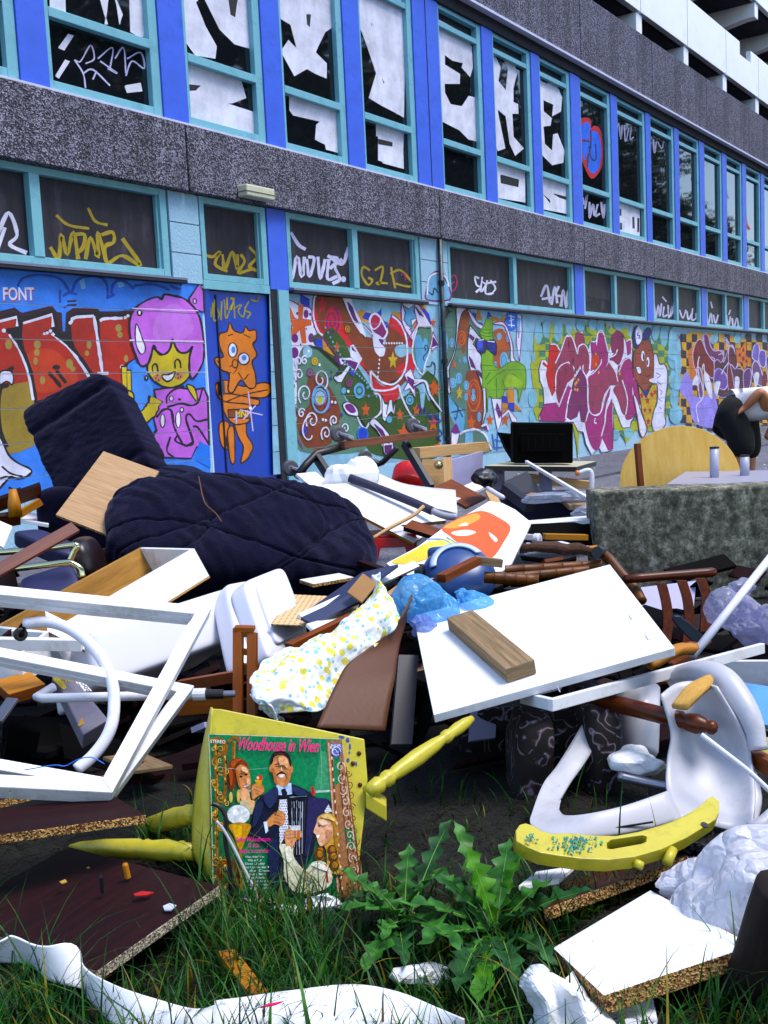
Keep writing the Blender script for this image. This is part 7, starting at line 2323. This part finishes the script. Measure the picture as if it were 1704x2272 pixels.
for r in (((1095, -140, 2.46), (1180, -200, 2.52), (1290, -210, 2.52), (1390, -180, 2.44)), ((1150, 60, 2.44), (1260, 20, 2.5), (1400, 20, 2.5), (1530, 60, 2.42)), ((1130, 210, 2.42), (1260, 180, 2.47), (1440, 170, 2.47), (1570, 200, 2.4)), ((1128, 372, 2.36), (1290, 350, 2.41), (1460, 360, 2.4), (1590, 390, 2.34)), ((1200, 512, 2.26), (1330, 540, 2.3), (1480, 580, 2.3), (1575, 590, 2.27))):
    rows.append([P(A6(x, y), d) for x, y, d in r])
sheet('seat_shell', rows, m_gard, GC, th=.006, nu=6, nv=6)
q = catmull([P(A3(x, y), d) for x, y, d in ((1090, 1120, 2.72), (1250, 1090, 2.6), (1380, 1130, 2.52), (1490, 1260, 2.46), (1570, 1410, 2.42), (1600, 1560, 2.4))], 6)
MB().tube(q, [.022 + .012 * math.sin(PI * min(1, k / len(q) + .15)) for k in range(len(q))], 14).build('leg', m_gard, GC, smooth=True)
q = catmull([P(A6(x, y), d) for x, y, d in ((1560, 250, 2.42), (1590, 400, 2.36), (1570, 520, 2.32), (1600, 560, 2.28), (1700, 480, 2.3))], 5)
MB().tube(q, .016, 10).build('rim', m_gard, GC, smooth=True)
bar('slot', P(A6(745, 578), 2.185), P(A6(1055, 530), 2.20), .004, .004, m_string, GC)
wire('white_wire', A3, "1250,1465 1400,1580 1540,1690 1680,1820", [2.35, 2.32, 2.3, 2.28], .006, m_plast, 'thin white rod crossing the garden chair shell', 'rod', 8)
cboard('painted_board', A3, "1480,1140 1760,1180 1740,1420", (3.0, 2.95, 2.8), .012, plain('sky_blue_panel', '5A8CC0', .5), None, 'sky blue panel at the right edge behind garden chair')
cboard('cream_board', A3, "1590,1400 1740,1300 1740,1560", (2.85, 2.85, 2.75), .012, plain('cream_panel', 'C0BC84', .5), None, 'cream panel at right edge below the sky blue one')
bar('brown_batten', P(A3(1560, 1600), 2.45), P(A3(1720, 1680), 2.35), .03, .035, m_brown, label='brown broken batten at right edge beside garden chair', cat='batten')
# yellow curved back rail
ro = pl("332,575 352,545 385,536 425,548 465,575 520,590 620,588 740,600 860,602 980,580 1100,545 1200,508 1290,452 1340,408 1368,392 1402,420 1402,480 1385,515 1315,560 1235,610 1100,672 960,712 820,728 680,722 560,706 460,690 390,660 335,628")
yp0, yp1, yp2 = P(A6(360, 600), 2.00), P(A6(1370, 450), 2.16), P(A6(800, 700), 1.98)
ypn = facing(yp0, yp1, yp2)
yf = lambda uv, lift=0.0: PP(uv, yp0 + ypn * lift, ypn)
slot = pl("812,640 835,622 1000,598 1022,604 1018,632 990,645 840,672 815,668")
YR = thing('chair_back_rail', 'curved yellow chair back rail with hand slot lying on brown board', 'chair back', PZ((1360, 1930), .02))
rl = MB().prism([yf(A6(x, y)) for x, y in ro], -ypn * .03, holes=[[yf(A6(x, y)) for x, y in slot]]).build('rail', m_yel, YR, bevel=.003)
for x0, y0, x1, y1 in ((1165, 650, 1140, 705), (990, 712, 985, 730)):
    turned('peg', yf(A6(x0, y0)) - ypn * .012, yf(A6(x1, y1)) - ypn * .02, [(0, .010), (1, .010)], m_yel, YR)
c = yf(A6(1325, 548))
MB().lathe(c, c + ypn * .002, [(0, .008), (1, .008)], 12).build('bolt_hole', m_string, YR)
p = Paint(yf, .00006, .0008)
p.R = A6
random.seed(3)
for k in range(120):
    x = random.gauss(640, 60)
    y = 640 + random.gauss(0, 26) - (x - 640) * .02
    if 605 < y < 705 and 480 < x < 790:
        p.C('3A8A6A' if k % 3 else '2A6A7A', x, y, random.uniform(2, 9), random.uniform(2, 11), n=7)
for k in range(16):
    p.C('2A7A6A', random.gauss(420, 18), random.gauss(615, 14), random.uniform(3, 9), random.uniform(3, 9), n=7)
p.build('paint_smear', rl)

# ------------------------------------------------------------------ boards and bags, lower right
cboard('brown_board', A6, "475,990 1238,708 1180,640", (1.92, 2.10, 2.28), .022, wood('walnut_board', '2E1610', '4A2A20', .4, 45, 3), m_chip, 'brown chipboard shelf lying under the yellow chair back')
zboard('white_board', A6, "795,1442 1582,1178 1040,888 528,1192", (.075, .09, .05, .04), .03, m_lam, m_chip, 'white chipboard shelf lying in grass at lower right')
cboard('white_board', A6, "440,790 640,760 560,830", (2.05, 2.1, 2.0), .01, m_lam, None, 'white board scrap beneath the yellow chair back')
m_wb = film('white_bag_film', 'E4E4EE', .93, .35)
WBG = thing('white_bag', 'crumpled white plastic bag at the right edge', 'plastic bag', PZ((1620, 2080), 0))
blob('bag_body', P(A6(1480, 870), 1.93), RT * .135, FW * .1, UP * .095, m_wb, WBG, 5, .34, 2.2, 12.3, sharp=1.0)
blob('bag_top', P(A6(1620, 760), 2.0), RT * .10, FW * .1, UP * .085, m_wb, WBG, 5, .38, 2.2, 2.9, sharp=1.0)
blob('bag_corner', P(A6(1240, 900), 1.94), RT * .08, FW * .06, UP * .045, m_wb, WBG, 4, .45, 2.4, 5.2, sharp=1.0)
blob('black_bag', P(A6(1310, 690), 2.14), RT * .07, FW * .05, UP * .028, film('black_bag_film', '10101E', .95, .25), amp=.4, fs=2.5, seed=3, sub=4, label='black plastic bag scrap behind the white bag', cat='plastic bag')
PC = thing('crumpled_paper', 'crumpled white paper at the bottom by the dandelion', 'paper', PZ((1230, 2230), 0))
rows = [[PZ(A6(x, y), z) for x, y, z in r] for r in (((330, 1335, .04), (390, 1280, .07), (460, 1280, .09), (560, 1330, .06), (640, 1300, .05)), ((355, 1420, .07), (430, 1380, .12), (520, 1400, .09), (610, 1400, .11), (700, 1390, .05)), ((430, 1530, .06), (500, 1500, .10), (590, 1520, .07), (690, 1480, .09), (810, 1510, .04)), ((380, 1620, .04), (500, 1640, .06), (620, 1650, .04), (740, 1640, .05), (900, 1600, .03)))]
sheet('paper', rows, m_lam, PC, th=.003, nu=6, nv=6, crump=.012, cs=20, seed=3, smooth=False)
zboard('white_board', A6, "820,1520 1050,1440 1090,1620", (.02, .03, .02), .006, m_lam, None, 'thin white card sheet under the white shelf corner')
blob('paper_scrap', P(A6(1010, 1600), 1.6), RT * .03, FW * .02, UP * .012, m_lam, amp=.5, fs=2, seed=4, flat=True, sub=3, label='small white paper lump at the bottom edge', cat='paper')
q = [P(A6(x, y), d) for x, y, d in ((1490, 1430, 1.68), (1560, 1320, 1.66), (1620, 1180, 1.64), (1680, 1020, 1.62), (1740, 880, 1.6))]
lg = MB().tube(catmull(q, 5), [.030 + .0006 * k for k in range(21)], 14).build('dark_branch', wood('dark_bark', '0C0606', '241614', .8, 30, 6, bmp=.8), smooth=True)
tag(lg, 'thick dark branch rising at the lower right edge', 'branch')
# white plastic sheet along the bottom
te = [A4(x, y) for x, y in pl("-60,1350 0,1325 80,1300 200,1345 300,1370 430,1368 500,1460 580,1545 760,1640 1000,1725 1210,1768 1370,1710")] + [A5(x, y) for x, y in pl("210,1570 500,1532 890,1492 1150,1530 1350,1600 1500,1655")]
be = [A4(x, y) for x, y in pl("-60,1450 0,1458 100,1470 210,1480 300,1570 430,1620 530,1665 600,1740 700,1840 850,1960 1050,2000 1250,2000")] + [A5(x, y) for x, y in pl("210,1800 500,1800 890,1800 1150,1800 1350,1800 1500,1800")]
rows = [[], [], [], []]
for k, (t_, b_) in enumerate(zip(te, be)):
    z = .09 if k < 6 else .06
    a, b2 = PZ(t_, z + .02), PZ(b_, z * .6)
    for i, f in enumerate((0, .35, .7, 1)):
        rows[i].append(a.lerp(b2, f) + UP * (.006 * math.sin(PI * f)))
sheet('plastic_sheet', rows, m_lam, th=.003, nu=4, nv=5, crump=.0018, cs=20, seed=8, label='long white plastic sheet trailing along the bottom over grass', cat='plastic sheet')
p = Paint(lambda uv, lift: PZ(uv, .088 + lift), .0005, .02)
p.R = A5
st = zboard('orange_stick', A5, "190,1300 365,1535 470,1525", (.05, .035, .035), .012, wood('orange_wood', '8A5A22', 'B07C3A', .6, 40, 4), None, 'orange brown wooden strip half buried in the grass', 'strip')
MB().prism([PZ(A5(x, y), .108) for x, y in pl("420,1605 470,1585 540,1573 500,1590")], UP * .002).build('pink_mark', plain('pink_print', 'D83A6A', .5), bpy.data.objects['plastic_sheet'])
for i, (x, y, s) in enumerate(((590, 1095, .022), (545, 1085, .012), (740, 1030, .03), (380, 1140, .02), (1230, 1420, .03), (1290, 1440, .022))):
    c = PZ(A5(x, y), .03)
    lb = ('white torn scrap in front of the record sleeve', 'tiny white scrap left of the torn scrap', 'white slip at the foot of record sleeve', 'pale scrap near brown panel corner', 'white scrap with dark stain in grass', 'small white scrap beside the stained one')[i]
    blob('paper_scrap', c, RT * s, FW * s * .7, UP * s * .5, m_lam, amp=.6, fs=1.8, seed=i * 2.2, flat=True, sub=2, label=lb, cat='paper scrap')
# ================================================================== SCRAPS, GRASS, PLANTS, TREES
def proj(w):
    q = V(w) - CAM
    d = q.dot(_F)
    return (852 + FPX * q.dot(_R) / d, 1136 - FPX * q.dot(_U) / d), d
def inside(p, poly):
    x, y = p
    c = False
    n = len(poly)
    for i in range(n):
        x0, y0 = poly[i]
        x1, y1 = poly[(i + 1) % n]
        if (y0 > y) != (y1 > y) and x < (x1 - x0) * (y - y0) / (y1 - y0) + x0:
            c = not c
    return c
# splinters, board ends and rags filling the heap, mostly blackened for its inner shade
random.seed(21)
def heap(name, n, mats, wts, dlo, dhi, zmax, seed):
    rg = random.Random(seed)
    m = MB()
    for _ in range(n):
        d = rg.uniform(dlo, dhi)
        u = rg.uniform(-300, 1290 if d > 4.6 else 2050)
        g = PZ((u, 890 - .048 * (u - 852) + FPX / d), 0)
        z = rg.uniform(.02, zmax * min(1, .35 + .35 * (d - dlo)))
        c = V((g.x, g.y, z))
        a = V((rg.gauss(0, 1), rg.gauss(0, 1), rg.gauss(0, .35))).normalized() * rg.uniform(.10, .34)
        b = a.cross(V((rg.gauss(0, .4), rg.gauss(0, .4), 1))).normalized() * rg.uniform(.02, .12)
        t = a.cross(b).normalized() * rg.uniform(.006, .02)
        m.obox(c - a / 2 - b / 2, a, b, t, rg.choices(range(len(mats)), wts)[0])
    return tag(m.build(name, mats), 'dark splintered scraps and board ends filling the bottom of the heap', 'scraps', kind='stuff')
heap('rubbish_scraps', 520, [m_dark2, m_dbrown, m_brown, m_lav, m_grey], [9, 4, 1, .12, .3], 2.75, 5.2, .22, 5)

def leaf_mat(name, c1, c2, c3, scale=14, rough=.5, trans=.25):
    m, nt, b = nodes_of(name)
    n = tex(nt, 'ShaderNodeTexNoise', coords(nt), scale, Detail=4.0)
    c = ramp(nt, n.outputs[0], [(.3, c1), (.5, c2), (.72, c3)])
    nt.links.new(c, b.inputs['Base Color'])
    b.inputs['Roughness'].default_value = rough
    b.inputs['Specular IOR Level'].default_value = .3
    o = nt.nodes['Material Output']
    tl = nt.nodes.new('ShaderNodeBsdfTranslucent')
    nt.links.new(c, tl.inputs[0])
    mx = nt.nodes.new('ShaderNodeMixShader')
    mx.inputs[0].default_value = trans
    nt.links.new(b.outputs[0], mx.inputs[1])
    nt.links.new(tl.outputs[0], mx.inputs[2])
    nt.links.new(mx.outputs[0], o.inputs[0])
    return m
m_grass = leaf_mat('grass_blades', '0C1E0A', '1C401A', '386A30', 22)
m_grass2 = leaf_mat('pale_grass_blades', '1E3C18', '386028', '5A8440', 22)
m_grass3 = leaf_mat('dry_grass_blades', '4A4420', '6E6430', '8E8448', 22)
bare = [[A4(*q) for q in pl("560,1500 1300,1000 1100,905 200,740 -80,820 -80,1300 300,1350")],
        [A4(*q) for q in pl("-60,690 880,560 690,440 -60,380")],
        [A6(*q) for q in pl("795,1410 1582,1170 1040,880 540,1190")],
        [A6(*q) for q in pl("1080,900 1700,1140 1700,600 1230,640")]]
def grass(name, n, seed):
    rg = random.Random(seed)
    v, f = [], []
    k = 0
    while k < n:
        d = rg.uniform(1.45, 2.75)
        u = rg.uniform(-420, 2250)
        if d > 2.1 and not (u < 560 and d < 2.45) and rg.random() > .05:
            continue
        if u > 1330 and rg.random() > .45:
            continue
        vv = 890 - .048 * (u - 852) + FPX / d
        g = PZ((u, vv), 0)
        pj = [proj(g + UP * hz)[0] for hz in (0, .05, .1)]
        if any(inside(a_, q) for q in bare for a_ in pj):
            k += 1
            continue
        if noise.noise(V((g.x * 5, g.y * 5, 3))) < -.05 and rg.random() < .7:
            k += 1
            continue
        L = rg.uniform(.04, .12) * (.6 if (u - 1060) ** 2 + ((vv - 2060) * 1.3) ** 2 < 330 ** 2 else 1.0) * (1.0 if d < 2.2 else .8)
        if rg.random() < .12:
            L *= 1.9
        w = rg.uniform(.0012, .0030)
        if rg.random() < .06:
            w *= 1.8
        az = rg.uniform(0, 2 * PI)
        bend = rg.uniform(.25, 1.2)
        dr = V((math.cos(az), math.sin(az), 0))
        sd = V((-dr.y, dr.x, 0))
        b0 = len(v)
        N = 5
        for i in range(N + 1):
            t = i / N
            an = bend * t
            p_ = g + dr * (L * (t * math.sin(an) * .9)) + UP * (L * t * math.cos(an * .8))
            ww = w * (1 - t ** 1.6)
            v.append(p_ - sd * ww)
            v.append(p_ + sd * ww)
        for i in range(N):
            q = b0 + 2 * i
            f.append((q, q + 1, q + 3, q + 2))
        k += 1
    mi_ = []
    for _ in range(len(f) // 5):
        mi_ += [rg.choices((0, 1, 2), (7, 2, 1))[0]] * 5
    o = mk(name, v, f, [m_grass, m_grass2, m_grass3], mi_, smooth=True)
    return tag(o, 'long unmown green grass between the dumped boards', 'grass', kind='stuff')
grass('grass', 22000, 4)
# a thatch of flat dead blades and soil crumbs under it
m_thatch = leaf_mat('dead_grass', '0E0E06', '1A1A0C', '302E18', 30, .8, .1)
def thatch(n, seed):
    rg = random.Random(seed)
    v, f = [], []
    for _ in range(n):
        d = rg.uniform(1.45, 2.6)
        u = rg.uniform(-120, 1830)
        g = PZ((u, 890 - .048 * (u - 852) + FPX / d), 0)
        a = rg.uniform(0, 2 * PI)
        dr = V((math.cos(a), math.sin(a), rg.uniform(-.1, .25))) * rg.uniform(.03, .10)
        sd = V((-dr.y, dr.x, 0)).normalized() * rg.uniform(.0008, .002)
        b0 = len(v)
        h = UP * rg.uniform(.004, .02)
        v += [g - sd + h, g + sd + h, g + dr + h + sd * .2, g + dr + h - sd * .2]
        f.append((b0, b0 + 1, b0 + 2, b0 + 3))
    return tag(mk('dead_grass', v, f, m_thatch), 'brown dead grass lying on the soil', 'dead grass', kind='stuff')
thatch(5000, 8)

m_dand = leaf_mat('dandelion_leaf', '1E401C', '386430', '5E8E52', 30, .45, .2)
m_dand2 = leaf_mat('young_dandelion_leaf', '2C5A20', '4A7A34', '6C9A4C', 26, .45, .25)
m_dand3 = leaf_mat('old_dandelion_leaf', '142E16', '224424', '3A6438', 34, .5, .15)
m_rib = leaf_mat('dandelion_midrib', '6A8A4A', '86A460', '9AB478', 20, .5, .2)
def dandelion(name, c, tips, label, seed):
    """rosette of toothed leaves; tips are points in the place"""
    rg = random.Random(seed)
    T = thing(name, label, 'plant', c, 'dandelion plants in the grass')
    for tip, wmax in tips:
        c0 = c + V((rg.uniform(-.015, .015), rg.uniform(-.015, .015), 0))
        L = (tip - c0).length
        mid = c0.lerp(tip, .45) + UP * (.15 * L)
        N = 34
        pts = [(c0 * (1 - t) ** 2 + mid * 2 * t * (1 - t) + tip * t * t) for t in [i / N for i in range(N + 1)]]
        v, f = [], []
        ph = rg.uniform(0, 6)
        for i, p_ in enumerate(pts):
            t = i / N
            d = (pts[min(i + 1, N)] - pts[max(i - 1, 0)]).normalized()
            sd = d.cross(UP)
            sd = sd.normalized() if sd.length > .05 else RT
            up2 = sd.cross(d).normalized()
            env = wmax * 1.3 * (math.sin(PI * min(1, t * .92 + .04)) ** .8) * (.35 + .65 * t) * (1.0 if t < .93 else (1 - t) / .07)
            for side in (-1, 1):
                saw = ((t * 6.5 + ph + .3 * side) % 1.0)
                lob = .26 + .74 * saw
                wv = env * lob
                tipb = d * (-wv * .45)
                v.append(p_ + sd * side * wv + up2 * (wv * .35 + .004 * math.sin(t * 30 + ph)) + tipb)
            v.append(p_)
        for i in range(N):
            a = i * 3
            f.append((a, a + 2, a + 5, a + 3))
            f.append((a + 2, a + 1, a + 4, a + 5))
        lf_ = mk('leaf', v, f, rg.choice((m_dand, m_dand, m_dand2, m_dand3)), parent=T, smooth=True)
        MB().tube([q + UP * .001 for q in pts[::3]], [.0022 * (1 - .8 * i / 8) for i in range(len(pts[::3]))], 5).build('midrib', m_rib, lf_)
    return T
def tips(R, s):
    return [(P(R(x, y), d), w) for x, y, d, w in s]
dandelion('dandelion', PZ(A6(215, 1120), .01), tips(A6, ((10, 520, 2.02, .030), (70, 650, 1.95, .034), (300, 610, 2.0, .034), (375, 690, 1.93, .036), (525, 830, 1.92, .034), (755, 890, 1.88, .038), (-60, 800, 1.9, .034), (-150, 760, 2.05, .034), (-290, 960, 1.85, .036), (130, 1500, 1.66, .040), (330, 1390, 1.68, .036), (20, 1440, 1.66, .038), (560, 1290, 1.74, .03), (230, 760, 2.05, .03), (440, 1010, 1.8, .03), (-190, 1180, 1.75, .036))), 'big dandelion rosette beside the white shelf', 2)
dandelion('dandelion', PZ(A5(1180, 1160), .01), tips(A5, ((830, 875, 2.0, .032), (1205, 735, 2.05, .03), (810, 1090, 1.85, .034), (960, 1420, 1.72, .034), (1430, 605, 2.1, .028), (1180, 1380, 1.74, .034), (1000, 960, 1.98, .03), (1480, 1300, 1.72, .036), (1380, 880, 1.92, .03), (900, 1000, 1.92, .03), (1060, 1240, 1.78, .03))), 'dandelion with leaves reaching over the record sleeve corner', 5)
dandelion('dandelion', PZ(A4(1240, 1230), .01), tips(A4, ((1280, 1185, 1.98, .03), (1180, 1200, 1.97, .026), (1300, 1280, 1.93, .026))), 'small broad leaf plant at the corner of large brown panel', 9)

# trees on the far side of the yard, seen in the window panes; unseen ones added behind the viewer block skylight
m_bark = wood('tree_bark', '241A12', '3A2C20', .9, 14, 4, kind='Object', bmp=.8)
m_leaf = leaf_mat('tree_leaves', '0E200A', '1C3812', '2E5220', 1.2, .6, .2)
def tree(c, h, r, seed, label):
    rg = random.Random(seed)
    T = thing('broadleaf_tree', label, 'tree', c, 'trees reflected in the window panes' if c.x > 12 else 'unseen trees added behind the viewer to block sky light')
    m = MB()
    m.tube([c, c + UP * h * .35 + V((.1, 0, 0)), c + UP * h * .8], [.28, .2, .06], 10)
    for k in range(7):
        a = rg.uniform(0, 2 * PI)
        b0 = c + UP * h * rg.uniform(.35, .65)
        m.tube([b0, b0 + V((math.cos(a), math.sin(a), .8)) * r * .4, b0 + V((math.cos(a), math.sin(a), .7)) * r * .8], [.1, .06, .02], 6)
    m.build('trunk', m_bark, T, smooth=True)
    v, f = [], []
    cl = []
    for _ in range(46):
        q = V((rg.gauss(0, 1), rg.gauss(0, 1), rg.gauss(0, 1))).normalized() * rg.uniform(.45, 1.0)
        cl.append((c + UP * h * .64 + V((q.x * r, q.y * r, q.z * h * .36)), r * rg.uniform(.22, .40)))
    for cc, cr in cl:
        for _ in range(170):
            q = V((rg.gauss(0, 1), rg.gauss(0, 1), rg.gauss(0, 1))).normalized() * cr * rg.uniform(.5, 1.05)
            p_ = cc + q
            a = V((rg.gauss(0, 1), rg.gauss(0, 1), rg.gauss(0, 1))).normalized() * rg.uniform(.10, .20)
            b = a.orthogonal().normalized() * a.length * .8
            i = len(v)
            v += [p_ - a, p_ + b, p_ + a, p_ - b]
            f.append((i, i + 1, i + 2, i + 3))
    mk('crown', v, f, m_leaf, parent=T)
for i, (x, y, h, r) in enumerate(((16, -8.5, 12.5, 3.8), (22.5, -8, 14, 4.2), (29, -7.5, 13.5, 4.2), (36, -8, 15, 4.6), (43, -7.5, 14, 4.4), (50, -8, 15.5, 4.8), (57, -7.5, 11.5, 4.2), (7, -10.5, 12, 4), (-1, -9, 12, 4), (-8, -5, 11, 3.8))):
    tree(V((x, y, 0)), h, r, 40 + i, ('leafy tree across the yard seen reflected in the upper windows' if x > 12 else 'unseen leafy tree added behind the viewer to block sky light'))
